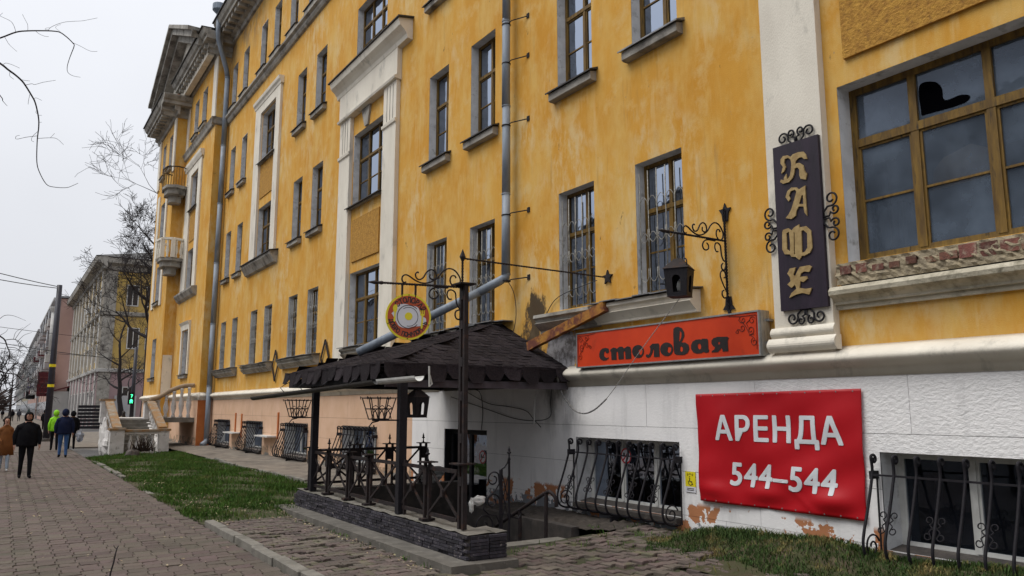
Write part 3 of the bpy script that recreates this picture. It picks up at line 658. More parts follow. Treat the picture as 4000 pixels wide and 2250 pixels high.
# ---------------- base moulding, string course, cornice
TOR = [(0, 2.33), (.05, 2.33), (.06, 2.42), (.1, 2.44)] + [(.12 + .09 * math.sin(math.pi * i / 8), 2.45 + .19 * i / 8) for i in range(9)] + [(.06, 2.66), (0, 2.7)]
for (a, b, mt) in ((-3, 11.34, TRIM), (16.3, 39.9, TRIM)):
    m = MB(); prof(m, TOR, a, b, X); m.build('base_moulding', mt, bld, True)
m = MB(); prof(m, [(0, 16.15), (.08, 16.18), (.14, 16.28), (.14, 16.36), (.24, 16.42), (.24, 16.5), (0, 16.56)], -3, 39.9, X); m.build('string_course', TRIMG, bld)
COR = [(0, 20.4), (.1, 20.42), (.14, 20.6), (.3, 20.66), (.3, 20.9), (.8, 20.92), (.8, 21.1), (.9, 21.16), (1.0, 21.36), (1.0, 21.44), (0, 21.5)]
def cornice(pts, y0, y1, x, dz=0):
    m = MB(); prof(m, [(d, z + dz) for d, z in pts], y0, y1, x); c = m.build('cornice', TRIMG, bld)
    m = MB(); prof(m, [(0, 21.52 + dz), (1.08, 21.46 + dz), (1.08, 21.41 + dz), (0, 21.47 + dz)], y0, y1, x); m.build('cornice_flashing', DTIN, c)
    return c
co = cornice(COR, -3, 39.8, X)
BR = MB().box(-.42, 0, 0, .26, 0, .22).build('b', TRIMG); BRM = BR.data; bpy.data.objects.remove(BR)
for i in range(44): link('bracket', BRM, co, (X - .3, 13.5 + i * .6, 20.68))
m = MB(); m.face([(X - 1.05, -3, 21.5), (X - 1.05, 39.9, 21.5), (15, 39.9, 25), (15, -3, 25)]); m.face([(22, -3, 21.5), (22, 53.2, 21.5), (15, 53.2, 25), (15, -3, 25)]); m.build('roof', DTIN, bld)
m = MB(); m.face([(X, -3, 0), (22, -3, 0), (22, -3, 21.5), (X, -3, 21.5)]); m.face([(22, -3, 0), (22, 53.2, 0), (22, 53.2, 21.5), (22, -3, 21.5)]); m.face([(7.4, 53.2, 0), (22, 53.2, 0), (22, 53.2, 20), (7.4, 53.2, 20)]); m.build('end_wall', YEL, bld)
# ---------------- plinth of large panels with fine joints
BW = [(8.6, 11.12), (2.85, 5.4), (25.5, 28.0), (30.8, 33.2), (35.9, 38.3), (19.85, 22.4)]
DOOR = (14.15, 16.02, -.9, 1.49)
ph = [(a, b, .36, 1.45) for a, b in BW] + [DOOR]
m = MB(); holes_wall(m, (-3, 39.9, -1.0, 2.5), ph, P3(8.585)); pl = m.build('plinth', CONCD, bld, fix=False)
zc = [-.05, .4, 1.03, 1.66, 2.34]
for r, (za, zb) in enumerate(zip(zc, zc[1:])):
    y = -3.0 - .6 * (r % 2)
    while y < 39.9:
        ln = 2.15; y0, y1 = max(-3, y), min(39.9, y + ln)
        for brk in (17.7,):
            if y0 < brk < y1: y1 = brk
        if y1 - y0 > .02:
            g_ = .003; rect = (y0 + g_, y1 - g_, za + g_, zb - g_); mb = MB()
            us = sorted({rect[0], rect[1]} | {h[i] for h in ph for i in (0, 1) if rect[0] < h[i] < rect[1]}); vs = sorted({rect[2], rect[3]} | {h[i] for h in ph for i in (2, 3) if rect[2] < h[i] < rect[3]})
            jx = rw.uniform(-.002, .002)
            for a, b in zip(us, us[1:]):
                for c, d in zip(vs, vs[1:]):
                    mm = ((a + b) / 2, (c + d) / 2)
                    if any(h[0] < mm[0] < h[1] and h[2] < mm[1] < h[3] for h in ph): continue
                    mb.box(8.565 + jx, 8.584, a, b, c, d)
            if mb.v: mb.build('plinth_panel', PLP if y0 >= 17.69 else (PLW2 if (y1 < 8.6 and za > .9) else PLW), pl)
        y = y1
for (a, b) in BW:
    wn = window(bld, 8.565, a, b, .36, 1.45, cols=3 if b - a > 2.45 else 2, tr=1, wood=WHITEP, sill=None, rows=1, depth=.33, fw=.05, gl=DGLASS, curtain=False)
    m = MB(); prof(m, [(-.3, .4), (.1, .34), (.1, .27), (-.3, .27)], a + .01, b - .01, 8.565); m.build('sill', CONCD, wn)
# basement door
dr = MB(); dr.box(8.72, 8.8, 14.16, 14.3, -.85, 1.48); dr.box(8.72, 8.8, 15.9, 16.01, -.85, 1.48); dr.box(8.72, 8.8, 14.3, 15.9, 1.38, 1.48); dr.box(8.73, 8.78, 14.3, 15.9, -.85, -.1); dr.box(8.73, 8.79, 15.05, 15.16, -.1, 1.38)
dr = dr.build('door', IRON, bld); dr['label'] = 'dark glazed basement door in the shade under the porch roof'
MB().face([(8.76, 14.3, -.1), (8.76, 15.9, -.1), (8.76, 15.9, 1.38), (8.76, 14.3, 1.38)]).build('pane', DGLASS, dr, fix=False)
m = MB()
for q in ([(8.59, 14.15, -.9), (8.8, 14.15, -.9), (8.8, 14.15, 1.49), (8.59, 14.15, 1.49)], [(8.59, 16.02, -.9), (8.8, 16.02, -.9), (8.8, 16.02, 1.49), (8.59, 16.02, 1.49)], [(8.59, 14.15, 1.49), (8.8, 14.15, 1.49), (8.8, 16.02, 1.49), (8.59, 16.02, 1.49)],
          [(9.6, 14.15, -.9), (9.6, 16.02, -.9), (9.6, 16.02, 1.49), (9.6, 14.15, 1.49)]): m.face(q)
m.build('reveal', DARKIN, dr, fix=False)
def roundel(y, z, x, r, par):
    o = MB().lathe([(r, 0), (r, .004)], n=24)
    o.v = [(x - v[2], y + v[0], z + v[1]) for v in o.v]; o = o.build('no_smoking_sticker', SIGNW, par)
    ri = MB(); n = 28
    for i in range(n):
        a, b = 2 * math.pi * i / n, 2 * math.pi * (i + 1) / n
        ri.face([(x - .006, y + math.cos(a) * r, z + math.sin(a) * r), (x - .006, y + math.cos(b) * r, z + math.sin(b) * r), (x - .006, y + math.cos(b) * r * .8, z + math.sin(b) * r * .8), (x - .006, y + math.cos(a) * r * .8, z + math.sin(a) * r * .8)])
    ri.build('red_ring', RED, par, fix=False)
    k = MB(); k.box(x - .0065, x - .005, y - r * .1, y + r * .1, z - r * .82, z + r * .82, Matrix.Translation((0, y, z)) @ Matrix.Rotation(R(45), 4, 'X') @ Matrix.Translation((0, -y, -z))); k.build('bar', RED, par)
    k = MB(); k.box(x - .0085, x - .0068, y - r * .55, y + r * .55, z - r * .1, z + r * .08); k.box(x - .0085, x - .0068, y + r * .2, y + r * .5, z + r * .09, z + r * .4); k.build('cigarette', BLACKL, par)
roundel(14.6, .92, 8.74, .14, dr)
bwn = [c for c in bld.children if c.name.startswith('window')]
roundel(10.15, 1.16, 8.87, .13, [c for c in bwn][-6])
# ================================================================== wing and end block of the same building
XW, Y3, X3 = 8.0, 47.4, 7.4
wop = [((43.2, 44.8), (3.75, 6.0), 'n'), ((43.2, 45.0), (8.25, 10.45), 'w'), ((43.2, 45.0), (12.75, 14.7), 'w'), ((42.25, 43.45), (17.1, 19.1), 'n'), ((44.4, 45.5), (17.1, 19.1), 'n')]
m = MB(); holes_wall(m, (39.9, Y3, 0, 20.4), [(p[0], p[1], f[0], f[1]) for p, f, _ in wop], P3(XW)); m.build('wing_wall', YEL, bld, fix=False)
MB().face([(XW, 39.9, 0), (X, 39.9, 0), (X, 39.9, 20.9), (XW, 39.9, 20.9)]).build('wing_side_wall', YEL, bld, fix=False)
for p, F, k in wop: window(bld, XW, *p, *F, cols=3 if k == 'w' else 2, tr=.64, sill='thin' if k == 'w' else 'drip')
m = MB(); m.box(XW - .08, XW + .01, 45.05, 46.3, 8.2, 15.2); m.box(XW - .08, XW + .01, 42.4, 43.15, 8.2, 15.2); m.box(XW - .08, XW + .01, 43.15, 45.05, 14.75, 15.2); fr = m.build('window_surround', TRIM, bld)
m = MB(); prof(m, [(0, 15.2), (.12, 15.2), (.2, 15.4), (.22, 15.55), (0, 15.57)], 42.2, 46.5, XW); m.build('surround_cornice', TRIM, fr)
m = MB(); prof(m, [(0, 8.2), (.3, 8.15), (.3, 8.05), (.15, 7.8), (0, 7.7)], 42.0, 46.7, XW); m.build('surround_sill', TRIMG, fr)
MB().box(XW - .03, XW + .01, 43.4, 44.8, 10.9, 12.3).build('rough_panel', YEL2, fr)
m = MB(); prof(m, [(0, 6.05), (.08, 6.05), (.1, 6.3), (.2, 6.45), (0, 6.5)], 42.9, 45.2, XW); m.box(XW - .08, XW + .01, 44.85, 45.1, 3.7, 6.05); m.box(XW - .08, XW + .01, 42.9, 43.15, 3.7, 6.05); fr = m.build('window_surround', TRIM, bld)
for (a, b) in ((39.92, 40.7), (46.85, Y3)): MB().box(XW - .06, XW + .01, a, b, 16.6, 20.2).build('corner_strip', TRIM, bld)
m = MB(); prof(m, [(0, 16.15), (.1, 16.2), (.14, 16.36), (.22, 16.5), (0, 16.56)], 39.75, Y3, XW); profx(m, [(0, 16.15), (.1, 16.2), (.14, 16.36), (.22, 16.5), (0, 16.56)], XW - .2, X, 39.9); m.build('string_course', TRIMG, bld)
m = MB(); prof(m, TOR, 39.78, Y3, XW); profx(m, [(d * .8, z) for d, z in TOR], XW, X - .2, 39.9); m.build('base_moulding', TRIM, bld, True)
m = MB().box(XW - .04, XW, 39.9, Y3, 0, 2.34); m.build('plinth', PLP, bld); MB().box(XW - .036, X - .05, 39.87, 39.9, 0, 2.34).build('plinth_return', PLO, bld)
cw = cornice(COR, 39.2, Y3 + .3, XW, -.55)
m = MB(); profx(m, [(d * .7, z - .55) for d, z in COR], XW - .6, X, 39.9); m.build('cornice_return', TRIMG, bld)
for i in range(12): link('bracket', BRM, cw, (XW - .3, 40.0 + i * .6, 20.13))
# end block
eop = [((49.6, 51.0), (3.75, 6.0), 'n'), ((49.7, 51.2), (8.25, 10.4), 'n'), ((49.7, 51.2), (12.1, 14.3), 'n'), ((48.6, 49.6), (16.2, 18.2), 'n'), ((50.8, 51.8), (16.2, 18.2), 'n')]
m = MB(); holes_wall(m, (Y3, 53.2, 0, 19.5), [(p[0], p[1], f[0], f[1]) for p, f, _ in eop], P3(X3)); m.build('end_block_wall', YEL, bld, fix=False)
MB().face([(X3, Y3, 0), (XW, Y3, 0), (XW, Y3, 20), (X3, Y3, 20)]).build('end_block_side', YEL, bld, fix=False)
for p, F, k in eop: window(bld, X3, *p, *F, cols=2, tr=.64)
for (a, b, c, d) in ((51.6, 52.3, 7.9, 15.0), (48.9, 49.4, 7.9, 15.0), (52.5, 53.2, 15.6, 18.8), (Y3, 48.0, 15.6, 18.8)): MB().box(X3 - .07, X3 + .01, a, b, c, d).build('white_strip', TRIM, bld)
m = MB().box(X3 - .012, X3, 47.4, 48.5, 2.7, 5.5); MB().box(X3 + .05, XW - .05, Y3 - .012, Y3, 2.7, 4.9).build('bare_patch', TRIM, bld)
m = MB(); prof(m, TOR, Y3 - .1, 53.2, X3); m.build('base_moulding', TRIM, bld, True); MB().box(X3 - .03, X3, Y3 - .03, 53.2, 0, 2.34).build('plinth', PLP, bld)
c3 = cornice(COR, Y3 - .7, 53.6, X3, -1.6)
m = MB(); profx(m, [(d, z - 1.6) for d, z in COR], X3 - .95, XW, Y3); m.build('cornice_return', TRIMG, bld)
for i in range(9): link('bracket', BRM, c3, (X3 - .3, 47.8 + i * .6, 19.08))
# pediment over the end block
gp = [(40.2, 20.5), (46.6, 23.3), (53.0, 20.5)]
MB().prism([(40.2, 19.9), (53.0, 19.9)] + gp[::-1], lambda u, v, t: (X3 + .1 + t, u, v), .3).build('tympanum', TRIM, bld)
n = 14; arc = [(47.3 + 1.3 * math.cos(math.pi * i / n), 20.4 + 1.6 * math.sin(math.pi * i / n)) for i in range(n + 1)]
MB().prism(arc, lambda u, v, t: (X3 + .07 + t, u, v), .05).build('arched_niche', M_('orange_niche', (.4, .12, .03), None, .9), bld)
rk = MB()
for (a, b) in ((gp[0], gp[1]), (gp[1], gp[2])):
    for (d, up, th) in ((.75, .35, .35), (.4, .0, .35), (.95, .62, .2)):
        rk.beam((X3 + .3 - (d + .2) / 2, a[0], a[1] + up), (X3 + .3 - (d + .2) / 2, b[0], b[1] + up), d + .4, th)
rk.build('raking_cornice', TRIMG, bld)
m = MB(); m.face([(X3 - .7, 39.9, 20.9), (X3 - .7, 46.6, 24.05), (16, 46.6, 24.05), (16, 39.9, 20.9)]); m.face([(X3 - .7, 53.4, 20.9), (X3 - .7, 46.6, 24.05), (16, 46.6, 24.05), (16, 53.4, 20.9)]); m.build('gable_roof', DTIN, bld)
# balconies in the angle between wing and end block
for (zb, iron) in ((10.05, False), (14.2, True)):
    ol = [(XW, Y3), (XW, Y3 - 1.35), (7.35, Y3 - 1.6), (6.85, Y3 - 1.3), (6.75, Y3 - .5), (6.85, Y3 + .25), (X3, Y3 + .4), (X3, Y3)]
    mb = MB().prism([(a, b) for a, b in ol], lambda u, v, t: (u, v, zb + t), .16)
    mb.prism([(7.35 + (a - 7.35) * .8, Y3 - .4 + (b - Y3 + .4) * .8) for a, b in ol], lambda u, v, t: (u, v, zb - .3 + t), .31)
    mb.prism([(7.45 + (a - 7.45) * .5, Y3 - .3 + (b - Y3 + .3) * .5) for a, b in ol], lambda u, v, t: (u, v, zb - .7 + t), .41)
    bc = mb.build('balcony', TRIMG, bld)
    path = ol[1:7]
    for i in range(len(path) - 1):
        a, b = Vector(path[i] + (0,)), Vector(path[i + 1] + (0,)); L = (b - a).length
        mt = IRONB if iron else TRIM
        hh = 1.05
        MB().beam(a + Vector((0, 0, zb + .16 + hh)), b + Vector((0, 0, zb + .16 + hh)), .06 if iron else .18, .05 if iron else .12).build('handrail', mt, bc)
        if iron:
            mm = MB()
            for k in range(int(L / .14)): mm.box(-.012, .012, -.012, .012, zb + .16, zb + .16 + hh, Matrix.Translation(a + (b - a) * (k + .5) / int(L / .14)))
            mm.box(0, 0.001, 0, .001, zb + .2, zb + .21, Matrix.Translation(a)); mm.build('balcony_bars', WOOD, bc)
        else:
            MB().box(-.1, .1, -.1, .1, zb + .16, zb + .16 + hh, Matrix.Translation(a)).build('pedestal', TRIM, bc)
            for k in range(max(1, int(L / .32))):
                p = a + (b - a) * (k + .7) / (max(1, int(L / .32)) + .4)
                MB().lathe([(.06, 0), (.06, .08), (.04, .14), (.1, .36), (.05, .68), (.06, .8), (.04, .84), (.06, 1.0)], (p.x, p.y, zb + .16), 10).build('baluster', TRIM, bc, True)
# ================================================================== porch roof
EX, EY0, EY1, EZ = 4.95, 11.33, 16.2, 2.64
AP0, AP1 = Vector((8.58, 13.75, 3.72)), Vector((8.58, 14.7, 3.72))
po = thing('porch_canopy', 'dark shingled hip canopy on slim posts over the basement stairs', 'canopy', (6.7, 13.8, .4))
NC, FC_ = Vector((EX, EY0, EZ)), Vector((EX, EY1, EZ)); NWc, FWc = Vector((8.58, EY0, EZ)), Vector((8.58, EY1, EZ))
dk = MB(); dk.face([NC, FC_, AP1, AP0]); dk.face([NWc, NC, AP0]); dk.face([FC_, FWc, AP1])
lo = Vector((0, 0, -.05)); dk.face([NC + lo, FC_ + lo, AP1 + lo, AP0 + lo]); dk.face([NWc + lo, NC + lo, AP0 + lo]); dk.face([FC_ + lo, FWc + lo, AP1 + lo])
roof = dk.build('roof', SLATE, po, fix=False)
sm = MB(); HP = [(-.125, .0), (-.085, -.15), (.085, -.15), (.125, .0), (.125, .17), (-.125, .17)]
sm.add([(x, y, .012 if y < 0 else .003) for x, y in HP] + [(x, y, .002 if y < 0 else -.004) for x, y in HP], [(0, 1, 2, 3, 4, 5), (1, 0, 6, 7), (2, 1, 7, 8), (3, 2, 8, 9), (0, 5, 11, 6), (4, 3, 9, 10)])
so2 = sm.build('shingle_mesh', SLATE, fix=False); SHM = so2.data; bpy.data.objects.remove(so2)
tabs = []
def cover(o, u, v, nrm, inside, ulen, vlen):
    u = u.normalized(); v = v.normalized(); rws = int(vlen / .15) + 1
    for r in range(rws):
        for c in range(int(ulen / .256) + 3):
            a = (c - 1) * .256 + (.128 if r % 2 else 0); b = r * .15 + .1
            if inside(a, b): tabs.append((o + u * a + v * b + nrm * (.004 + random.uniform(0, .004)), u, v, nrm))
def slope(a, b, c, d=None):
    u = (b - a); uL = u.length; u = u.normalized(); n = u.cross((c - a)).normalized()
    if n.z < 0: n = -n
    v = n.cross(u)
    if v.z < 0: v = -v
    q = [(0, 0), (uL, 0), ((c - a).dot(u), (c - a).dot(v))] + ([((d - a).dot(u), (d - a).dot(v))] if d else [])
    def inside(x, y):
        for (x0, y0), (x1, y1) in zip(q, q[1:] + q[:1]):
            if (x1 - x0) * (y - y0) - (y1 - y0) * (x - x0) < -.03: return False
        return True
    cover(a, u, v, n, inside, uL, (c - a).dot(v))
slope(NWc, NC, AP0) if False else None
def try_slope(a, b, c, d=None):
    k = len(tabs); slope(a, b, c, d)
    if len(tabs) == k: slope(b, a, c if d is None else d, None if d is None else c)
try_slope(NC, NWc, AP0); try_slope(FC_, NC, AP0, AP1); try_slope(FWc, FC_, AP1)
tabs.sort(key=lambda t: t[0].length)
rest = MB()
for i, (p, u, v, n) in enumerate(tabs):
    Mx = Matrix((u, v, n)).transposed().to_4x4()
    if Mx.determinant() < 0: Mx = Matrix((-u, v, n)).transposed().to_4x4()
    Mx = Matrix.Translation(p) @ Mx @ Matrix.Rotation(random.gauss(0, .03), 4, 'Z') @ Matrix.Rotation(random.gauss(0, .02), 4, 'X')
    if i < 270:
        o = bpy.data.objects.new('shingle', SHM); col.objects.link(o); o.parent = roof; o.matrix_local = Matrix.Translation(-org(po)) @ Mx
    else: rest.add([Mx @ vv.co for vv in SHM.vertices], [tuple(f.vertices) for f in SHM.polygons])
if rest.v: setp(rest.build('shingle_field', SLATE, roof, fix=False), kind='stuff')
# hanging skirt of half-hexagon tabs and the fascia below
def tab(par, c, u, wd, h, out):
    m = MB(); up = Vector((0, 0, 1)); pts = [(-wd / 2, .02), (-wd / 2, -h * .5), (-wd * .27, -h), (wd * .27, -h), (wd / 2, -h * .5), (wd / 2, .02)]
    rt = random.gauss(0, .05); fl = random.uniform(.02, .09); m.prism(pts, lambda a, b, t: c + u * (a - rt * b) + up * (b + rt * a) + out * (t + fl * (max(0, -b) / h) ** 2), .008); return m.build('skirt_shingle', SLATE, par)
for i in range(10):
    x = EX + .02 + (i + .5) * .366; tab(po, Vector((x, EY0 - .03 - .012 * (i % 2), EZ)), Vector((1, 0, 0)), .37, random.uniform(.22, .29), Vector((0, -1, 0)))
for i in range(13):
    y = EY0 + (i + .5) * .374; tab(po, Vector((EX - .03 - .012 * (i % 2), y, EZ)), Vector((0, 1, 0)), .375, random.uniform(.2, .29), Vector((-1, 0, 0)))
m = MB(); m.beam((EX + .06, EY0 + .02, 2.34), (8.56, EY0 + .02, 2.34), .04, .12); m.build('fascia', M_('dark_fascia_board', (.09, .075, .085), None, .8), po)
m = MB(); m.beam((EX + .08, EY0 + .1, 2.42), (EX + .08, EY1 - .05, 2.42), .08, .12); m.beam((EX + .1, EY1 - .1, 2.42), (8.56, EY1 - .1, 2.42), .06, .12)
for i in range(7): m.beam((EX + .1, EY0 + .5 + i * .65, 2.5), (8.55, EY0 + .5 + i * .65, 2.52), .05, .08)
m.build('rafters', IRON, po)
m = MB(); m.beam((8.5, 13.2, 3.7), (8.5, 15.2, 3.75), .3, .02); m.build('wall_flashing', TIN, po)
PST = [(5.14, 10.98), (5.14, 14.9)]
for (x, y) in PST:
    MB().box(x - .06, x + .06, y - .06, y + .06, .4, 2.37).build('post', IRON, po)
# gutter: half pipe along the front eave, broken tail beyond the roof
def gutter(y0, y1, z0, z1, mat, x=EX - .1, r=.075):
    m = MB(); n = 8; k = 10
    for t in range(k + 1):
        y = y0 + (y1 - y0) * t / k; z = z0 + (z1 - z0) * t / k
        for i in range(n + 1): a = math.pi + math.pi * i / n; m.v.append((x + r * math.cos(a), y, z + r * math.sin(a)))
        for i in range(n + 1): a = 2 * math.pi - math.pi * i / n; m.v.append((x + (r - .006) * math.cos(a), y, z + (r - .006) * math.sin(a)))
    s_ = 2 * n + 2
    for t in range(k):
        for i in range(s_): a = t * s_ + i; b = t * s_ + (i + 1) % s_; m.f.append((a, b, b + s_, a + s_)); m.m.append(0)
    return m.build('gutter', mat, po)
gutter(11.3, 18.3, 2.38, 2.2, DTIN); gutter(9.95, 11.295, 2.4, 2.39, WHITEP, EX - .04, .08)
for y in (12.2, 13.5, 14.8, 16.0): m = MB(); m.tube([(EX + .05, y, 2.5), (EX - .1, y, 2.42), (EX - .18, y, 2.36), (EX - .1, y, 2.27)], .008, 5); m.build('gutter_hook', IRON, po)
MB().tube([(EX + .3, 10.3, 2.43), (EX + .34, 10.3, 2.3), (EX + .3, 10.3, 2.26), (EX + .29, 10.3, 2.56)], .014, 6).build('white_hook', WHITEP, po)
# ================================================================== parapet of thin dark bricks
pw = thing('parapet_wall', 'low parapet of thin dark painted bricks with rough mortar top', 'parapet wall', (5.25, 12, 0))
W0, W1, WY0, WY1 = 5.02, 5.42, 8.72, 15.45
MB().box(W0 + .02, W1, WY0 + .02, WY1 - .02, 0, .375).build('core', CONCD, pw)
MB().box(W0, 5.57, WY0, WY0 + .5, 0, .372).build('pier', CONCD, pw)
sh = sheet(W0 - .01, W1, WY0, WY1, 3, 60, lambda x, y: .392, .006); sh.build('mortar_cap', CONC, pw); sheet(W1 - .01, 5.59, WY0, WY0 + .52, 2, 4, lambda x, y: .39, .006).build('mortar_cap', CONC, pw)
BKM = [MB().box(-.02, .03, 0, l, 0, .033).build('b', BRICKD) for l in (.25, .22, .19)]; BKD = [b.data for b in BKM]
for b in BKM: bpy.data.objects.remove(b)
for r in range(9):
    y = WY0 - .01 + (.11 if r % 2 else 0)
    while y < WY1 - .1:
        k = random.randrange(3); link('brick', BKD[k], pw, (W0 - .012 + random.gauss(0, .006), y, .012 + r * .041), (0, random.gauss(0, .01), random.gauss(0, .012))); y += (.25, .22, .19)[k] + .008
    x = W0 + .02
    for k in range(2): link('brick', BKD[0], pw, (x + .255 + k * .27, WY0 - .012 + random.gauss(0, .005), .012 + r * .041), (0, 0, R(90)))
m = MB(); m.box(4.66, 5.0, 8.5, 15.7, -.05, .085); m.box(5.0, 5.62, 8.5, 8.7, -.05, .08); m.build('concrete_footing', M_('dirty_footing_concrete', (.15, .138, .12), (.1, .092, .08), .95, 4, .6, 50, c3=(.2, .185, .16), c3scale=6), pw)
# ================================================================== railing with X-braced panels
RX = 5.15
rl = thing('porch_railing', 'dark iron railing of twin flat posts and X braces on the parapet', 'railing', (RX, 12, .4))
RY = [15.09, 14.1, 13.09, 12.19, 11.06, 10.12, 9.16]
def rpost(x, y, ax, zt=1.19, fin=True):
    u = Vector((0, 1, 0)) if ax == 'y' else Vector((1, 0, 0)); c = Vector((x, y, 0)); m = MB()
    for s_ in (-1, 1):
        q = c + u * .065 * s_; m.box(q.x - .02, q.x + .02, q.y - .02, q.y + .02, .4, zt)
    p = m.build('post', IRONB, rl)
    MB().box(x - .05, x + .05, y - .05, y + .05, zt - .3, zt - .06).build('plate', IRONB, p)
    MB().box(x - .11, x + .11, y - .11, y + .11, zt, zt + .018).build('cap', IRONB, p)
    MB().box(x - .1, x + .1, y - .06, y + .06, .4, .43).build('foot', IRONB, p)
    if fin: finial(p, x, y, zt + .018, .2)
def finial(par, x, y, z, h):
    m = MB(); m.lathe([(.025, 0), (.012, h * .2), (.012, h * .42), (.035, h * .5), (.03, h * .56), (.012, h * .62), (.02, h * .7), (.002, h)], (x, y, z), 8); m.build('finial', IRON, par, True)
def rpanel(a, b):
    a, b = Vector(a), Vector(b); d = (b - a).normalized() * .09; a2, b2 = a + d, b - d
    MB().beam(a2 + Vector((0, 0, 1.12)), b2 + Vector((0, 0, 1.12)), .03, .05).build('top_rail', IRONB, rl)
    MB().beam(a2 + Vector((0, 0, .5)), b2 + Vector((0, 0, .5)), .03, .05).build('bottom_rail', IRONB, rl)
    for (za, zb, o_) in ((.52, 1.1, .012), (1.1, .52, -.012)):
        s_ = d.normalized().cross(Vector((0, 0, 1))) * o_
        MB().beam(a2 + s_ + Vector((0, 0, za)), b2 + s_ + Vector((0, 0, zb)), .02, .035).build('brace', IRONB, rl)
    c = (a2 + b2) / 2 + Vector((0, 0, .81)); MB().box(c.x - .035, c.x + .035, c.y - .035, c.y + .035, c.z - .05, c.z + .05).build('boss', IRONB, rl)
for i, y in enumerate(RY[:-1]):
    if i != 4: rpost(RX, y, 'y', fin=i in (0, 1, 2, 5))
    else:
        for s_ in (-.13, .13): MB().box(RX - .02, RX + .02, y - .08 + s_ - .02, y - .08 + s_ + .02, .4, 1.19).build('post', IRONB, rl)
for a, b in zip(RY, RY[1:]): rpanel((RX, a, 0), (RX, b, 0))
SX = [RX, 6.09, 6.8, 7.57]
for x in SX[1:]: rpost(x, 15.09, 'x', 1.22)
for a, b in zip(SX, SX[1:]): rpanel((a, 15.09, .02), (b, 15.09, .02))
m = MB(); m.box(5.42, 8.5, 14.95, 15.25, -.8, .4); m.build('kerb_wall', CONCD, rl)
# ================================================================== scroll gate leaf, handrail
gt = thing('scroll_gate', 'open wrought iron gate leaf with spear finial and scrolls at stair head', 'gate', (6.35, 10.0, .1))
gy = 10.0
m = MB(); m.box(6.28, 6.32, gy - .02, gy + .02, -.1, 1.05); m.box(6.43, 6.455, gy - .012, gy + .012, -.1, 1.2); m.build('uprights', IRON, gt)
finial(gt, 6.443, gy, 1.19, .2)
def q2(pts, P, r=.011, n=6): return MB().tube([P(a, b) for a, b in pts], r, n)
PG = lambda a, b: (a, gy, b)
q2([(6.3, 1.05), (6.36, 1.08), (6.41, 1.14), (6.44, 1.22)], PG).build('curve', IRON, gt)
for (a, b) in (((6.31, 1.03), (6.44, .55)), ((6.44, 1.0), (6.31, .55)), ((6.31, .78), (6.44, .3)), ((6.44, .78), (6.31, .3))): q2([a, b], PG, .007).build('lattice', IRON, gt)
q2(spiral(6.17, .92, .11, .04, 40, 40 + 400, 24)[::-1] + [(6.27, .85), (6.2, .75), (6.1, .68), (6.03, .62)], PG).build('scroll', IRON, gt)
q2(spiral(6.16, .6, .12, .04, 0, 420, 24)[::-1] + [(6.28, .5), (6.27, .35)], PG).build('scroll', IRON, gt)
q2(spiral(6.0, .28, .17, .05, -40, 420, 30)[::-1], PG).build('scroll', IRON, gt)
q2([(6.03, .62), (6.0, .5), (6.1, .42), (6.22, .4), (6.27, .3)], PG).build('scroll', IRON, gt)
q2([(6.45, .42), (6.5, .36), (6.6, .33), (6.66, .4), (6.6, .46)], PG).build('scroll', IRON, gt)
hr = thing('stair_handrail', 'tubular dark handrail sloping down beside the basement stairs', 'handrail', (7.05, 10, .1))
hx = 7.03
MB().tube(crom([(hx + .04, 9.68, .5), (hx + .03, 9.68, .62), (hx, 9.75, .7), (hx, 9.9, .68), (hx, 10.6, .36), (hx, 11.3, .03)], 4), .028, 8).build('rail', IRONB, hr, True)
MB().tube([(hx, 9.88, .68), (hx, 9.9, -.02)], .03, 8).build('post', IRONB, hr); MB().tube([(hx, 10.6, .34), (hx, 10.6, -.4)], .03, 8).build('post', IRONB, hr)
# ================================================================== sign post with scroll bracket, tie rod, round sign
sp = thing('sign_post', 'tall rusty twin bar post with scroll bracket and spear tip', 'post', (5.15, 9.1, .4))
px, py = 5.15, 9.12
m = MB(); m.box(px - .03, px + .03, py - .075, py - .025, .4, 3.6); m.box(px - .03, px + .03, py + .025, py + .075, .4, 3.6); m.build('twin_bar', IRONB, sp)
for z in (.95, 1.5, 2.05, 2.5, 3.0, 3.4): MB().box(px - .034, px + .034, py - .025, py + .025, z, z + .12).build('spacer', IRONB, sp)
MB().box(px - .12, px + .12, py - .12, py + .12, 3.6, 3.62).build('cap_plate', IRONB, sp); MB().box(px - .13, px + .13, py - .13, py + .13, 1.22, 1.24).build('collar', IRONB, sp)
AD = Vector((-.978, .208, 0)).normalized(); AO = Vector((px, py + .05, 3.575))
PA = lambda a, b: AO + AD * a + Vector((0, 0, b))
def twist(mb, a, b, r, turns):
    a, b = Vector(a), Vector(b); n = turns * 4; d = (b - a); u = d.orthogonal().normalized(); v = d.normalized().cross(u); base = len(mb.v)
    for i in range(n + 1):
        for j in range(4):
            an = math.pi / 2 * j + i * math.pi / 8; mb.v.append(tuple(a + d * i / n + (u * math.cos(an) + v * math.sin(an)) * r))
    for i in range(n):
        for j in range(4): k = base + i * 4 + j; l = base + i * 4 + (j + 1) % 4; mb.f.append((k, l, l + 4, k + 4)); mb.m.append(0)
    return mb
twist(MB(), PA(0, 0), PA(1.08, 0), .017, 30).build('arm', IRONB, sp, fix=False)
MB().tube([PA(1.08, 0), PA(1.11, 0), PA(1.14, 0), PA(1.2, 0), PA(1.3, 0)], [.017, .026, .018, .026, .003], 6).build('arm_tip', IRONB, sp)
twist(MB(), PA(0, -.35), PA(0, .37), .017, 18).build('upright', IRONB, sp, fix=False)
MB().tube([PA(0, .36), PA(0, .42), PA(0, .46), PA(0, .53)], [.017, .045, .03, .002], 6).build('spear_tip', IRONB, sp)
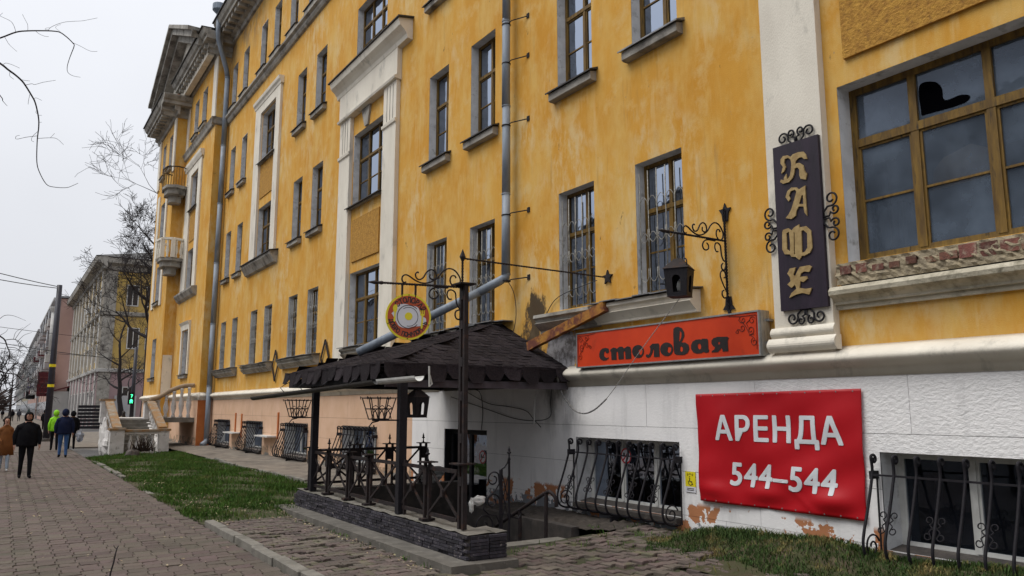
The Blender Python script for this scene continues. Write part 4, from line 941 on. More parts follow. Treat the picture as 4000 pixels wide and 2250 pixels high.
def C2(pts, P, r=.011, n=6, k=4): return MB().tube(crom([P(a, b) for a, b in pts], k), r, n)
# scroll shapes of the bracket, in units of the arm (also used by the wall bracket)
SCR = [
 [(.71, .045), (.735, .075), (.77, .07), (.785, .035), (.77, .0), (.73, -.0), (.7, .02), (.66, .05), (.76, .12), (.8, .1), (.79, .02)],
 ]
UP = [(.78, .03), (.81, .02), (.835, .05), (.83, .1), (.79, .125), (.74, .11), (.66, .06), (.58, .03), (.5, .03), (.42, .06), (.35, .11), (.28, .2), (.2, .245), (.12, .23), (.06, .17), (.03, .1), (.05, .03), (.1, .0), (.155, .03), (.175, .09), (.155, .145), (.11, .15), (.09, .12)]
MID = [(.61, .16), (.63, .17), (.655, .14), (.64, .09), (.6, .07), (.55, .1), (.5, .18), (.44, .215), (.385, .19), (.37, .13), (.39, .09), (.43, .085), (.46, .11), (.455, .15)]
LOW1 = [(.2, -.02), (.35, -.02), (.43, -.05), (.465, -.11), (.445, -.16), (.4, -.175), (.35, -.15), (.345, -.1), (.38, -.07)]
LOW2 = [(.15, -.17), (.19, -.17), (.215, -.12), (.2, -.06), (.15, -.045), (.1, -.08), (.09, -.15), (.08, -.22), (.05, -.28), (.02, -.3)]
LOW3 = [(.03, -.24), (.01, -.28), (.04, -.31), (.085, -.33), (.1, -.38), (.08, -.43), (.04, -.44), (.025, -.4)]
for s_ in (UP, MID, LOW1, LOW2, LOW3): C2(s_, PA).build('scroll', IRONB, sp)
tr_ = MB(); a, b = Vector(PA(0, .4)), Vector((8.54, 10.22, 4.17)); twist(tr_, a, b, .014, 60); tr_.build('tie_rod', IRONB, sp, fix=False)
def star(par, c, r, P):
    pts = []
    for i in range(10):
        a = math.pi / 2 + i * math.pi / 5; q = r if i % 2 == 0 else r * .48; pts.append((q * math.cos(a), q * math.sin(a)))
    return MB().prism(pts, lambda u, v, t: P(c[0] + u, c[1] + v, t), .03)
PW = lambda u, v, t: (8.6 - t, u, v)
star(sp, (10.2, 4.17), .13, PW).build('wall_star', IRONB, sp)
sg = thing('round_sign', 'round orange canteen sign with fried egg, spoon and fork, yellow rim', 'hanging sign', tuple(PA(.73, -.4)))
SC_ = .74; SR = .305; sc = Vector(PA(SC_, -.13 - SR)); sn = AD.cross(Vector((0, 0, 1))).normalized()
if sn.y > 0: sn = -sn            # towards the camera
su = sn.cross(Vector((0, 0, 1))).normalized() * -1   # picture right
if su.x < 0: su = -su
def PS(u, v, t=0): return sc + su * u + Vector((0, 0, v)) + sn * t
def disc(r, t0, t1, mat, name, par, hole=None, n=48):
    c = [(r * math.cos(2 * math.pi * i / n), r * math.sin(2 * math.pi * i / n)) for i in range(n)]
    return MB().prism(c, lambda u, v, t: PS(u, v, t0 + t), t1 - t0).build(name, mat, par)
pl_ = disc(SR, -.012, .01, YELP, 'plate', sg); disc(SR * .915, .01, .0125, SIGNR, 'red_field', sg)
def sblob(pts, t, mat, name, dt=.0015): return MB().prism([(v.x * SR, v.y * SR) for v in crom([(a, b, 0) for a, b in pts], 6)], lambda u, v, q: PS(u, v, t + q), dt).build(name, mat, sg)
sblob([(-.75, .12), (-.6, .28), (-.5, .48), (-.2, .55), (.1, .5), (.4, .42), (.5, .22), (.6, .05), (.76, -.05), (.76, -.25), (.55, -.38), (.2, -.42), (-.1, -.5), (-.4, -.42), (-.56, -.2), (-.68, .02), (-.75, .12)], .013, SIGNW, 'egg_white')
yk = [(.17 * math.cos(i / 20 * 6.283), .17 * math.sin(i / 20 * 6.283) + .02) for i in range(20)]; MB().prism([(a * SR, b * SR) for a, b in yk], lambda u, v, q: PS(u, v, .015 + q), .0015).build('egg_yolk', YELP, sg)
def sarc(r, a0, a1, wd, name='plate_line'):
    n = 30; o_ = [((r + wd) * math.cos(R(a0 + (a1 - a0) * i / n)), (r + wd) * math.sin(R(a0 + (a1 - a0) * i / n))) for i in range(n + 1)] + [((r - wd) * math.cos(R(a1 + (a0 - a1) * i / n)), (r - wd) * math.sin(R(a1 + (a0 - a1) * i / n))) for i in range(n + 1)]
    MB().prism([(a * SR, b * SR) for a, b in o_], lambda u, v, q: PS(u, v, .0155 + q), .001).build(name, BLACKL, sg)
sarc(.5, 45, 320, .016); sarc(.41, -100, 125, .012); sarc(.42, -100, -98, .01)
sblob([(-.62, .5), (-.54, .5), (-.5, .38), (-.53, .22), (-.57, .12), (-.58, -.2), (-.66, -.2), (-.63, .12), (-.68, .25), (-.69, .4), (-.62, .5)], .0165, YELP, 'spoon')
sblob([(.52, .3), (.55, .3), (.56, .15), (.59, .15), (.6, .3), (.63, .3), (.64, .15), (.67, .15), (.67, .3), (.7, .3), (.7, .1), (.64, .0), (.62, -.45), (.54, -.45), (.57, .0), (.51, .1), (.52, .3)], .0165, YELP, 'fork')
for d in (-.09, .09): q = SC_ + d; MB().box(-.011, .011, -.011, .011, -.2, .0, Matrix.Translation(PA(q, 0))).build('hanger', IRONB, sg)
for a in (90, 200, 340, 268): p = PS(SR * .95 * math.cos(R(a)), SR * .95 * math.sin(R(a)), .011); MB().box(-.006, .006, -.006, .006, -.006, .006, Matrix.Translation(p)).build('bolt', IRON, sg)
# ------------------------------------------------------------------ lettering
def text_mesh(body, size, off, ext, Mx, mat, name, par, xs=1.0, shear=0, fn=None, spacing=1):
    cu = bpy.data.curves.new('txt', 'FONT'); cu.body = body; cu.size = size; cu.offset = off; cu.extrude = ext; cu.align_x = 'CENTER'; cu.align_y = 'TOP_BASELINE'
    cu.shear = shear; cu.space_character = spacing; cu.resolution_u = 6
    ob = bpy.data.objects.new('txt', cu); col.objects.link(ob); bpy.context.view_layer.update()
    dg = bpy.context.evaluated_depsgraph_get(); me = bpy.data.meshes.new_from_object(ob.evaluated_get(dg)); bpy.data.objects.remove(ob)
    co = [v.co.copy() for v in me.vertices]
    if fn is None and co:     # normalise to the given height, baseline 0
        z0 = min(c.y for c in co); z1 = max(c.y for c in co)
    for v in me.vertices:
        c = v.co; c.x *= xs
        if fn: c = fn(c)
        v.co = (Mx @ c) - org(par)
    me.materials.clear(); me.materials.append(mat); me.name = name
    o = bpy.data.objects.new(name, me); col.objects.link(o); o.parent = par; ORG[o.name] = org(par); return o
SM = Matrix.Translation(PS(0, 0, .0145)) @ Matrix((su, Vector((0, 0, 1)), sn)).transposed().to_4x4()
def arc_text(body, r, a_mid, span, size, top):
    n = len(body)
    for i, ch in enumerate(body):
        if ch == ' ': continue
        f = (i + .5) / n - .5; a = a_mid - span * f if top else a_mid + span * f
        rot = a - 90 if top else a + 90
        Mx = SM @ Matrix.Translation((r * math.cos(R(a)), r * math.sin(R(a)), 0)) @ Matrix.Rotation(R(rot), 4, 'Z') @ Matrix.Translation((0, -size * .36, 0))
        text_mesh(ch, size, .0035, .0006, Mx, BLACKL, 'letter', sg, .82)
arc_text('СТОЛОВАЯ', SR * .735, 82, 118, .1, True); arc_text('ДОБРО ПОЖАЛОВАТЬ', SR * .765, 268, 156, .079, False)
SIGN = [[[(9.952, 2.904), (9.963, 2.925), (10.028, 2.94), (10.111, 2.938), (10.174, 2.905), (10.202, 2.853), (10.202, 2.8), (10.167, 2.756), (10.095, 2.731), (10.023, 2.735), (9.968, 2.759), (9.959, 2.78), (10.012, 2.773), (10.063, 2.792), (10.082, 2.827), (10.071, 2.872), (10.04, 2.89), (10.03, 2.857), (9.98, 2.847), (9.948, 2.871)]], [[(9.917, 2.902), (9.842, 2.934), (9.77, 2.923), (9.763, 2.903), (9.683, 2.937), (9.619, 2.935), (9.575, 2.901), (9.49, 2.932), (9.426, 2.917), (9.408, 2.871), (9.405, 2.727), (9.542, 2.728), (9.55, 2.848), (9.565, 2.862), (9.585, 2.846), (9.583, 2.731), (9.709, 2.732), (9.725, 2.849), (9.745, 2.863), (9.763, 2.848), (9.762, 2.729), (9.888, 2.731), (9.896, 2.875), (9.912, 2.869)]], [[(9.106, 2.825), (9.116, 2.791), (9.141, 2.761), (9.178, 2.74), (9.223, 2.73), (9.271, 2.733), (9.316, 2.748), (9.352, 2.773), (9.376, 2.806), (9.383, 2.842), (9.373, 2.877), (9.348, 2.907), (9.31, 2.928), (9.264, 2.937), (9.216, 2.934), (9.171, 2.919), (9.136, 2.893), (9.113, 2.861)], [(9.23, 2.85), (9.206, 2.859), (9.159, 2.875), (9.138, 2.842), (9.153, 2.793), (9.185, 2.773), (9.221, 2.797)]], [[(8.978, 2.894), (8.914, 2.933), (8.78, 2.93), (8.763, 2.904), (8.765, 2.723), (8.887, 2.727), (8.886, 2.839), (8.895, 2.852), (8.92, 2.792), (8.966, 2.734), (9.02, 2.722), (9.064, 2.739), (9.067, 2.77), (9.036, 2.78), (9.009, 2.767), (8.973, 2.795), (8.958, 2.856)]], [[(8.47, 2.819), (8.48, 2.785), (8.505, 2.755), (8.542, 2.734), (8.587, 2.724), (8.635, 2.727), (8.68, 2.742), (8.717, 2.767), (8.74, 2.8), (8.747, 2.837), (8.737, 2.872), (8.711, 2.902), (8.673, 2.923), (8.627, 2.932), (8.579, 2.929), (8.535, 2.913), (8.499, 2.888), (8.477, 2.855)], [(8.581, 2.856), (8.538, 2.863), (8.506, 2.834), (8.52, 2.787), (8.559, 2.765), (8.592, 2.797)]], [[(8.451, 2.759), (8.46, 2.86), (8.459, 3.051), (8.452, 3.122), (8.41, 3.144), (8.352, 3.147), (8.28, 3.119), (8.234, 3.056), (8.232, 2.998), (8.28, 2.931), (8.305, 2.911), (8.217, 2.903), (8.155, 2.864), (8.142, 2.805), (8.176, 2.749), (8.249, 2.724), (8.354, 2.727), (8.419, 2.737)], [(8.322, 3.087), (8.288, 3.049), (8.294, 2.991), (8.329, 2.928), (8.342, 2.935)], [(8.325, 2.84), (8.297, 2.856), (8.269, 2.825), (8.274, 2.784), (8.304, 2.768), (8.327, 2.793)]], [[(7.793, 2.928), (7.775, 2.906), (7.774, 2.782), (7.76, 2.759), (7.776, 2.732), (7.829, 2.729), (7.866, 2.745), (7.912, 2.728), (7.997, 2.727), (8.066, 2.748), (8.107, 2.803), (8.105, 2.86), (8.074, 2.905), (8.011, 2.929), (7.933, 2.931), (7.903, 2.921), (7.887, 2.935)], [(7.976, 2.852), (7.952, 2.871), (7.921, 2.86), (7.908, 2.825), (7.917, 2.791), (7.948, 2.782), (7.97, 2.806)]], [[(7.423, 2.929), (7.391, 2.906), (7.406, 2.891), (7.416, 2.87), (7.412, 2.727), (7.512, 2.727), (7.521, 2.772), (7.538, 2.779), (7.557, 2.758), (7.599, 2.725), (7.717, 2.728), (7.708, 2.75), (7.67, 2.764), (7.647, 2.797), (7.683, 2.816), (7.713, 2.851), (7.711, 2.896), (7.67, 2.927), (7.603, 2.939)], [(7.592, 2.86), (7.57, 2.872), (7.552, 2.855), (7.562, 2.833), (7.586, 2.832)]]]
KAFE = [[[(6.423, 5.208), (6.381, 5.243), (6.315, 5.236), (6.265, 5.199), (6.232, 5.224), (6.146, 5.23), (6.071, 5.217), (6.036, 5.169), (6.02, 5.105), (6.065, 5.117), (6.1, 5.154), (6.151, 5.15), (6.192, 5.122), (6.199, 5.09), (6.138, 5.085), (6.082, 5.037), (6.069, 4.966), (6.052, 4.928), (6.032, 4.923), (6.057, 4.841), (6.131, 4.87), (6.148, 4.919), (6.143, 4.997), (6.172, 5.033), (6.211, 5.03), (6.222, 4.972), (6.252, 4.912), (6.312, 4.87), (6.404, 4.87), (6.447, 4.904), (6.434, 4.935), (6.388, 4.916), (6.386, 4.946), (6.343, 4.992), (6.341, 4.911), (6.294, 4.945), (6.271, 5.019), (6.258, 5.106), (6.267, 5.165), (6.304, 5.198), (6.357, 5.197), (6.368, 5.147), (6.346, 5.084), (6.375, 5.034), (6.422, 5.012), (6.405, 5.065), (6.39, 5.096), (6.426, 5.151)]], [[(6.376, 4.682), (6.345, 4.754), (6.278, 4.79), (6.201, 4.771), (6.17, 4.735), (6.134, 4.748), (6.067, 4.766), (6.073, 4.723), (6.074, 4.59), (6.068, 4.369), (6.105, 4.421), (6.11, 4.499), (6.185, 4.515), (6.221, 4.468), (6.238, 4.405), (6.304, 4.374), (6.393, 4.403), (6.338, 4.448), (6.296, 4.506), (6.25, 4.608), (6.205, 4.721), (6.229, 4.749), (6.294, 4.742), (6.323, 4.692), (6.305, 4.643), (6.333, 4.615)], [(6.178, 4.547), (6.133, 4.648), (6.11, 4.654), (6.113, 4.533)]], [[(6.457, 4.225), (6.442, 4.256), (6.363, 4.263), (6.314, 4.22), (6.273, 4.256), (6.195, 4.281), (6.192, 4.24), (6.097, 4.239), (6.027, 4.165), (6.022, 4.056), (6.022, 3.948), (6.058, 3.889), (6.147, 3.861), (6.176, 3.87), (6.219, 3.824), (6.248, 3.844), (6.272, 3.87), (6.335, 3.88), (6.359, 3.917), (6.436, 3.93), (6.471, 4.003)], [(6.393, 4.201), (6.353, 4.216), (6.344, 4.07), (6.352, 3.949), (6.398, 3.991)], [(6.165, 4.191), (6.137, 4.197), (6.083, 4.143), (6.09, 3.959), (6.131, 3.912), (6.176, 3.905)], [(6.282, 4.191), (6.267, 4.189), (6.28, 3.904), (6.295, 3.907)]], [[(6.413, 3.672), (6.37, 3.732), (6.281, 3.734), (6.304, 3.689), (6.324, 3.648), (6.301, 3.612), (6.259, 3.682), (6.218, 3.731), (6.081, 3.731), (6.046, 3.705), (6.086, 3.646), (6.159, 3.663), (6.211, 3.643), (6.226, 3.602), (6.126, 3.598), (6.116, 3.565), (6.181, 3.53), (6.222, 3.547), (6.242, 3.463), (6.149, 3.44), (6.063, 3.44), (6.105, 3.36), (6.202, 3.393), (6.303, 3.384), (6.402, 3.353), (6.365, 3.413), (6.286, 3.458), (6.307, 3.515), (6.361, 3.478), (6.422, 3.53), (6.368, 3.567), (6.377, 3.623)]]]
# ================================================================== orange light box sign
ob = thing('light_box_sign', 'long orange light box sign with black canteen lettering and scroll corners', 'sign', (8.45, 8.8, 2.6))
OY0, OY1, OZ0, OZ1, OXF = 6.86, 10.82, 2.635, 3.245, 8.37
MB().box(OXF + .004, 8.56, OY0 + .015, OY1 - .015, OZ0 + .015, OZ1 - .015).build('face_panel', ORANGE, ob)
m = MB(); m.box(OXF - .008, 8.555, OY0, OY1, OZ0, OZ0 + .022); m.box(OXF - .008, 8.555, OY0, OY1, OZ1 - .022, OZ1); m.box(OXF - .008, 8.556, OY1 - .022, OY1, OZ0 + .022, OZ1 - .022); m.box(OXF - .008, OXF + .02, OY0, OY0 + .022, OZ0 + .022, OZ1 - .022)
for i in range(3): m.box(OXF + .022 + i * .06, OXF + .078 + i * .06, OY0 - .006, OY0 + .014, OZ0 + .001, OZ1 - .001)
m.build('aluminium_frame', ALU, ob)
for z in (2.8, 3.1): MB().box(8.5, 8.6, OY0 - .05, OY0, z, z + .03).build('bracket', TIN, ob)
PO = lambda u, v, t: (OXF + .003 - t, u, v)
for gl_ in SIGN:
    MB().prism(bridge(gl_[0], gl_[1:]), PO, .004).build('letter', BLACKL, ob)
def corner_scroll(y, z, sy, mat):
    P = lambda a, b: (OXF, y + sy * a, z - b); par = ob
    L_ = [[(.03, .04), (.3, .04), (.5, .02)], [(.03, .04), (.03, .3), (.04, .5)], spiral(.1, .11, .055, .015, 200, 640, 22), spiral(.25, .09, .04, .012, 0, 400, 16), spiral(.13, .24, .06, .015, 90, 520, 20), spiral(.27, .2, .05, .014, 20, 460, 18), spiral(.08, .4, .055, .015, -60, 380, 18),
          [(.3, .05), (.33, .09), (.3, .12), (.26, .13), (.22, .17), (.19, .22), (.15, .3), (.1, .33), (.07, .36)], [(.14, .1), (.2, .14), (.17, .2)], [(.08, .3), (.12, .29), (.16, .31)], spiral(.36, .24, .03, .01, 0, 380, 12), [(.31, .22), (.36, .21)]]
    for l in L_: MB().tube([P(a, b) for a, b in l], .0035, 4).build('scroll_print', mat, par)
corner_scroll(OY0 + .02, OZ1 - .02, 1, BLACKL); corner_scroll(OY1 - .02, OZ1 - .02, -1, M_('faded_print', (.12, .012, .006), None, .5, 5, 0))
# ================================================================== upright blackletter board
kf = thing('upright_board_sign', 'tall dark board with gold blackletter letters and iron scrolls on white pilaster', 'sign', (8.45, 6.2, 3.2))
m = MB().prism([(5.86, 3.19), (6.555, 3.195), (6.55, 5.4), (5.86, 5.39)], lambda u, v, t: (8.43 + t, u, v), .05); m.build('board', PLUM, kf)
for gl_ in KAFE: MB().prism(bridge(gl_[0], gl_[1:]), lambda u, v, t: (8.43 - t, u, v), .018).build('letter', GOLD, kf)
PK = lambda a, b: (8.455, a, b)
def dbl(cx, cz, ax, s_, mir):
    """pair of C scrolls: ax 'h' above/below the board, 'v' at its side"""
    for d in (-1, 1):
        big = spiral(d * .2, .1, .085, .025, 200 if d > 0 else -20, (200 - 440) if d > 0 else (-20 + 440), 22)[::-1]
        stem = [(d * .115, .05), (d * .06, .0), (0.0 + d * .012, .0)]
        sm_ = spiral(d * .075, .14, .055, .018, 250 if d > 0 else -70, (250 - 400) if d > 0 else (-70 + 400), 18)
        pts = big + stem
        for l in (pts, [(d * .012, .0), (d * .012, .07)] + sm_):
            q = [(cx + a * s_, cz + b * s_ * mir) if ax == 'h' else (cx + b * s_ * mir, cz + a * s_) for a, b in l]
            MB().tube([PK(a, b) for a, b in q], .013, 6).build('scroll', IRON, kf, True)
dbl(6.2, 5.39, 'h', 1, 1); dbl(6.2, 3.19, 'h', 1, -1); dbl(5.86, 4.3, 'v', 1.15, -1); dbl(6.555, 4.3, 'v', 1.15, 1)
# ================================================================== red rental banner
bn = thing('rental_banner', 'wrinkled red vinyl banner with white rental lettering and phone number', 'banner', (8.53, 6.9, .65))
BC = {(0, 1): (8.2, 2.15), (1, 1): (5.56, 2.18), (1, 0): (5.6, .655), (0, 0): (8.18, .645)}
def ban(s_, t):
    y = (1 - s_) * ((1 - t) * 8.18 + t * 8.2) + s_ * ((1 - t) * 5.6 + t * 5.56); z = (1 - s_) * ((1 - t) * .645 + t * 2.15) + s_ * ((1 - t) * .655 + t * 2.18)
    d = .018 * math.sin(s_ * 9 + t * 4) * math.sin(t * 5 + 1) + .006 * math.sin(s_ * 23 - t * 11) * math.sin(t * 9 + s_ * 5) + .02 * math.exp(-((t - .12) / .07) ** 2) * (1 + math.sin(s_ * 17)) + .008 * math.sin((s_ * 3 - t * 5) * 4) * (1 - t)
    d += .006 * abs(math.sin(s_ * 28)) * math.exp(-t / .05) + .004 * abs(math.sin(s_ * 31)) * math.exp(-(1 - t) / .05)
    d += .012 * math.exp(-abs((s_ - .62) * 1.2 + (t - .16)) / .02) * math.exp(-((s_ - .72) / .2) ** 2)
    return 8.53 - d, y, z
m = MB(); nx, nz = 90, 46
m.v = [ban(i / nx, j / nz) for j in range(nz + 1) for i in range(nx + 1)]; m.f = [(j * (nx + 1) + i, j * (nx + 1) + i + 1, (j + 1) * (nx + 1) + i + 1, (j + 1) * (nx + 1) + i) for j in range(nz) for i in range(nx)]; m.m = [0] * len(m.f)
sh = m.build('vinyl_sheet', RED, bn, True); md = sh.modifiers.new('thick', 'SOLIDIFY'); md.thickness = .003
def bface(y, z):
    s_ = (8.19 - y) / 2.61; t = (z - .65) / 1.515; return ban(s_, t)[0]
def btext(body, y_c, z0, size, xs, off, shear=0, spacing=1.0):
    Mx = Matrix.Translation((0, y_c, z0)) @ Matrix(((0, 0, -1), (-1, 0, 0), (0, 1, 0))).to_4x4()
    for_ = text_mesh(body, size, off, .0003, Mx, WVINYL, 'lettering', bn, xs, shear, None, spacing)
    me = for_.data; bm = bmesh.new(); dy = .014
    for k_, (a_, b_) in enumerate(((0, 0), (-dy, 0), (dy, 0), (-dy * .6, -dy * .55), (dy * .6, dy * .55), (dy * .6, -dy * .55), (-dy * .6, dy * .55))):
        n0 = len(bm.verts); bm.from_mesh(me); bm.verts.ensure_lookup_table()
        for v in bm.verts[n0:]: v.co += Vector((-.0004 * k_, a_, b_))
    bmesh.ops.triangulate(bm, faces=bm.faces)
    bmesh.ops.subdivide_edges(bm, edges=[e for e in bm.edges if e.calc_length() > .06], cuts=3, use_grid_fill=True); bm.to_mesh(me); bm.free()
    o_ = org(bn)
    for v in me.vertices:
        y, z = v.co.y + o_.y, v.co.z + o_.z; v.co.x = bface(y, z) - .006 + (v.co.x + o_.x) - o_.x
    return for_
btext('АРЕНДА', 6.835, 1.515, .46, 1.0, 0, 0, 1.09); btext('544–544', 6.79, .915, .43, 1.02, 0, .12, 1.1)
for i in range(12):
    for t in (.018, .982):
        x, y, z = ban((i + .5) / 12, t); MB().box(-.004, .002, -.008, .008, -.008, .008, Matrix.Translation((x, y, z))).build('eyelet', TIN, bn)
# ================================================================== yellow accessibility plate
ac = thing('accessibility_plate', 'small yellow plate with wheelchair symbol beside the red banner', 'sign', (8.56, 8.4, .75))
MB().box(8.553, 8.562, 8.29, 8.49, .82, 1.03).build('yellow_plate', YELP, ac); MB().box(8.553, 8.562, 8.29, 8.49, .74, .818).build('caption_plate', SIGNW, ac)
PP = lambda a, b: (8.5515, 8.39 - a, .9 + b)
q2(spiral(0, -.025, .035, .035, 120, 400, 14), PP, .005, 5).build('wheel', BLACKL, ac)
q2([(-.012, .04), (-.008, -.005), (.025, -.007), (.04, -.045), (.05, -.042)], PP, .007, 5).build('figure', BLACKL, ac); MB().lathe([(.001, -.011), (.011, 0), (.001, .011)], PP(-.012, .06), 8).build('head', BLACKL, ac)
q2(spiral(0, .085, .02, .02, 20, 160, 8), PP, .004, 4).build('bell', BLACKL, ac)
for k in (-1, 1):
    for r in (.04, .055): q2(spiral(0, .09, r, r, 90 - k * 70, 90 - k * 110, 5), PP, .003, 4).build('wave', BLACKL, ac)
for i in range(2): MB().box(8.551, 8.5535, 8.32, 8.46, .765 + i * .022, .775 + i * .022).build('caption_line', BLACKL, ac)
# ================================================================== wall bracket and lanterns
wb = thing('wall_bracket', 'black twisted iron scroll bracket with star ends on yellow wall', 'bracket', (8.57, 7.56, 4.3))
WY = 7.555; PBk = lambda a, b: (8.555 - a * .985, WY, 4.325 + b * 1.0)
twist(MB(), (8.565, WY, 3.35), (8.565, WY, 4.8), .02, 34).build('upright', IRON, wb, fix=False); twist(MB(), PBk(0, 0), PBk(1.1, 0), .017, 30).build('arm', IRON, wb, fix=False)
MB().tube([PBk(1.1, 0), PBk(1.14, 0), PBk(1.17, 0), PBk(1.21, 0), PBk(1.33, 0)], [.017, .027, .018, .026, .003], 6).build('arm_tip', IRON, wb)
for s_ in (UP, MID, LOW1, LOW2): C2(s_, PBk).build('scroll', IRON, wb, True)
for s_ in ([(.06, -.33), (.09, -.36), (.085, -.41), (.04, -.43), (.02, -.4), (.0, -.36)], [(.05, -.54), (.02, -.53), (.015, -.48), (.05, -.44), (.1, -.45), (.125, -.5), (.11, -.56), (.07, -.64), (.03, -.7), (.01, -.74)], [(.06, -.72), (.095, -.74), (.1, -.79), (.06, -.83), (.02, -.82)]): C2(s_, PBk).build('scroll', IRON, wb, True)
def arrowstar(z, d):
    pts = [(0, .17), (.035, .09), (.11, .085), (.06, .02), (.045, -.1), (-.045, -.1), (-.06, .02), (-.11, .085), (-.035, .09)]
    MB().prism([(WY + a, z + b * d) for a, b in pts], lambda u, v, t: (8.595 - t, u, v), .02).build('star_plate', IRON, wb)
arrowstar(4.72, 1); arrowstar(3.42, -1)
def lantern(name, label, c, s_, par_hook, rot=.5):
    t = thing(name, label, 'lantern', (c[0], c[1], c[2]), 'iron lanterns')
    Mx = Matrix.Translation(c) @ Matrix.Rotation(rot, 4, 'Z') @ Matrix.Scale(s_, 4)
    def T(mb): mb.v = [tuple(Mx @ Vector(v)) for v in mb.v]; return mb
    n = 10
    for k in range(4):
        Rk = Matrix.Rotation(math.pi / 2 * k, 4, 'Z')
        w0, w1, h = .145, .18, .4
        outer = [(-w0, 0), (w0, 0), (w1, h), (-w1, h)]
        hole = [(-.055, .05), (.055, .05), (.06, .24)] + [(.06 * math.cos(math.pi * i / n), .24 + .06 * math.sin(math.pi * i / n)) for i in range(1, n)] + [(-.06, .24)]
        mb = MB().prism(bridge(outer, [hole]), lambda u, v, q: Rk @ Vector((u, -(w0 + (w1 - w0) * v / h) + q, v)), .006)
        T(mb).build('side_panel', IRON, t)
    mb = MB(); b = .195; mb.add([(-b, -b, .4), (b, -b, .4), (b, b, .4), (-b, b, .4), (-.05, -.05, .56), (.05, -.05, .56), (.05, .05, .56), (-.05, .05, .56)], [(0, 1, 5, 4), (1, 2, 6, 5), (2, 3, 7, 6), (3, 0, 4, 7), (4, 5, 6, 7), (3, 2, 1, 0)]); T(mb).build('lid', IRONB, t)
    mb = MB().box(-.15, .15, -.15, .15, -.012, .0); T(mb).build('base', IRON, t)
    for a in (0, math.pi): T(MB().tube([Matrix.Rotation(a + .785, 4, 'Z') @ Vector((.17 + .07 * math.cos(i / 12 * 5.4 + 2.4), 0, .47 + .07 * math.sin(i / 12 * 5.4 + 2.4))) for i in range(13)], .01, 5)).build('ear_ring', IRON, t)
    T(MB().lathe([(.001, 0), (.03, .03), (.045, .09), (.03, .15), (.015, .18)], (0, 0, .06), 10)).build('bulb', WHITEP, t, True)
    T(MB().tube([(.04 * math.sin(i / 12 * 6.283), 0, .6 + .04 * math.cos(i / 12 * 6.283)) for i in range(13)], .007, 5)).build('ring', IRON, t)
    MB().tube([(Mx @ Vector((0, 0, .63))), par_hook], .007, 5).build('hanger', IRON, t)
    return t
lantern('iron_lantern', 'black iron lantern with arched openings hanging from the wall bracket', (7.62, WY, 3.45), .92, (7.62, WY, 4.31))
lantern('iron_lantern', 'black iron lantern hanging in the shade under the canopy eave', (5.62, 11.45, 1.81), .78, (5.62, 11.45, 2.42), .2)
# planter baskets on bracket arms
def basket(x, y, label, px_):
    t = thing('flower_basket', label, 'basket', (x, y, 1.79), 'empty iron flower baskets on the canopy posts')
    z0, z1, w0, w1 = 1.79, 2.1, .13, .215
    for (zz, ww) in ((z0, w0), (z0 + .15, (w0 + w1) / 2), (z1, w1)):
        MB().tube([(x - ww, y - ww * .6, zz), (x + ww, y - ww * .6, zz), (x + ww, y + ww * .6, zz), (x - ww, y + ww * .6, zz), (x - ww, y - ww * .6, zz)], .009, 5).build('hoop', IRON, t)
    for sx in (-1, -.33, .33, 1):
        for sy in (-1, 1):
            MB().tube([(x + sx * w0, y + sy * w0 * .6, z0), (x + sx * w1, y + sy * w1 * .6, z1), (x + sx * (w1 + .03), y + sy * w1 * .62, z1 + .02), (x + sx * (w1 + .02), y + sy * w1 * .62, z1 - .02)], .009, 5).build('stave', IRON, t)
    for i in range(3):
        cx = x + (-.66 + .66 * i) * .16; MB().tube([(cx - .05, y - .1, z0), (cx - .02, y - .105, z0 + .1), (cx + .05, y - .115, z0 + .17), (cx, y - .12, z0 + .2), (cx - .05, y - .115, z0 + .17), (cx + .02, y - .105, z0 + .1), (cx + .05, y - .1, z0)], .008, 5).build('ornament', IRON, t)
    MB().beam((px_, y, z0 - .02), (x - .1, y, z0 - .02), .03, .02).build('arm', IRON, t)
    MB().tube([(x + .0, y, z0 - .03), (x - .1, y, z0 - .05), (x - .15, y, z0 - .11), (x - .11, y, z0 - .16), (x - .06, y, z0 - .13), (x - .08, y, z0 - .09)], .011, 5).build('scroll', IRON, t)
    return t
basket(4.76, 10.98, 'empty iron flower basket on the canopy post nearer the sign post', 5.1); basket(4.79, 14.9, 'empty iron flower basket on the canopy post beside the lawn', 5.1)
# ================================================================== pot-bellied basement grilles
XB = 8.56
bp = [(-a, 0, b) for a, b in spiral(.095, 1.37, .012, .058, 60, -330, 20)] + [(-.13, 0, 1.25), (-.17, 0, 1.1), (-.27, 0, .82), (-.36, 0, .6), (-.395, 0, .46), (-.36, 0, .33), (-.25, 0, .27), (-.1, 0, .255)]
def shared(mb, mat): o = mb.build('s', mat, None, True); me = o.data; bpy.data.objects.remove(o); return me
BARM = shared(MB().tube(bp[:21] + crom(bp[20:], 4)[1:], .017, 6), IRON)
butter = MB()
for sx in (-1, 1):
    for sz in (-1, 1):
        l = [(sx * .006, 0)] + [(sx * (.025 + .05 * k / 6), sz * .05 * k / 6) for k in range(1, 5)] + spiral(sx * .07, sz * .075, .045, .016, 200 if sx > 0 else -20, 200 - sx * sz * 300 if sx > 0 else -20 + 300 * sz, 12)
        butter.tube([(-.315 + .36 * b, a, .71 + b) for a, b in l], .007, 5)
BUTM = shared(butter, IRON)
bigs = MB().tube([(-a, 0, b) for a, b in spiral(.22, .42, .03, .14, 0, 520, 30)], .011, 6); BIGM = shared(bigs, IRON)
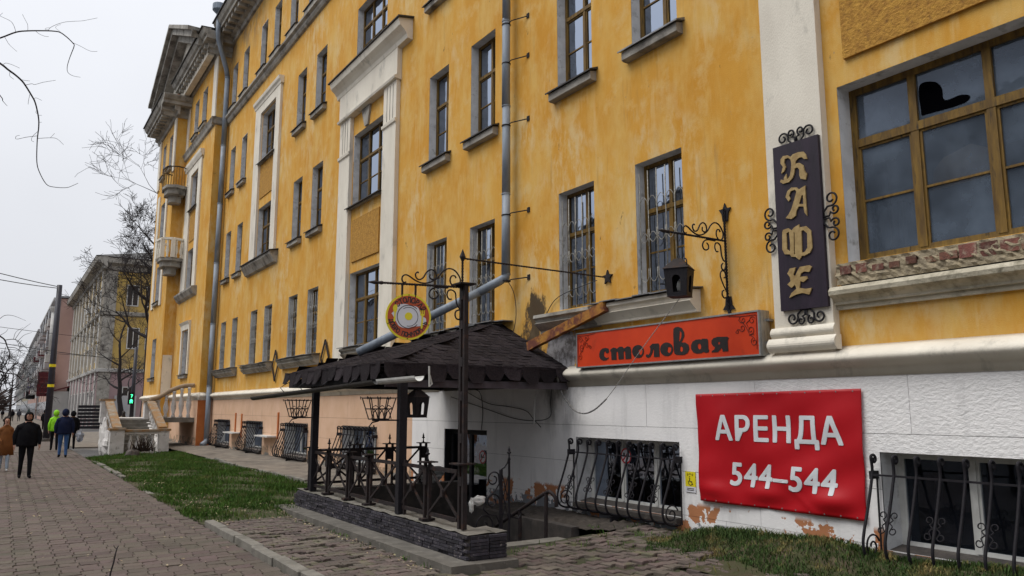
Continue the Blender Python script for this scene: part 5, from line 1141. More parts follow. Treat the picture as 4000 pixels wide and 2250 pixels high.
GL = [('pot-bellied black iron grille over the basement window left of the yellow plate', 0), ('pot-bellied black iron grille over the basement window right of the red banner', 1), ('pot-bellied iron grille on the salmon plinth between the diamond frames', 2), ('pot-bellied iron grille on the salmon plinth under the tall framed window', 3), ('pot-bellied iron grille on the salmon plinth next to the far drainpipe', 4), ('pot-bellied iron grille on the salmon plinth behind the porch railing', 5)]
for lab, i in GL:
    a, b = BW[i]; t = thing('window_grille', lab, 'grille', (XB, (a + b) / 2, .3), 'pot-bellied basement window grilles')
    n = 11; a2, b2 = a - .02, b + .02
    for k in range(n):
        y = a2 + (b2 - a2) * k / (n - 1); link('bar', BARM, t, (XB, y, 0))
        if k % 2 == 1: link('butterfly_scroll', BUTM, t, (XB, y, 0))
    for y in (a2, b2): link('end_scroll', BIGM, t, (XB, y, 0))
    MB().beam((XB - .14, a2 - .03, 1.2), (XB - .14, b2 + .03, 1.2), .012, .022).build('upper_rail', IRON, t); MB().beam((XB - .12, a2, .258), (XB - .12, b2, .258), .03, .014).build('lower_rail', IRON, t)
    for y in (a2 - .02, b2 + .02):
        MB().box(XB - .15, XB + .01, y - .012, y + .012, 1.15, 1.24).build('wall_lug', IRON, t); MB().tube([(XB - .02, y, 1.15), (XB - .03, y, .26), (XB - .12, y, .26)], .012, 5).build('side_bar', IRON, t)
    MB().box(XB - .3, XB + .02, (a + b) / 2 - .02, (a + b) / 2 + .02, .17, .25).build('support_foot', IRON, t)
# ================================================================== pale wire grilles in the first floor windows
vb = shared(MB().box(-.007, .007, -.007, .007, 0, 2.06), IRONW)
arcp = [(0, -.085 + .17 * i / 10, .085 * math.sin(math.pi * i / 10)) for i in range(11)]
arcm = shared(MB().tube([(0, -.085, -.14)] + arcp + [(0, .085, -.14)], .0055, 4), IRONW)
names = [('A', 0, 'behind the hanging lantern'), ('A', 1, 'right of the black mould stain'), ('B', 0, 'left of the drainpipe elbow'), ('B', 1, 'above porch roof beside pilaster'), ('C', 0, 'near the pilaster and diamond frame'), ('C', 1, 'right of the first diamond frame'), ('D', 0, 'under the framed window, pilaster side'), ('D', 1, 'under the framed window, drainpipe side'), ('E', 0, 'second from the far drainpipe'), ('E', 1, 'next to the far drainpipe')]
for k, i, lab in names:
    y0, y1 = (D1 if k == 'D' else PAIRS[k])[i]; t = thing('wire_grille', 'pale wire grille in the narrow window ' + lab, 'grille', (X + .06, (y0 + y1) / 2, F1[0]), 'pale wire window grilles')
    n = 6; st_ = (y1 - y0 - .06) / (n - 1)
    for j in range(n): link('bar', vb, t, (X + .06, y0 + .03 + j * st_, F1[0] + .02))
    for j in range(n - 1):
        for z, fl in ((1.55, 0), (.95, 1), (.95, 0), (.3, 1)):
            link('arc', arcm, t, (X + .05, y0 + .03 + (j + .5) * st_, F1[0] + z), (R(180) if fl else 0, 0, 0))
# ================================================================== drainpipes
def ring(mb, c, d, r, h):
    d = Vector(d).normalized(); c = Vector(c); mb.tube([c - d * h / 2, c + d * h / 2], r, 14); return mb
dp = thing('drainpipe', 'dented grey drainpipe on brackets with long elbow laid over the porch roof', 'drainpipe', (8.42, 13.3, 4.6))
PXx, PYy = 8.4, 13.16
for i, (za, zb) in enumerate(((4.62, 6.3), (6.3, 8.2), (8.2, 10.1), (10.1, 12.6), (12.6, 15.2), (15.2, 20.4))):
    MB().tube([(PXx + random.gauss(0, .004), PYy, za), (PXx + random.gauss(0, .004), PYy, zb + .06)], [.088 if i else .092, .083], 18).build('pipe_section', ZINC, dp, True)
    ring(MB(), (PXx, PYy, za + .01), (0, 0, 1), .094, .03).build('seam', ZINC, dp)
MB().tube([(PXx, PYy, 4.7), (PXx, PYy + .0, 4.58), (PXx - .1, PYy + .07, 4.5), (PXx - .45, PYy + .3, 4.27)], .088, 16).build('elbow', ZINC, dp, True)
e0, e1 = Vector((PXx - .42, PYy + .28, 4.29)), Vector((5.95, 14.85, 3.05))
MB().tube([e0, e0.lerp(e1, .45)], [.082, .085], 16).build('slanting_section', ZINC, dp, True); MB().tube([e0.lerp(e1, .44), e1], [.09, .086], 16).build('slanting_section', ZINC, dp, True)
for z in (10.06, 9.18, 7.81, 5.89, 4.52):
    MB().tube([(X, 12.62, z), (PXx, 12.95, z - .02), (PXx, PYy - .09, z - .03)], .012, 6).build('bracket', IRON, dp); ring(MB(), (PXx, PYy, z - .03), (0, 0, 1), .096, .025).build('clamp', IRON, dp); MB().box(X - .02, X, 12.58, 12.66, z - .05, z + .05).build('wall_plate', IRON, dp)
d2 = thing('drainpipe', 'tall grey drainpipe with funnel top in the corner beside the projecting wing', 'drainpipe', (8.38, 39.6, .2))
zz = [.45, 3, 6, 9, 12, 15, 18.6]
for za, zb in zip(zz, zz[1:]): MB().tube([(8.38, 39.55, za), (8.38, 39.55, zb + .06)], [.125, .12], 14).build('pipe_section', ZINC, d2, True); ring(MB(), (8.38, 39.55, zb), (0, 0, 1), .135, .05).build('seam', ZINC, d2)
MB().tube([(8.38, 39.55, 18.6), (8.3, 39.5, 19.0), (7.75, 39.1, 20.3), (7.7, 39.05, 20.7), (7.7, 39.05, 21.6)], .12, 12).build('offset_section', ZINC, d2, True)
MB().lathe([(.12, 0), (.14, .25), (.34, .45), (.34, .75), (.3, .75)], (7.7, 39.05, 21.4), 16).build('funnel', ZINC, d2); MB().tube([(8.38, 39.55, .5), (8.36, 39.5, .38), (8.15, 39.4, .22)], .125, 12).build('shoe', ZINC, d2)
# ================================================================== diamond frames, plank, cables, junk
for (y, lab) in ((29.5, 'flat iron diamond frame on yellow wall nearer the far drainpipe'), (24.1, 'flat iron diamond frame on yellow wall beside the white pilaster')):
    t = thing('diamond_frame', lab, 'ornament', (X - .03, y, 3.53), 'iron diamond frames on the wall'); c = [(y, 4.1), (y + .36, 3.53), (y, 2.96), (y - .36, 3.53)]
    for p, q in zip(c, c[1:] + c[:1]): MB().beam((X - .05, p[0], p[1]), (X - .05, q[0], q[1]), .09, .025, (1, 0, 0)).build('strip', IRONB, t)
pk = MB(); a, b = Vector((8.3, 12.2, 3.1)), Vector((8.31, 9.95, 3.62)); n = 14; base = []
for i in range(n + 1):
    c = a.lerp(b, i / n); d = (b - a).normalized(); u = Vector((1, 0, 0)); v = d.cross(u).normalized(); j = lambda: random.gauss(0, .004)
    for (p, q) in ((-.05, -.085), (.05, -.085), (.05, .085), (-.05, .085)): pk.v.append(tuple(c + u * (p + j()) + v * (q + j())))
for i in range(n):
    for k in range(4): pk.f.append((i * 4 + k, i * 4 + (k + 1) % 4, i * 4 + 4 + (k + 1) % 4, i * 4 + 4 + k)); pk.m.append(0)
pk.f += [(3, 2, 1, 0), (n * 4, n * 4 + 1, n * 4 + 2, n * 4 + 3)]; pk.m += [0, 0]
solo(pk.build('plank', PLANK), 'rotten ochre plank slanting from window ledge to porch roof', 'plank')
cb = thing('lantern_cord', 'white cord drooping from lantern to canopy corner, taped below', 'cord', (8.2, 9, 2.3))
MB().tube(crom([(7.62, 7.56, 3.42), (7.9, 8.6, 2.85), (8.15, 9.5, 2.32), (8.3, 9.95, 2.1)], 6), .006, 5).build('thin_length', CORD, cb)
MB().tube(crom([(8.3, 9.95, 2.1), (8.34, 10.3, 1.93), (8.38, 10.65, 1.86), (8.42, 11.0, 1.93), (8.42, 11.3, 2.18), (8.4, 11.42, 2.42)], 6), .013, 6).build('taped_length', M_('taped_cord', (.3, .29, .28), (.05, .05, .05), .7, 30, 0), cb)
MB().tube([(8.4, 11.4, 2.42), (8.38, 11.4, 2.5), (8.36, 11.34, 2.52)], .018, 6).build('hook', WHITEP, cb)
cab = [([(8.4, 13.1, 4.5), (8.5, 13.0, 4.2), (8.5, 12.95, 3.7), (8.3, 12.9, 3.1)], 'thin black cable hanging from the drainpipe elbow'), ([(8.55, 10.45, 4.15), (8.57, 11.6, 4.0), (8.56, 12.0, 3.7)], 'black wire slanting across the window beside the plank'),
       ([(8.5, 15.6, 2.2), (8.52, 14.2, 1.95), (8.5, 13.0, 1.75), (8.48, 12.2, 1.72), (8.46, 11.75, 1.8), (8.44, 11.7, 2.05), (8.5, 11.75, 2.3)], 'black cable sagging along the shaded wall under the porch'),
       ([(8.5, 14.9, 2.3), (8.5, 14.0, 2.05), (8.5, 13.2, 1.98), (8.5, 12.6, 1.9), (8.47, 12.3, 1.75), (8.5, 12.1, 1.6)], 'frayed cable loop on the shaded wall near the basement door'),
       ([(8.5, 15.0, 2.35), (8.52, 14.4, 2.3), (8.55, 14.3, 1.9), (8.55, 14.35, 1.5)], 'cable running down to the basement door')]
for pts, lab in cab: solo(MB().tube(crom(pts, 6), .008, 5).build('cable', BLACKW), lab, 'cable')
solo(MB().tube([(8.45, 12.25, 1.66), (8.42, 12.2, 1.95), (8.4, 12.12, 2.2)], .014, 6).build('cable', WHITEP), 'short white conduit stub on the shaded wall', 'cable')
def lump(c, sx, sy, sz, seed, n=14, m_=10):
    rr = random.Random(seed); mb = MB(); ph_ = [rr.uniform(0, 6) for _ in range(6)]
    for j in range(m_ + 1):
        th = math.pi * j / m_
        for i in range(n):
            f = 2 * math.pi * i / n; k = 1 + .16 * math.sin(3 * f + ph_[0] + 2 * th) + .12 * math.sin(5 * f - 3 * th + ph_[1]) + .08 * math.sin(7 * th + ph_[2]) + rr.gauss(0, .05)
            mb.v.append((c[0] + sx * k * math.sin(th) * math.cos(f), c[1] + sy * k * math.sin(th) * math.sin(f), c[2] + sz * k * math.cos(th)))
    for j in range(m_):
        for i in range(n): a = j * n + i; b = j * n + (i + 1) % n; mb.f.append((a, b, b + n, a + n)); mb.m.append(0)
    return mb
SACK = M_('printed_sack', (.55, .54, .52), (.1, .1, .1), .7, 2, .2, stretch=(2, 2, 14))
solo(lump((7.75, 15.1, .56), .3, .15, .18, 4).build('sack', SACK), 'printed white sack lying on the kerb wall behind the railing', 'sack')
solo(lump((5.88, 9.93, .64), .11, .04, .06, 8).build('plastic_bag', WHITEP), 'crumpled white plastic bag caught on the scroll gate', 'plastic bag')
solo(lump((5.76, 9.93, .58), .035, .03, .09, 12).build('plastic_bag', WHITEP), 'torn strip of white plastic hanging beside the scroll gate', 'plastic bag')
# rusty shutter stays and shelves on the salmon plinth
for (y, z0, z1, lab) in ((34.9, .95, 1.75, 'flat red steel bar on salmon plinth nearer the far drainpipe'), (33.9, .75, 1.72, 'flat red steel bar on salmon plinth between two grilles'), (28.75, .85, 1.8, 'flat red steel bar on salmon plinth above the white shelf')):
    solo(MB().box(8.52, 8.565, y - .05, y + .05, z0, z1).build('steel_bar', PLO), lab, 'steel bar')
for (y0, y1, lab) in ((33.9, 35.6, 'pale narrow shelf board on salmon plinth near the far drainpipe'), (28.9, 30.6, 'pale narrow shelf board on salmon plinth beside the middle grille')):
    solo(MB().box(8.2, 8.56, y0, y1, .9, .95).build('shelf_board', WHITEP), lab, 'shelf')
# ================================================================== white balustraded staircase of the far entrance
es = thing('entrance_staircase', 'crumbling white balustraded staircase with ochre handrails at the far entrance', 'staircase', (5.2, 39, 0))
OCH = M_('ochre_handrail_render', (.3, .17, .07), (.2, .13, .08), .9, 3, .4, 40, c3=(.3, .27, .22), c3scale=3, c3lo=.45, c3hi=.65)
RUIN = M_('crumbling_whitewash', (.62, .6, .58), (.5, .48, .46), .92, 3, .7, 18, c3=(.27, .25, .23), c3scale=5, c3lo=.56, c3hi=.7)
BAL = shared(MB().lathe([(.075, 0), (.075, .07), (.05, .1), (.11, .3), (.1, .38), (.05, .56), (.07, .62), (.05, .66), (.075, .7), (.075, .76)], (0, 0, 0), 12), RUIN)
def ped(x, y, z0, z1, w_=.22): MB().box(x - w_, x + w_, y - w_, y + w_, z0, z1).build('pedestal', RUIN, es); MB().box(x - w_ - .05, x + w_ + .05, y - w_ - .05, y + w_ + .05, z1, z1 + .09).build('pedestal_cap', OCH, es)
ped(4.15, 36.2, -.05, 1.05, .26); ped(5.95, 36.3, .05, 1.0, .2)
MB().box(4.41, 5.75, 36.08, 36.42, -.05, .12).build('base_course', RUIN, es); MB().box(4.41, 5.75, 36.1, 36.4, .88, .98).build('top_course', RUIN, es); MB().box(4.3, 5.8, 36.04, 36.46, .98, 1.07).build('handrail', OCH, es)
for k in range(4): link('baluster', BAL, es, (4.68 + k * .28, 36.25, .12))
m = MB()
for i in range(9): MB().box(4.35, 5.95, 36.6 + i * .42, 44, -.05, .12 + i * .165).build('step', CONC, es)
MB().box(4.35, 6.1, 40.4, 44.2, -.05, 1.5).build('landing', RUIN, es); MB().box(6.1, XW, 40.45, 44.2, 1.28, 1.5).build('landing_slab', CONC, es)
for (x, mt) in ((4.2, 0), (5.95, 1)):
    MB().beam((x, 36.6, 1.1), (x, 40.2, 2.22), .34, .14).build('sloping_handrail', OCH, es)
    for k in range(7): y = 36.9 + k * .5; link('baluster', BAL, es, (x, y, .32 + (y - 36.6) * .311))
    MB().prism([(36.4, -.05), (40.6, -.05), (40.6, 1.5), (36.4, .3)], lambda u, v, t: (x - .17 + t, u, v), .3).build('string_wall', RUIN, es)
ped(4.15, 40.5, 1.3, 2.28, .26); ped(5.95, 40.5, 1.3, 2.2, .24)
MB().tube(crom([(5.95, 40.4, 2.35), (6.3, 40.6, 2.45), (6.8, 40.7, 2.75), (7.4, 40.75, 3.0), (7.95, 40.75, 3.05)], 4), .11, 8).build('curved_handrail', M_('stained_stone_rail', (.34, .26, .18), (.26, .2, .14), .9, 3, .3), es, True)
for k in range(5): x = 6.35 + k * .34; link('baluster', BAL, es, (x, 40.68, 1.5), None, (1.15, 1.15, (.85, 1.06, 1.26, 1.4, 1.46)[k] / .76))
m = lump((4.02, 37.6, .4), .2, 1.3, .55, 21, 16, 10); m.build('broken_side_wall', RUIN, es, False)
m = lump((4.05, 39.6, .6), .2, 1.3, .8, 22, 16, 10); m.build('broken_side_wall', RUIN, es, False)
# stump with dead shoots
sp_ = thing('tree_stump', 'grey tree stump bristling with dead brown shoots by white stairs', 'stump', (4.7, 34.6, .1))
lump((4.55, 34.6, .12), .26, .26, .22, 31).build('stump', M_('grey_dead_wood', (.13, .11, .1), (.07, .06, .055), .95, 8, .8, 30), sp_, True)
m = MB()
for i in range(60):
    a = random.uniform(0, 6.28); b = random.uniform(.2, 1); p = Vector((4.85 + random.gauss(0, .18), 34.7, .25)); q = p + Vector((math.cos(a) * .35 * b, math.sin(a) * .3 * b, random.uniform(.15, .6))); m.tube([p, q], [.022, .008], 5)
m.build('dead_shoots', M_('brown_shoots', (.05, .032, .025), (.03, .022, .02), .95, 8, 0), sp_)
# ================================================================== street furniture
def pole(name, label, x, y, h, r, tapes=(), cat='pole'):
    t = thing(name, label, cat, (x, y, 0)); MB().tube([(x, y, -.1), (x, y, h * .5), (x, y, h)], [r * 1.15, r, r * .85], 14).build('shaft', M_('dark_blue_grey_steel', (.035, .035, .05), (.025, .025, .035), .5, 4, .1), t, True)
    MB().lathe([(r * 1.7, -.1), (r * 1.6, .12), (r * 1.2, .2)], (x, y, 0), 14).build('base', CONCD, t)
    for z in tapes: MB().lathe([(r * 1.09, 0), (r * 1.09, .17)], (x, y, z), 14).build('yellow_band', YELP, t)
    return t
pole('lamp_pole', 'dark steel street pole with yellow bands on the sidewalk', 2.5, 54.7, 9.4, .17, (3.2, 4.4))
pl2 = pole('signal_pole', 'dark pole with green walking signal beyond the white stairs', 7.95, 62, 6.3, .13)
tl = thing('pedestrian_signal', 'pedestrian traffic light showing green countdown and walking figure', 'traffic light', (7.85, 61.7, 2.2))
MB().box(7.62, 8.02, 61.62, 61.82, 2.2, 3.05).build('housing', IRON, tl)
MB().prism([(7.72, 2.3), (7.77, 2.3), (7.82, 2.42), (7.87, 2.3), (7.92, 2.3), (7.86, 2.5), (7.9, 2.42), (7.93, 2.44), (7.86, 2.58), (7.78, 2.58), (7.71, 2.44), (7.74, 2.42), (7.78, 2.5)], lambda u, v, t: (u, 61.615 - t, v), .004).build('walking_figure', GREENL, tl)
MB().prism([(7.76, 2.92), (7.88, 2.92), (7.9, 2.88), (7.83, 2.7), (7.79, 2.7), (7.85, 2.88), (7.76, 2.88)], lambda u, v, t: (u, 61.615 - t, v), .004).build('countdown_digit', GREENL, tl)
# ================================================================== trees
def branchy(mb, p, d, L, r, depth, rr, up=.15, spread=.6, kids=3, seg=4, droop=0, minr=.004, wob=.16):
    pts = [p.copy()]; rs = [r]; d = d.normalized()
    for i in range(seg):
        d = (d + Vector((rr.gauss(0, wob), rr.gauss(0, wob), rr.gauss(0, wob) + up * .25 - droop))).normalized(); p = p + d * L / seg; pts.append(p.copy()); rs.append(max(minr, r * (1 - .72 * (i + 1) / seg)))
    mb.tube(pts, rs, 6 if r > .05 else (4 if r > .012 else 3), False)
    if depth <= 0: return
    for k in range(kids):
        t = rr.uniform(.3, 1); i = min(seg - 1, int(t * seg)); q = pts[i].lerp(pts[i + 1], t * seg - i); a = d.orthogonal(); a.rotate(Matrix.Rotation(rr.uniform(0, 6.28), 3, d)); dd = (d * (1 - spread) + a * spread)
        branchy(mb, q, dd, L * rr.uniform(.5, .75), max(minr, rs[i] * .6), depth - 1, rr, up, spread, kids, seg, droop, minr, wob)
def tree(name, label, x, y, h, r, seed, lean=(0, 0), depth=4, kids=4, group=None, mat=None, limbs=7, minr=.012, start=.3, spread=.55, up=.25, lf=.36):
    rr = random.Random(seed); t = thing(name, label, 'tree', (x, y, 0), group); mb = MB(); tp = []
    n = 8
    for i in range(n + 1): f = i / n; tp.append(Vector((x + lean[0] * f + rr.gauss(0, .06) * h * .05, y + lean[1] * f, -.1 + h * .72 * f)))
    mb.tube(tp, [r * (1 - .75 * i / n) for i in range(n + 1)], 10); mb.build('trunk', mat or BARK, t, True)
    cb_ = MB()
    for k in range(limbs):
        f = start + (1 - start) * (k + .5) / limbs; i = min(n - 1, int(f * n)); q = tp[i].lerp(tp[i + 1], f * n - i); a = k * 2.4 + rr.uniform(-.5, .5)
        d = Vector((math.cos(a), math.sin(a), rr.uniform(.35, .9))); branchy(cb_, q, d, h * rr.uniform(lf * .85, lf * 1.15) * (1.1 - .4 * f), r * (1 - .75 * f) * .6, depth, rr, up, spread, kids, 4, 0, minr)
    branchy(cb_, tp[-1], Vector((.1, 0, 1)), h * .3, r * .25, depth, rr, up, spread, kids, 4, 0, minr)
    cb_.build('crown', mat or BARK, t); return t
tree('bare_tree', 'tall bare tree rising behind the end of the yellow building', 9.4, 66, 21, .42, 11, depth=4, kids=4, limbs=10, minr=.013, lf=.2, start=.4, spread=.45)
tree('bare_tree', 'bare spreading tree in front of the weathered yellow corner house', 8.3, 70, 10.5, .26, 5, (-.6, 0), depth=4, kids=3, limbs=8, minr=.01, lf=.27, start=.35)
tree('bare_tree', 'slender bare street tree beyond the lamp pole', 1.2, 120, 9, .2, 17, depth=3, kids=4, limbs=7, group='trees along the street', minr=.02)
tree('bare_tree', 'pruned dark street tree with stubby limbs on the left kerb', -.2, 96, 6.2, .3, 23, depth=2, kids=3, limbs=6, group='trees along the street', minr=.05, spread=.4, up=.6)
# brown clipped shrubs along the street
BTW = M_('brown_twigs', (.07, .045, .04), (.045, .032, .032), .95, 6, 0, rnd=.3)
for (x, y, s_, lab) in ((-1.2, 82, 2.4, 'dense brown leafless hedge bush on the left kerb'), (-1.6, 92, 2.6, 'brown leafless hedge bush farther up the left kerb')):
    rr = random.Random(int(y)); t = thing('hedge_bush', lab, 'bush', (x, y, 0), 'brown bushes along the street'); mb = MB()
    for i in range(620):
        a = rr.uniform(0, 6.28); th = math.acos(rr.uniform(-.2, 1)); d = Vector((math.sin(th) * math.cos(a), math.sin(th) * math.sin(a), math.cos(th) * .9)); p = Vector((x, y, 2.1)) + d * s_ * rr.uniform(.2, .7); mb.tube([p, p + d * s_ * rr.uniform(.2, .4) + Vector((rr.gauss(0, .2), rr.gauss(0, .2), 0))], [.05, .02], 3, False)
    mb.build('twigs', BTW, t, fix=False); MB().tube([(x, y, -.1), (x, y, 2.2)], [.25, .15], 8).build('stem', BARK, t)
# ------------------------------------------------------------------ overhanging tree on the left: trunk behind the frame edge, traced boughs reach in
CM = Matrix.Translation((0, 0, 1.95)) @ cam.rotation_euler.to_matrix().to_4x4()
def at(px, py, dep): return CM @ Vector(((px - 2000) / 3050 * dep, (1125 - py) / 3050 * dep, -dep))
lt = thing('overhanging_tree', 'bare young tree reaching thin curved branches over the sidewalk', 'tree', (-2.6, 9.5, 0))
def bough(pts, r0, r1, dep, ddep=0):
    P = crom([at(a, b, dep + ddep * i / max(1, len(pts) - 1)) for i, (a, b) in enumerate(pts)], 4); n = len(P)
    return MB().tube(P, [r0 + (r1 - r0) * i / (n - 1) for i in range(n)], 6)
z1 = lambda l: [(a / 1.932, b / 1.932) for a, b in l]
B = [
 (([(-420, 420), (-200, 345), (0, 287), (120, 243), (210, 233), (330, 232), (405, 235), (455, 245), (510, 285), (550, 325), (560, 345), (540, 400), (525, 440), (508, 500), (512, 545), (550, 572), (608, 583)]), .02, .0035, 9, .6),
 (([(365, 228), (385, 205), (440, 180), (500, 165), (570, 160), (630, 156), (735, 135)]), .006, .003, 9.3, .4), (([(550, 322), (610, 350), (680, 385), (735, 388)]), .005, .003, 9.4, .2),
 (([(120, 243), (105, 195), (80, 160), (20, 130), (0, 118), (20, 98)]), .006, .003, 9.1, -.2), (([(210, 233), (208, 185), (185, 140), (170, 108)]), .005, .003, 9.15, .2), (([(270, 236), (300, 258), (340, 274), (368, 276)]), .005, .003, 9.2, .1), (([(35, 278), (65, 330), (100, 365), (128, 388)]), .005, .003, 9, -.2),
 (([(365, 225), (340, 222), (350, 212), (375, 210)]), .004, .003, 9.3, 0), (([(455, 240), (420, 210), (430, 195), (458, 185)]), .004, .0025, 9.3, 0),
 (([(-420, 200), (-200, 350), (0, 478), (60, 525), (115, 565), (165, 610), (195, 650), (235, 715), (262, 765), (280, 830), (292, 900), (292, 960), (285, 1020), (280, 1080), (278, 1220), (298, 1300), (350, 1390), (410, 1412), (500, 1416), (550, 1400), (590, 1382)]), .022, .0035, 8, .6),
 (([(20, 490), (45, 476), (95, 490), (148, 514)]), .005, .003, 8, .2), (([(115, 562), (160, 600), (225, 611)]), .005, .003, 8.1, .1), (([(75, 540), (75, 575), (105, 598)]), .005, .003, 8.1, 0), (([(190, 642), (240, 632), (262, 638), (330, 620), (420, 606)]), .006, .003, 8.2, .3), (([(225, 712), (215, 760), (212, 788)]), .005, .003, 8.2, 0), (([(258, 755), (270, 738), (315, 758)]), .005, .003, 8.2, .1),
 (([(285, 1025), (200, 1035), (125, 1050), (122, 1028), (148, 1022)]), .006, .003, 8.4, -.3), (([(280, 1045), (380, 1040), (430, 1048), (480, 1092)]), .006, .003, 8.4, .2), (([(380, 1040), (412, 1006)]), .004, .003, 8.5, .1), (([(285, 992), (245, 1030), (238, 1060), (255, 1070)]), .005, .003, 8.4, 0), (([(292, 870), (315, 870)]), .004, .003, 8.3, 0), (([(290, 925), (315, 922)]), .004, .003, 8.3, 0), (([(285, 860), (270, 848), (278, 830)]), .005, .003, 8.3, 0),
 (([(-420, 300), (-200, 500), (0, 720), (20, 760), (55, 800)]), .015, .003, 8, .3)]
for pts, a, b, dep, dd in B: bough(z1(pts), a * .42 if a < .01 else a * .5, b * .6, dep, dd).build('branch', BARK, lt, True)
e1_, e2_, e3_ = at(-217, 217, 9), at(-217, 103, 8), at(-217, 155, 8)
top = Vector((-2.6, 9.5, 4.2)); MB().tube(crom([Vector((-2.6, 9.5, -.1)), Vector((-2.62, 9.52, 1.5)), Vector((-2.58, 9.5, 3)), top], 3), [.11 - .004 * i for i in range(10)], 10).build('trunk', BARK, lt, True)
for e in (e1_, e2_, e3_): MB().tube(crom([top - Vector((0, 0, .3)), top.lerp(e, .5) + Vector((0, 0, .35)), e], 5), [.05 - .0027 * i for i in range(11)], 7).build('limb', BARK, lt, True)
sx_ = thing('second_street_tree', 'bare branches of a street tree drooping beside the far shop fronts', 'tree', (-1.2, 22, 0))
z2 = lambda l: [(a / 3.22, 1080 + b / 3.22) for a, b in l]
B2 = [([(-300, 500), (-150, 650), (0, 750), (60, 800), (90, 880), (120, 960), (115, 1060), (90, 1120)], .03, .008), ([(60, 800), (180, 790), (250, 830), (330, 900), (390, 980)], .012, .005), ([(100, 890), (200, 900), (280, 960), (400, 1000)], .011, .005), ([(-300, 1000), (-100, 1130), (0, 1190), (100, 1220), (200, 1230), (260, 1290), (330, 1320), (480, 1335)], .03, .006), ([(100, 1100), (200, 1095), (300, 1130), (380, 1240)], .01, .005), ([(150, 1215), (170, 1160), (210, 1145), (260, 1180)], .01, .005),
      ([(190, 790), (260, 690), (330, 630), (385, 590)], .008, .004), ([(220, 820), (300, 740), (400, 705)], .008, .004), ([(170, 790), (200, 700), (290, 640)], .007, .004), ([(0, 740), (70, 700), (100, 660)], .008, .004), ([(70, 890), (50, 980), (30, 1050)], .008, .004), ([(0, 530), (60, 490), (150, 490), (240, 520), (330, 560)], .009, .004)]
for pts, a, b in B2: bough(z2(pts), a * .8, b * .8, 19, 1).build('branch', BARK, sx_, True)
top = Vector((-1.9, 21.2, 6.0)); MB().tube([Vector((-1.9, 21.2, -.1)), Vector((-1.92, 21.25, 3)), top], [.16, .13, .08], 10).build('trunk', BARK, sx_, True)
for q in ((-300, 500), (-300, 1000)): e = at(q[0] / 3.22, 1080 + q[1] / 3.22, 19); MB().tube(crom([Vector((-1.9, 21.2, 4.5 if q[1] > 600 else 5.8)), top.lerp(e, .6), e], 4), [.06, .055, .05, .048, .045, .04, .038, .035, .03], 7).build('limb', BARK, sx_, True)
# twig poking up at the picture's foot
tw = thing('twig', 'single thin dark twig standing up from the sidewalk paving', 'twig', tuple(at(430, 2330, 8)))
bough([(420, 2400), (428, 2260), (443, 2200), (452, 2160), (458, 2140), (463, 2132)], .008, .004, 6.5, .1).build('stem', BARK, tw, True); bough([(458, 2145), (447, 2137), (445, 2130)], .004, .003, 6.58, 0).build('bud_shoot', BARK, tw, True)
# overhead wires
for a, b, sag, lab in (((-12, 48, 12.5), (2.4, 54.7, 9.3), .5, 'overhead cable ending at the top of the lamp pole'), ((-12, 46, 11.8), (2.4, 54.7, 9.2), .8, 'lower overhead cable to the lamp pole top'), ((-10, 60, 8.2), (9, 78, 6.3), .5, 'overhead wire crossing the street above the pole bands'), ((-10, 64, 7.4), (8, 90, 7.2), .4, 'thin overhead wire level with the yellow bands'), ((-12, 70, 9.6), (8, 92, 9.2), .3, 'thin overhead wire below the roof line of the far houses')):
    a, b = Vector(a), Vector(b); solo(MB().tube([a.lerp(b, i / 14) - Vector((0, 0, sag * 4 * (i / 14) * (1 - i / 14))) for i in range(15)], .028, 4).build('overhead_wire', BLACKW), lab, 'wire', 'overhead wires')
# ================================================================== far street
YELF = M_('faded_yellow_plaster', (.52, .36, .1), (.42, .29, .1), .9, .5, .2, 20, c3=(.24, .19, .13), c3scale=.4, c3lo=.5, c3hi=.7)
PINKF = M_('pink_plaster', (.5, .33, .28), (.44, .29, .25), .9, .5, .2, 20); PINKD = M_('dull_mauve_plaster', (.36, .25, .25), (.28, .19, .2), .9, .5, .2, 20)
GREYF = M_('grey_facade', (.44, .44, .44), (.34, .34, .35), .9, .4, .2, 10, c3=(.52, .48, .4), c3scale=.3); FWIN = M_('far_window_glass', (.03, .035, .045), None, .15, 1, 0, spec=.6)
FW = M_('white_far_trim', (.55, .54, .52), (.45, .44, .42), .8, 1, 0); MAROON = M_('maroon_sign_board', (.1, .008, .014), (.08, .007, .012), .5, 2, 0)
PURP = M_('dark_purple_sign', (.03, .014, .05), None, .5, 2, 0); SREDC = M_('red_sign_logo', (.55, .02, .02), None, .5, 2, 0)
def fwin(par, c, u, w_, h_, out):
    """window set in a wall: frame ring, pane; c bottom centre, u horizontal direction, out wall normal"""
    c = Vector(c); u = Vector(u); out = Vector(out); up = Vector((0, 0, 1)); m = MB()
    P = lambda a, b, t: c + u * a + up * b + out * t
    o_ = [(-w_ / 2 - .1, -.1), (w_ / 2 + .1, -.1), (w_ / 2 + .1, h_ + .1), (-w_ / 2 - .1, h_ + .1)]; i_ = [(-w_ / 2, 0), (w_ / 2, 0), (w_ / 2, h_), (-w_ / 2, h_)]
    m.prism(bridge(o_, [i_]), P, .07); m.prism([(-.04, 0), (.04, 0), (.04, h_), (-.04, h_)], P, .05); wo = m.build('window', FW, par)
    MB().face([P(a, b, .015) for a, b in i_]).build('pane', FWIN, wo, fix=False)
cor = thing('corner_house', 'weathered yellow corner house with white pilasters and mauve ground floor', 'building', (8, 88, 0))
BX, BY0, BY1, BH = 8.0, 88, 128, 15.8
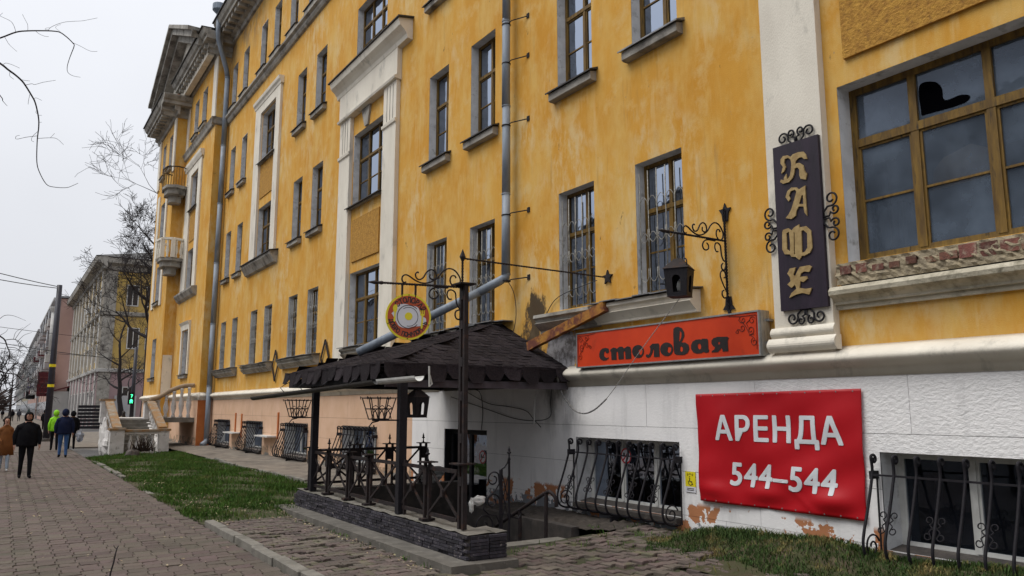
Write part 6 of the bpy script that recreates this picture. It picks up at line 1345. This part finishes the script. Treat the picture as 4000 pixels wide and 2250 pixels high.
m = MB(); m.face([(BX, BY0, 5.6), (BX, BY1, 5.6), (BX, BY1, BH), (BX, BY0, BH)]); m.face([(BX, BY0, 5.6), (24, BY0, 5.6), (24, BY0, BH), (BX, BY0, BH)]); m.build('upper_wall', YELF, cor)
m = MB(); m.box(BX - .08, 24, BY0 - .08, BY1, -.1, 5.6); m.build('ground_floor_wall', PINKD, cor)
m = MB(); prof(m, [(0, 0), (.3, .1), (.35, .5), (1.0, .7), (1.1, 1.2), (0, 1.3)], BY0 - 1.05, BY1, BX); m.v = [(v[0], v[1], v[2] + BH) for v in m.v]; k = len(m.v); m2 = MB(); profx(m2, [(0, 0), (.3, .1), (.35, .5), (1.0, .7), (1.1, 1.2), (0, 1.3)], BX - .1, 24, BY0); m.add([(v[0], v[1], v[2] + BH - .01) for v in m2.v], m2.f); m.build('cornice', TRIMG, cor)
m = MB(); m.face([(BX - 1.1, BY0 - 1.1, BH + 1.3), (BX - 1.1, BY1, BH + 1.3), (14, BY1, BH + 3.4), (14, BY0 + 5, BH + 3.4)]); m.face([(BX - 1.1, BY0 - 1.1, BH + 1.3), (24, BY0 - 1.1, BH + 1.3), (24, BY0 + 5, BH + 3.4), (14, BY0 + 5, BH + 3.4)]); m.build('roof', DTIN, cor)
m = MB(); prof(m, [(0, 11.2), (.25, 11.3), (.3, 11.6), (0, 11.7)], BY0 - .3, BY1, BX); m.build('string_course', TRIMG, cor); m = MB(); profx(m, [(0, 11.2), (.25, 11.3), (.3, 11.6), (0, 11.7)], BX, 24, BY0); m.build('string_course', TRIMG, cor)
m = MB(); prof(m, [(0, 5.5), (.3, 5.55), (.35, 5.85), (0, 5.9)], BY0 - .35, BY1, BX); profx(m, [(0, 5.5), (.3, 5.55), (.35, 5.85), (0, 5.9)], BX, 24, BY0); m.build('string_course', FW, cor)
for i in range(9):
    y = BY0 + .5 + i * 4.6; MB().box(BX - .22, BX, y, y + .9, 0, BH).build('pilaster', FW, cor)
    if i < 8:
        for z in (1.0, 6.7, 9.0, 12.4): fwin(cor, (BX - .08 if z < 5 else BX, y + 2.75, z), (0, 1, 0), 1.5, 2.6 if z < 5 else 1.7, (-1, 0, 0))
MB().box(BX - .05, BX + 1.1, BY0 - .15, BY0, 0, BH).build('corner_pilaster', TRIMG, cor)
for (x, z) in ((10.6, 12.4), (12.4, 12.4), (10.9, 8), (12.6, 8), (10.8, 2.0)): fwin(cor, (x, BY0 if z > 5 else BY0 - .08, z), (1, 0, 0), .95, 2.0, (0, -1, 0))
MB().box(9.6, 11.6, BY0 - .2, BY0 - .08, 0, 3.2).build('boarded_opening', GREYF, cor)
MB().box(BX - .5, BX - .1, BY0 + 12, BY0 + 14, 12.6, 13.2).build('air_conditioner', FW, cor)
# pink house with white column and balconies, then receding grey houses
def terrace(name, label, x, y0, y1, h, wall, bal, base, group=None, nfl=5, maroon=False):
    t = thing(name, label, 'building', (x, y0, 0), group); MB().box(x, x + 12, y0, y1, -.1, h).build('wall', wall, t)
    m = MB(); prof(m, [(0, h - .9), (.5, h - .6), (.9, h - .3), (.9, h), (0, h + .1)], y0 - .6, y1, x); m.build('cornice', GREYF, t); MB().box(x - .5, x + 12, y0 - .3, y1, h + .1, h + .35).build('roof', TIN, t)
    MB().box(x - .06, x, y0, y1, 0, 3.9).build('shop_front', base, t)
    fh = (h - 5) / (nfl - 1); n = max(2, int((y1 - y0) / 4.5)); rr = random.Random(int(y0))
    for f in range(nfl):
        for i in range(n):
            y = y0 + (i + .5) * (y1 - y0) / n
            if f == 0: MB().box(x - .12, x - .05, y - 1.3, y + 1.3, .6, 3.0).build('shop_window', FWIN, t); continue
            z = 4.6 + (f - 1) * fh
            if i % 2 == bal % 2:
                b = MB().box(x - 1.1, x, y - 1.5, y + 1.5, z, z + .15).build('balcony', GREYF, t); mt = rr.choice((FW, GREYF, TIN, MAROON, GREYF)); MB().box(x - 1.12, x - 1.04, y - 1.5, y + 1.5, z + .15, z + 1.15).build('balcony_front', mt, b); MB().box(x - 1.1, x, y - 1.52, y - 1.46, z + .15, z + 1.15).build('balcony_side', mt, b)
                if rr.random() < .55: MB().box(x - 1.06, x - .98, y - 1.45, y + 1.45, z + 1.16, z + 2.5).build('glazing', FWIN, b); MB().box(x - 1.1, x, y - 1.5, y - 1.45, z + 1.16, z + 2.5).build('glazing_side', TIN, b)
            else: fwin(t, (x, y, z + .8), (0, 1, 0), 1.4, 1.5, (-1, 0, 0))
    return t
pk_ = terrace('pink_house', 'pink rendered house with white column and stacked balconies', 6.2, 129, 175, 17.6, PINKF, 1, PINKF)
MB().tube([(5.6, 129.6, 9.5), (5.6, 129.6, 15.8)], .42, 14).build('column', FW, pk_, True); MB().lathe([(.45, 0), (.7, .5), (.75, .8)], (5.6, 129.6, 15.6), 14).build('capital', FW, pk_); MB().box(4.9, 6.3, 128.8, 131, 8.4, 9.5).build('column_balcony', FW, pk_)
MB().box(5.95, 6.2, 129.2, 129.5, 0, 16.5).build('downpipe', TIN, pk_)
ms = thing('maroon_signboard', 'maroon board hung above the shop on the pink house', 'sign', (5.2, 128.6, 4)); MB().box(4.2, 6.3, 128.3, 128.5, 3.6, 7.0).build('board', MAROON, ms)
for i in range(4): MB().box(4.5, 6.0, 128.28, 128.3, 4.1 + i * .7, 4.2 + i * .7).build('faded_line', M_('faded_maroon_print', (.2, .05, .05), None, .6, 2, 0), ms)
an = thing('porch_annex', 'white annex with dark sloping roof between corner house and pink house', 'building', (6.6, 127, 0)); MB().box(5.6, 8, 122, 128.2, 0, 4.2).build('wall', FW, an); MB().prism([(5.2, 4.1), (8, 5.0), (8, 4.8), (5.2, 3.95)], lambda u, v, t: (u, 121.7 + t, v), 6.6).build('roof', MAROON, an)
for i, (y0, y1, h, wl_, lab) in enumerate(((178, 232, 17.2, GREYF, 'grey balconied terrace house next to the pink house'), (236, 300, 16.4, M_('cream_far', (.42, .38, .28), None, .9, .3, 0), 'cream balconied house farther down the street'), (305, 390, 16, GREYF, 'hazy grey house at the far end of the street'))): terrace('terrace_house', lab, 6.0, y0, y1, h, wl_, i, (PINKF, GREYF, FW)[i], 'receding terrace houses')
for (x0, x1, y, z0, z1, mt, lab) in ((4.0, 6.2, 176, 5.2, 7.6, PURP, 'dark purple projecting shop sign on the receding terrace'), (4.4, 6.2, 190, 3.8, 5.4, IRON, 'black projecting shop sign under the purple one')):
    t = thing('shop_sign', lab, 'sign', (x1, y, z0), 'projecting shop signs'); MB().box(x0, x1, y, y + .3, z0, z1).build('panel', mt, t)
    if mt == PURP: MB().lathe([(.5, 0), (.5, .06)], (0, 0, 0), 16).build('logo_disc', SREDC, t).location = (-.4, -.02, 1.0); t.children[-1].rotation_euler = (R(90), 0, 0); t.children[-1].data.transform(Matrix.Translation(org(t))); Mx = Matrix.Translation((5.8, y - .12, z0 + .65)) @ Matrix(((1, 0, 0), (0, 0, -1), (0, 1, 0))).to_4x4(); text_mesh('Б', .8, .01, .002, Mx, WVINYL, 'letter', t); text_mesh('Ш', 1.1, .005, .002, Matrix.Translation((4.7, y - .02, z0 + .6)) @ Matrix(((1, 0, 0), (0, 0, -1), (0, 1, 0))).to_4x4(), M_('faint_sign_print', (.12, .08, .18), None, .5, 2, 0), 'letter', t)
cs = thing('stacked_crates', 'low stack of dark planks beside the corner house', 'planks', (7.2, 84, 0))
for i in range(7): MB().box(6.2, 8.3, 83.6, 84.2, .05 + i * .32, .3 + i * .32).build('plank', IRON, cs)
# ================================================================== people
SKIN = M_('skin', (.45, .25, .18), (.4, .21, .15), .6, 6, 0); HAIRD = M_('dark_hair', (.02, .013, .01), None, .6, 20, .3); BLK = M_('black_fabric', (.007, .007, .009), (.012, .012, .014), .95, 6, .3, 40, spec=.08); NAVY = M_('navy_fabric', (.009, .014, .04), (.015, .02, .048), .9, 6, .3, 40, spec=.1)
DENIM = M_('blue_denim', (.03, .08, .22), (.05, .12, .28), .9, 8, .3, 60); LDEN = M_('light_denim', (.26, .33, .42), (.36, .42, .5), .9, 8, .3, 60); HIVIS = M_('hi_vis_fabric', (.3, .75, .02), None, .8, 6, .2); BROWN = M_('brown_wool_coat', (.2, .075, .02), (.15, .055, .016), .95, 8, .4, 60); SHOEW = M_('white_shoes', (.6, .6, .6), None, .5, 6, 0); TEAL = M_('teal_fabric', (.02, .12, .12), None, .9, 6, 0); GREYC = M_('grey_fabric', (.06, .065, .08), None, .9, 6, 0); TANC = M_('tan_fabric', (.2, .15, .1), None, .9, 6, 0)
def person(label, x, y, h, rz, top, legs, shoes, hood=None, hair=None, bulk=1.0, stride=.12, arm=(0.04, .04), coat=None, group='people on the sidewalk', z=0, bend=(0, 0), face=True):
    t = thing('person', label, 'person', (x, y, z), group); s_ = h / 1.75
    J = {}; V = []; E_ = []; Rr = []
    def v(p, r, par=None):
        V.append((p[0] * s_, p[1] * s_, p[2] * s_)); Rr.append((r[0] * s_, r[1] * s_) if isinstance(r, tuple) else (r * s_, r * s_))
        if par is not None: E_.append((par, len(V) - 1))
        return len(V) - 1
    b = bulk
    pel = v((0, 0, .95), (.155 * b, .115 * b)); wa = v((0, 0, 1.1), (.15 * b, .11 * b), pel); ch = v((0, .0, 1.28), (.165 * b, .12 * b), wa); up_ = v((0, 0, 1.42), (.14 * b, .095 * b), ch)
    nk = v((0, -.005, 1.51), .055, up_); hd0 = v((0, -.015, 1.58), (.075, .085), nk); hd1 = v((0, -.02, 1.66), (.082, .1), hd0); hd2 = v((0, -.01, 1.72), (.06, .075), hd1)
    for sd, st, ar, bd in ((-1, stride, arm[0], bend[0]), (1, -stride, arm[1], bend[1])):
        sh_ = v((sd * .15 * b, 0, 1.36), .066 * b, up_); el = v((sd * (.185 * b + .03), ar * .6, 1.13), .058 * b, sh_); wr = v((sd * (.185 * b + .035 - bd * .12), ar - .02 - bd * .16, .9 + bd * .2), .036, el); pm_ = v((sd * (.185 * b + .035) - sd * bd * .17, ar - .03 - bd * .2, .84 + bd * .22), (.032, .028), wr)
        px_, py_, pz_ = [c / s_ for c in V[pm_]]
        for fi, (dx, dy, L) in enumerate(((-.012, .02, .055), (-.004, .008, .07), (.004, -.006, .074), (.008, -.02, .062))):
            f1 = v((px_ + dx * .4, py_ + dy, pz_ - .035), .0095, pm_); v((px_ + dx * .4 - sd * .008, py_ + dy - .006, pz_ - .035 - L), .008, f1)
        th_ = v((px_ - sd * .012, py_ - .03, pz_ + .005), .011, pm_); v((px_ - sd * .018, py_ - .045, pz_ - .04), .0085, th_)
        hp = v((sd * .09, 0, .88), .098 * (b * .5 + .5), pel); kn = v((sd * .095, st * .55 - .03, .5), .068, hp); an_ = v((sd * .1, st, .1), .05, kn); he = v((sd * .1, st + .02, .05), (.045, .045), an_); v((sd * .115, st - .15, .04), (.045, .035), he)
    me = bpy.data.meshes.new('body'); me.from_pydata(V, E_, []); o = bpy.data.objects.new('body', me); col.objects.link(o)
    sk_ = o.modifiers.new('skin', 'SKIN'); sk_.use_smooth_shade = True
    for i, d in enumerate(me.skin_vertices[0].data): d.radius = Rr[i]; d.use_root = (i == 0)
    sb_ = o.modifiers.new('sub', 'SUBSURF'); sb_.levels = 2; sb_.render_levels = 2
    bpy.context.view_layer.update(); dg = bpy.context.evaluated_depsgraph_get(); bm_ = bpy.data.meshes.new_from_object(o.evaluated_get(dg)); bpy.data.objects.remove(o)
    for mt in (top, legs, shoes, SKIN): bm_.materials.append(mt)
    for p in bm_.polygons:
        c = p.center / s_; p.use_smooth = True; sidearm = abs(c.x) > .15 * b + .02 and c.z < 1.0
        p.material_index = 2 if c.z < .1 else (3 if (c.z > 1.5 or (abs(c.x) > .15 * b + .02 and c.z < .885 + .2 * max(bend)) and c.z > .65) else (1 if c.z < .86 and not sidearm else 0))
    o = link('body', bm_, t); o.rotation_euler = (0, 0, rz)
    def child(mb, name, mat, sm=True):
        mb.v = [tuple(Vector(q) * s_ + org(t)) for q in mb.v]; c = mb.build(name, mat, t, sm); c.rotation_euler = (0, 0, rz); return c
    jk = MB(); prof_ = [(.16 * b, .84), (.168 * b, .9), (.165 * b, 1.1), (.168 * b, 1.2), (.158 * b, 1.3), (.125 * b, 1.39), (.085 * b, 1.46), (.05, 1.53)]
    if coat: prof_ = [(.24 * b, coat), (.2 * b, .9), (.165 * b, 1.1), (.165 * b, 1.2), (.152 * b, 1.3), (.12 * b, 1.39), (.085 * b, 1.46), (.05, 1.53)]
    jk.lathe(prof_, (0, 0, 0), 20); jk.v = [(q[0] * 1.12, q[1] * .8 + (.015 * math.sin(q[0] * 60) if q[2] < 1 else 0), q[2]) for q in jk.v]; child(jk, 'coat' if coat else 'jacket', coat and BROWN or top)
    if hood:
        hm = MB(); n = 16
        for j in range(9):
            th = math.pi * (.02 + .8 * j / 8)
            for i in range(n):
                a = 2 * math.pi * i / n + math.pi / 2
                op = .02 if (face and abs((i / n) - .5) < .16 and j in (3, 4, 5, 6)) else 0
                hm.v.append(((.118 - op * .3) * math.sin(th) * math.cos(a), .012 + (.135 - op * 1.9) * math.sin(th) * math.sin(a), 1.635 + .15 * math.cos(th)))
        for j in range(8):
            for i in range(n):
                if face and j in (3, 4, 5) and abs((i + .5) / n - .5) < .13: continue
                a = j * n + i; c_ = j * n + (i + 1) % n; hm.f.append((a, c_, c_ + n, a + n)); hm.m.append(0)
        child(hm, 'hood', hood)
    if hair:
        hm = lump((0, .025, 1.665), .108, .115, .125, 3, 14, 10); hm.v = [(q[0], max(q[1], -.075 if q[2] > 1.7 else -.03), q[2]) for q in hm.v]; child(hm, 'hair', HAIRD)
        lg = MB(); lg.lathe([(.1, 1.36), (.115, 1.45), (.105, 1.58), (.09, 1.66)], (0, .045, 0), 12); lg.v = [(q[0], max(q[1], .0), q[2]) for q in lg.v]; child(lg, 'long_hair', HAIRD)
    if face:
        fm = MB()
        for sd in (-1, 1): fm.lathe([(.001, -.008), (.011, 0), (.001, .008)], (sd * .032, -.118, 1.652), 8)
        child(fm, 'eyes', HAIRD); fm = MB(); fm.tube([(0, -.115, 1.66), (0, -.132, 1.625), (0, -.118, 1.612)], [.008, .013, .01], 6); child(fm, 'nose', SKIN); fm = MB(); fm.tube([(-.025, -.11, 1.588), (0, -.117, 1.586), (.025, -.11, 1.588)], .006, 5); child(fm, 'mouth', M_('lips', (.28, .09, .08), None, .6, 5, 0))
        if hair is None and not hood: pass
    return t
person('woman in a long brown coat and pale jeans walking this way', .26, 29.6, 1.66, 0.0, BROWN, LDEN, SHOEW, hair=True, coat=.52, arm=(-.02, .05), bend=(.6, 0), stride=.16)
pm1 = person('man in black hooded jacket and black trousers walking this way', .75, 26.5, 1.82, .1, BLK, BLK, BLK, hood=BLK, bulk=1.38, stride=.1, arm=(.05, -.05))
cp = MB().lathe([(.02, .0), (.07, .012), (.075, .02)], (0, 0, 0), 12); cp.v = [(q[0] * s + .75 if False else q[0] + .75, q[1] * 1.1 + 26.36, q[2] + 1.79) for q in cp.v for s in (1,)]; cp.build('cap_peak', GREYC, pm1)
person('man in dark blue hooded jacket and blue jeans walking away', 2.28, 36.6, 1.9, R(180), NAVY, DENIM, BLK, hood=NAVY, bulk=1.35, stride=.1, face=False)
person('person in lime green hooded jacket walking away', 2.3, 43.0, 1.84, R(180), HIVIS, BLK, BLK, hood=HIVIS, bulk=1.15, stride=.08, face=False)
pb = person('person in black carrying a pale plastic bag', 3.05, 43.6, 1.8, R(180), BLK, BLK, BLK, hood=BLK, bulk=1.2, stride=.06, face=False)
solo(lump((3.38, 43.5, .62), .17, .12, .24, 5).build('carrier_bag', M_('pale_plastic', (.5, .52, .58), None, .4, 5, 0)), 'pale plastic carrier bag held by person in black', 'bag')
person('person in dark clothes standing beyond the lamp pole', 3.4, 80, 1.78, R(170), BLK, BLK, SHOEW, hood=BLK, bulk=1.1, face=False)
person('far pedestrian in a black coat walking beside one in grey', 1.75, 140, 1.8, R(180), BLK, BLK, BLK, hood=BLK, bulk=1.2, face=False); person('far pedestrian in a grey coat walking beside one in black', 2.6, 140, 1.8, R(180), GREYC, GREYC, BLK, hood=GREYC, bulk=1.2, face=False)
person('far pedestrian in a teal coat', 4.1, 150, 1.75, 0, TEAL, GREYC, BLK, hood=TEAL, bulk=1.2, face=False); person('lone far pedestrian near the hedge bushes', .6, 165, 1.75, 0, BLK, BLK, BLK, hood=BLK, bulk=1.1, face=False)
person('pedestrian in tan jacket seen over the stair landing', 6.95, 58, 1.72, R(200), TANC, GREYC, BLK, hair=True, bulk=1.05, face=False)

# ================================================================== unseen houses added across the street to block low sky, darken panes (behind the photographer's left)
for (y0, y1, h, lab) in ((-60, 72, 21, 'unseen pale house row added across the street to block low light'), (75, 260, 20, 'long unseen house row added farther along to block low light')):
    t = thing('opposite_light_block', lab, 'building', (-34, y0, 0), 'unseen light-blocking houses across the street'); MB().box(-46, -34, y0, y1, -.1, h).build('wall', GREYF, t); MB().box(-46.5, -33.3, y0 - .5, y1 + .5, h, h + .6).build('roof', DTIN, t)
    for f in range(5):
        for k in range(int((y1 - y0) / 8)): fwin(t, (-34, y0 + 4 + k * 8, 1.5 + f * 3.5), (0, 1, 0), 1.6, 1.7, (1, 0, 0))
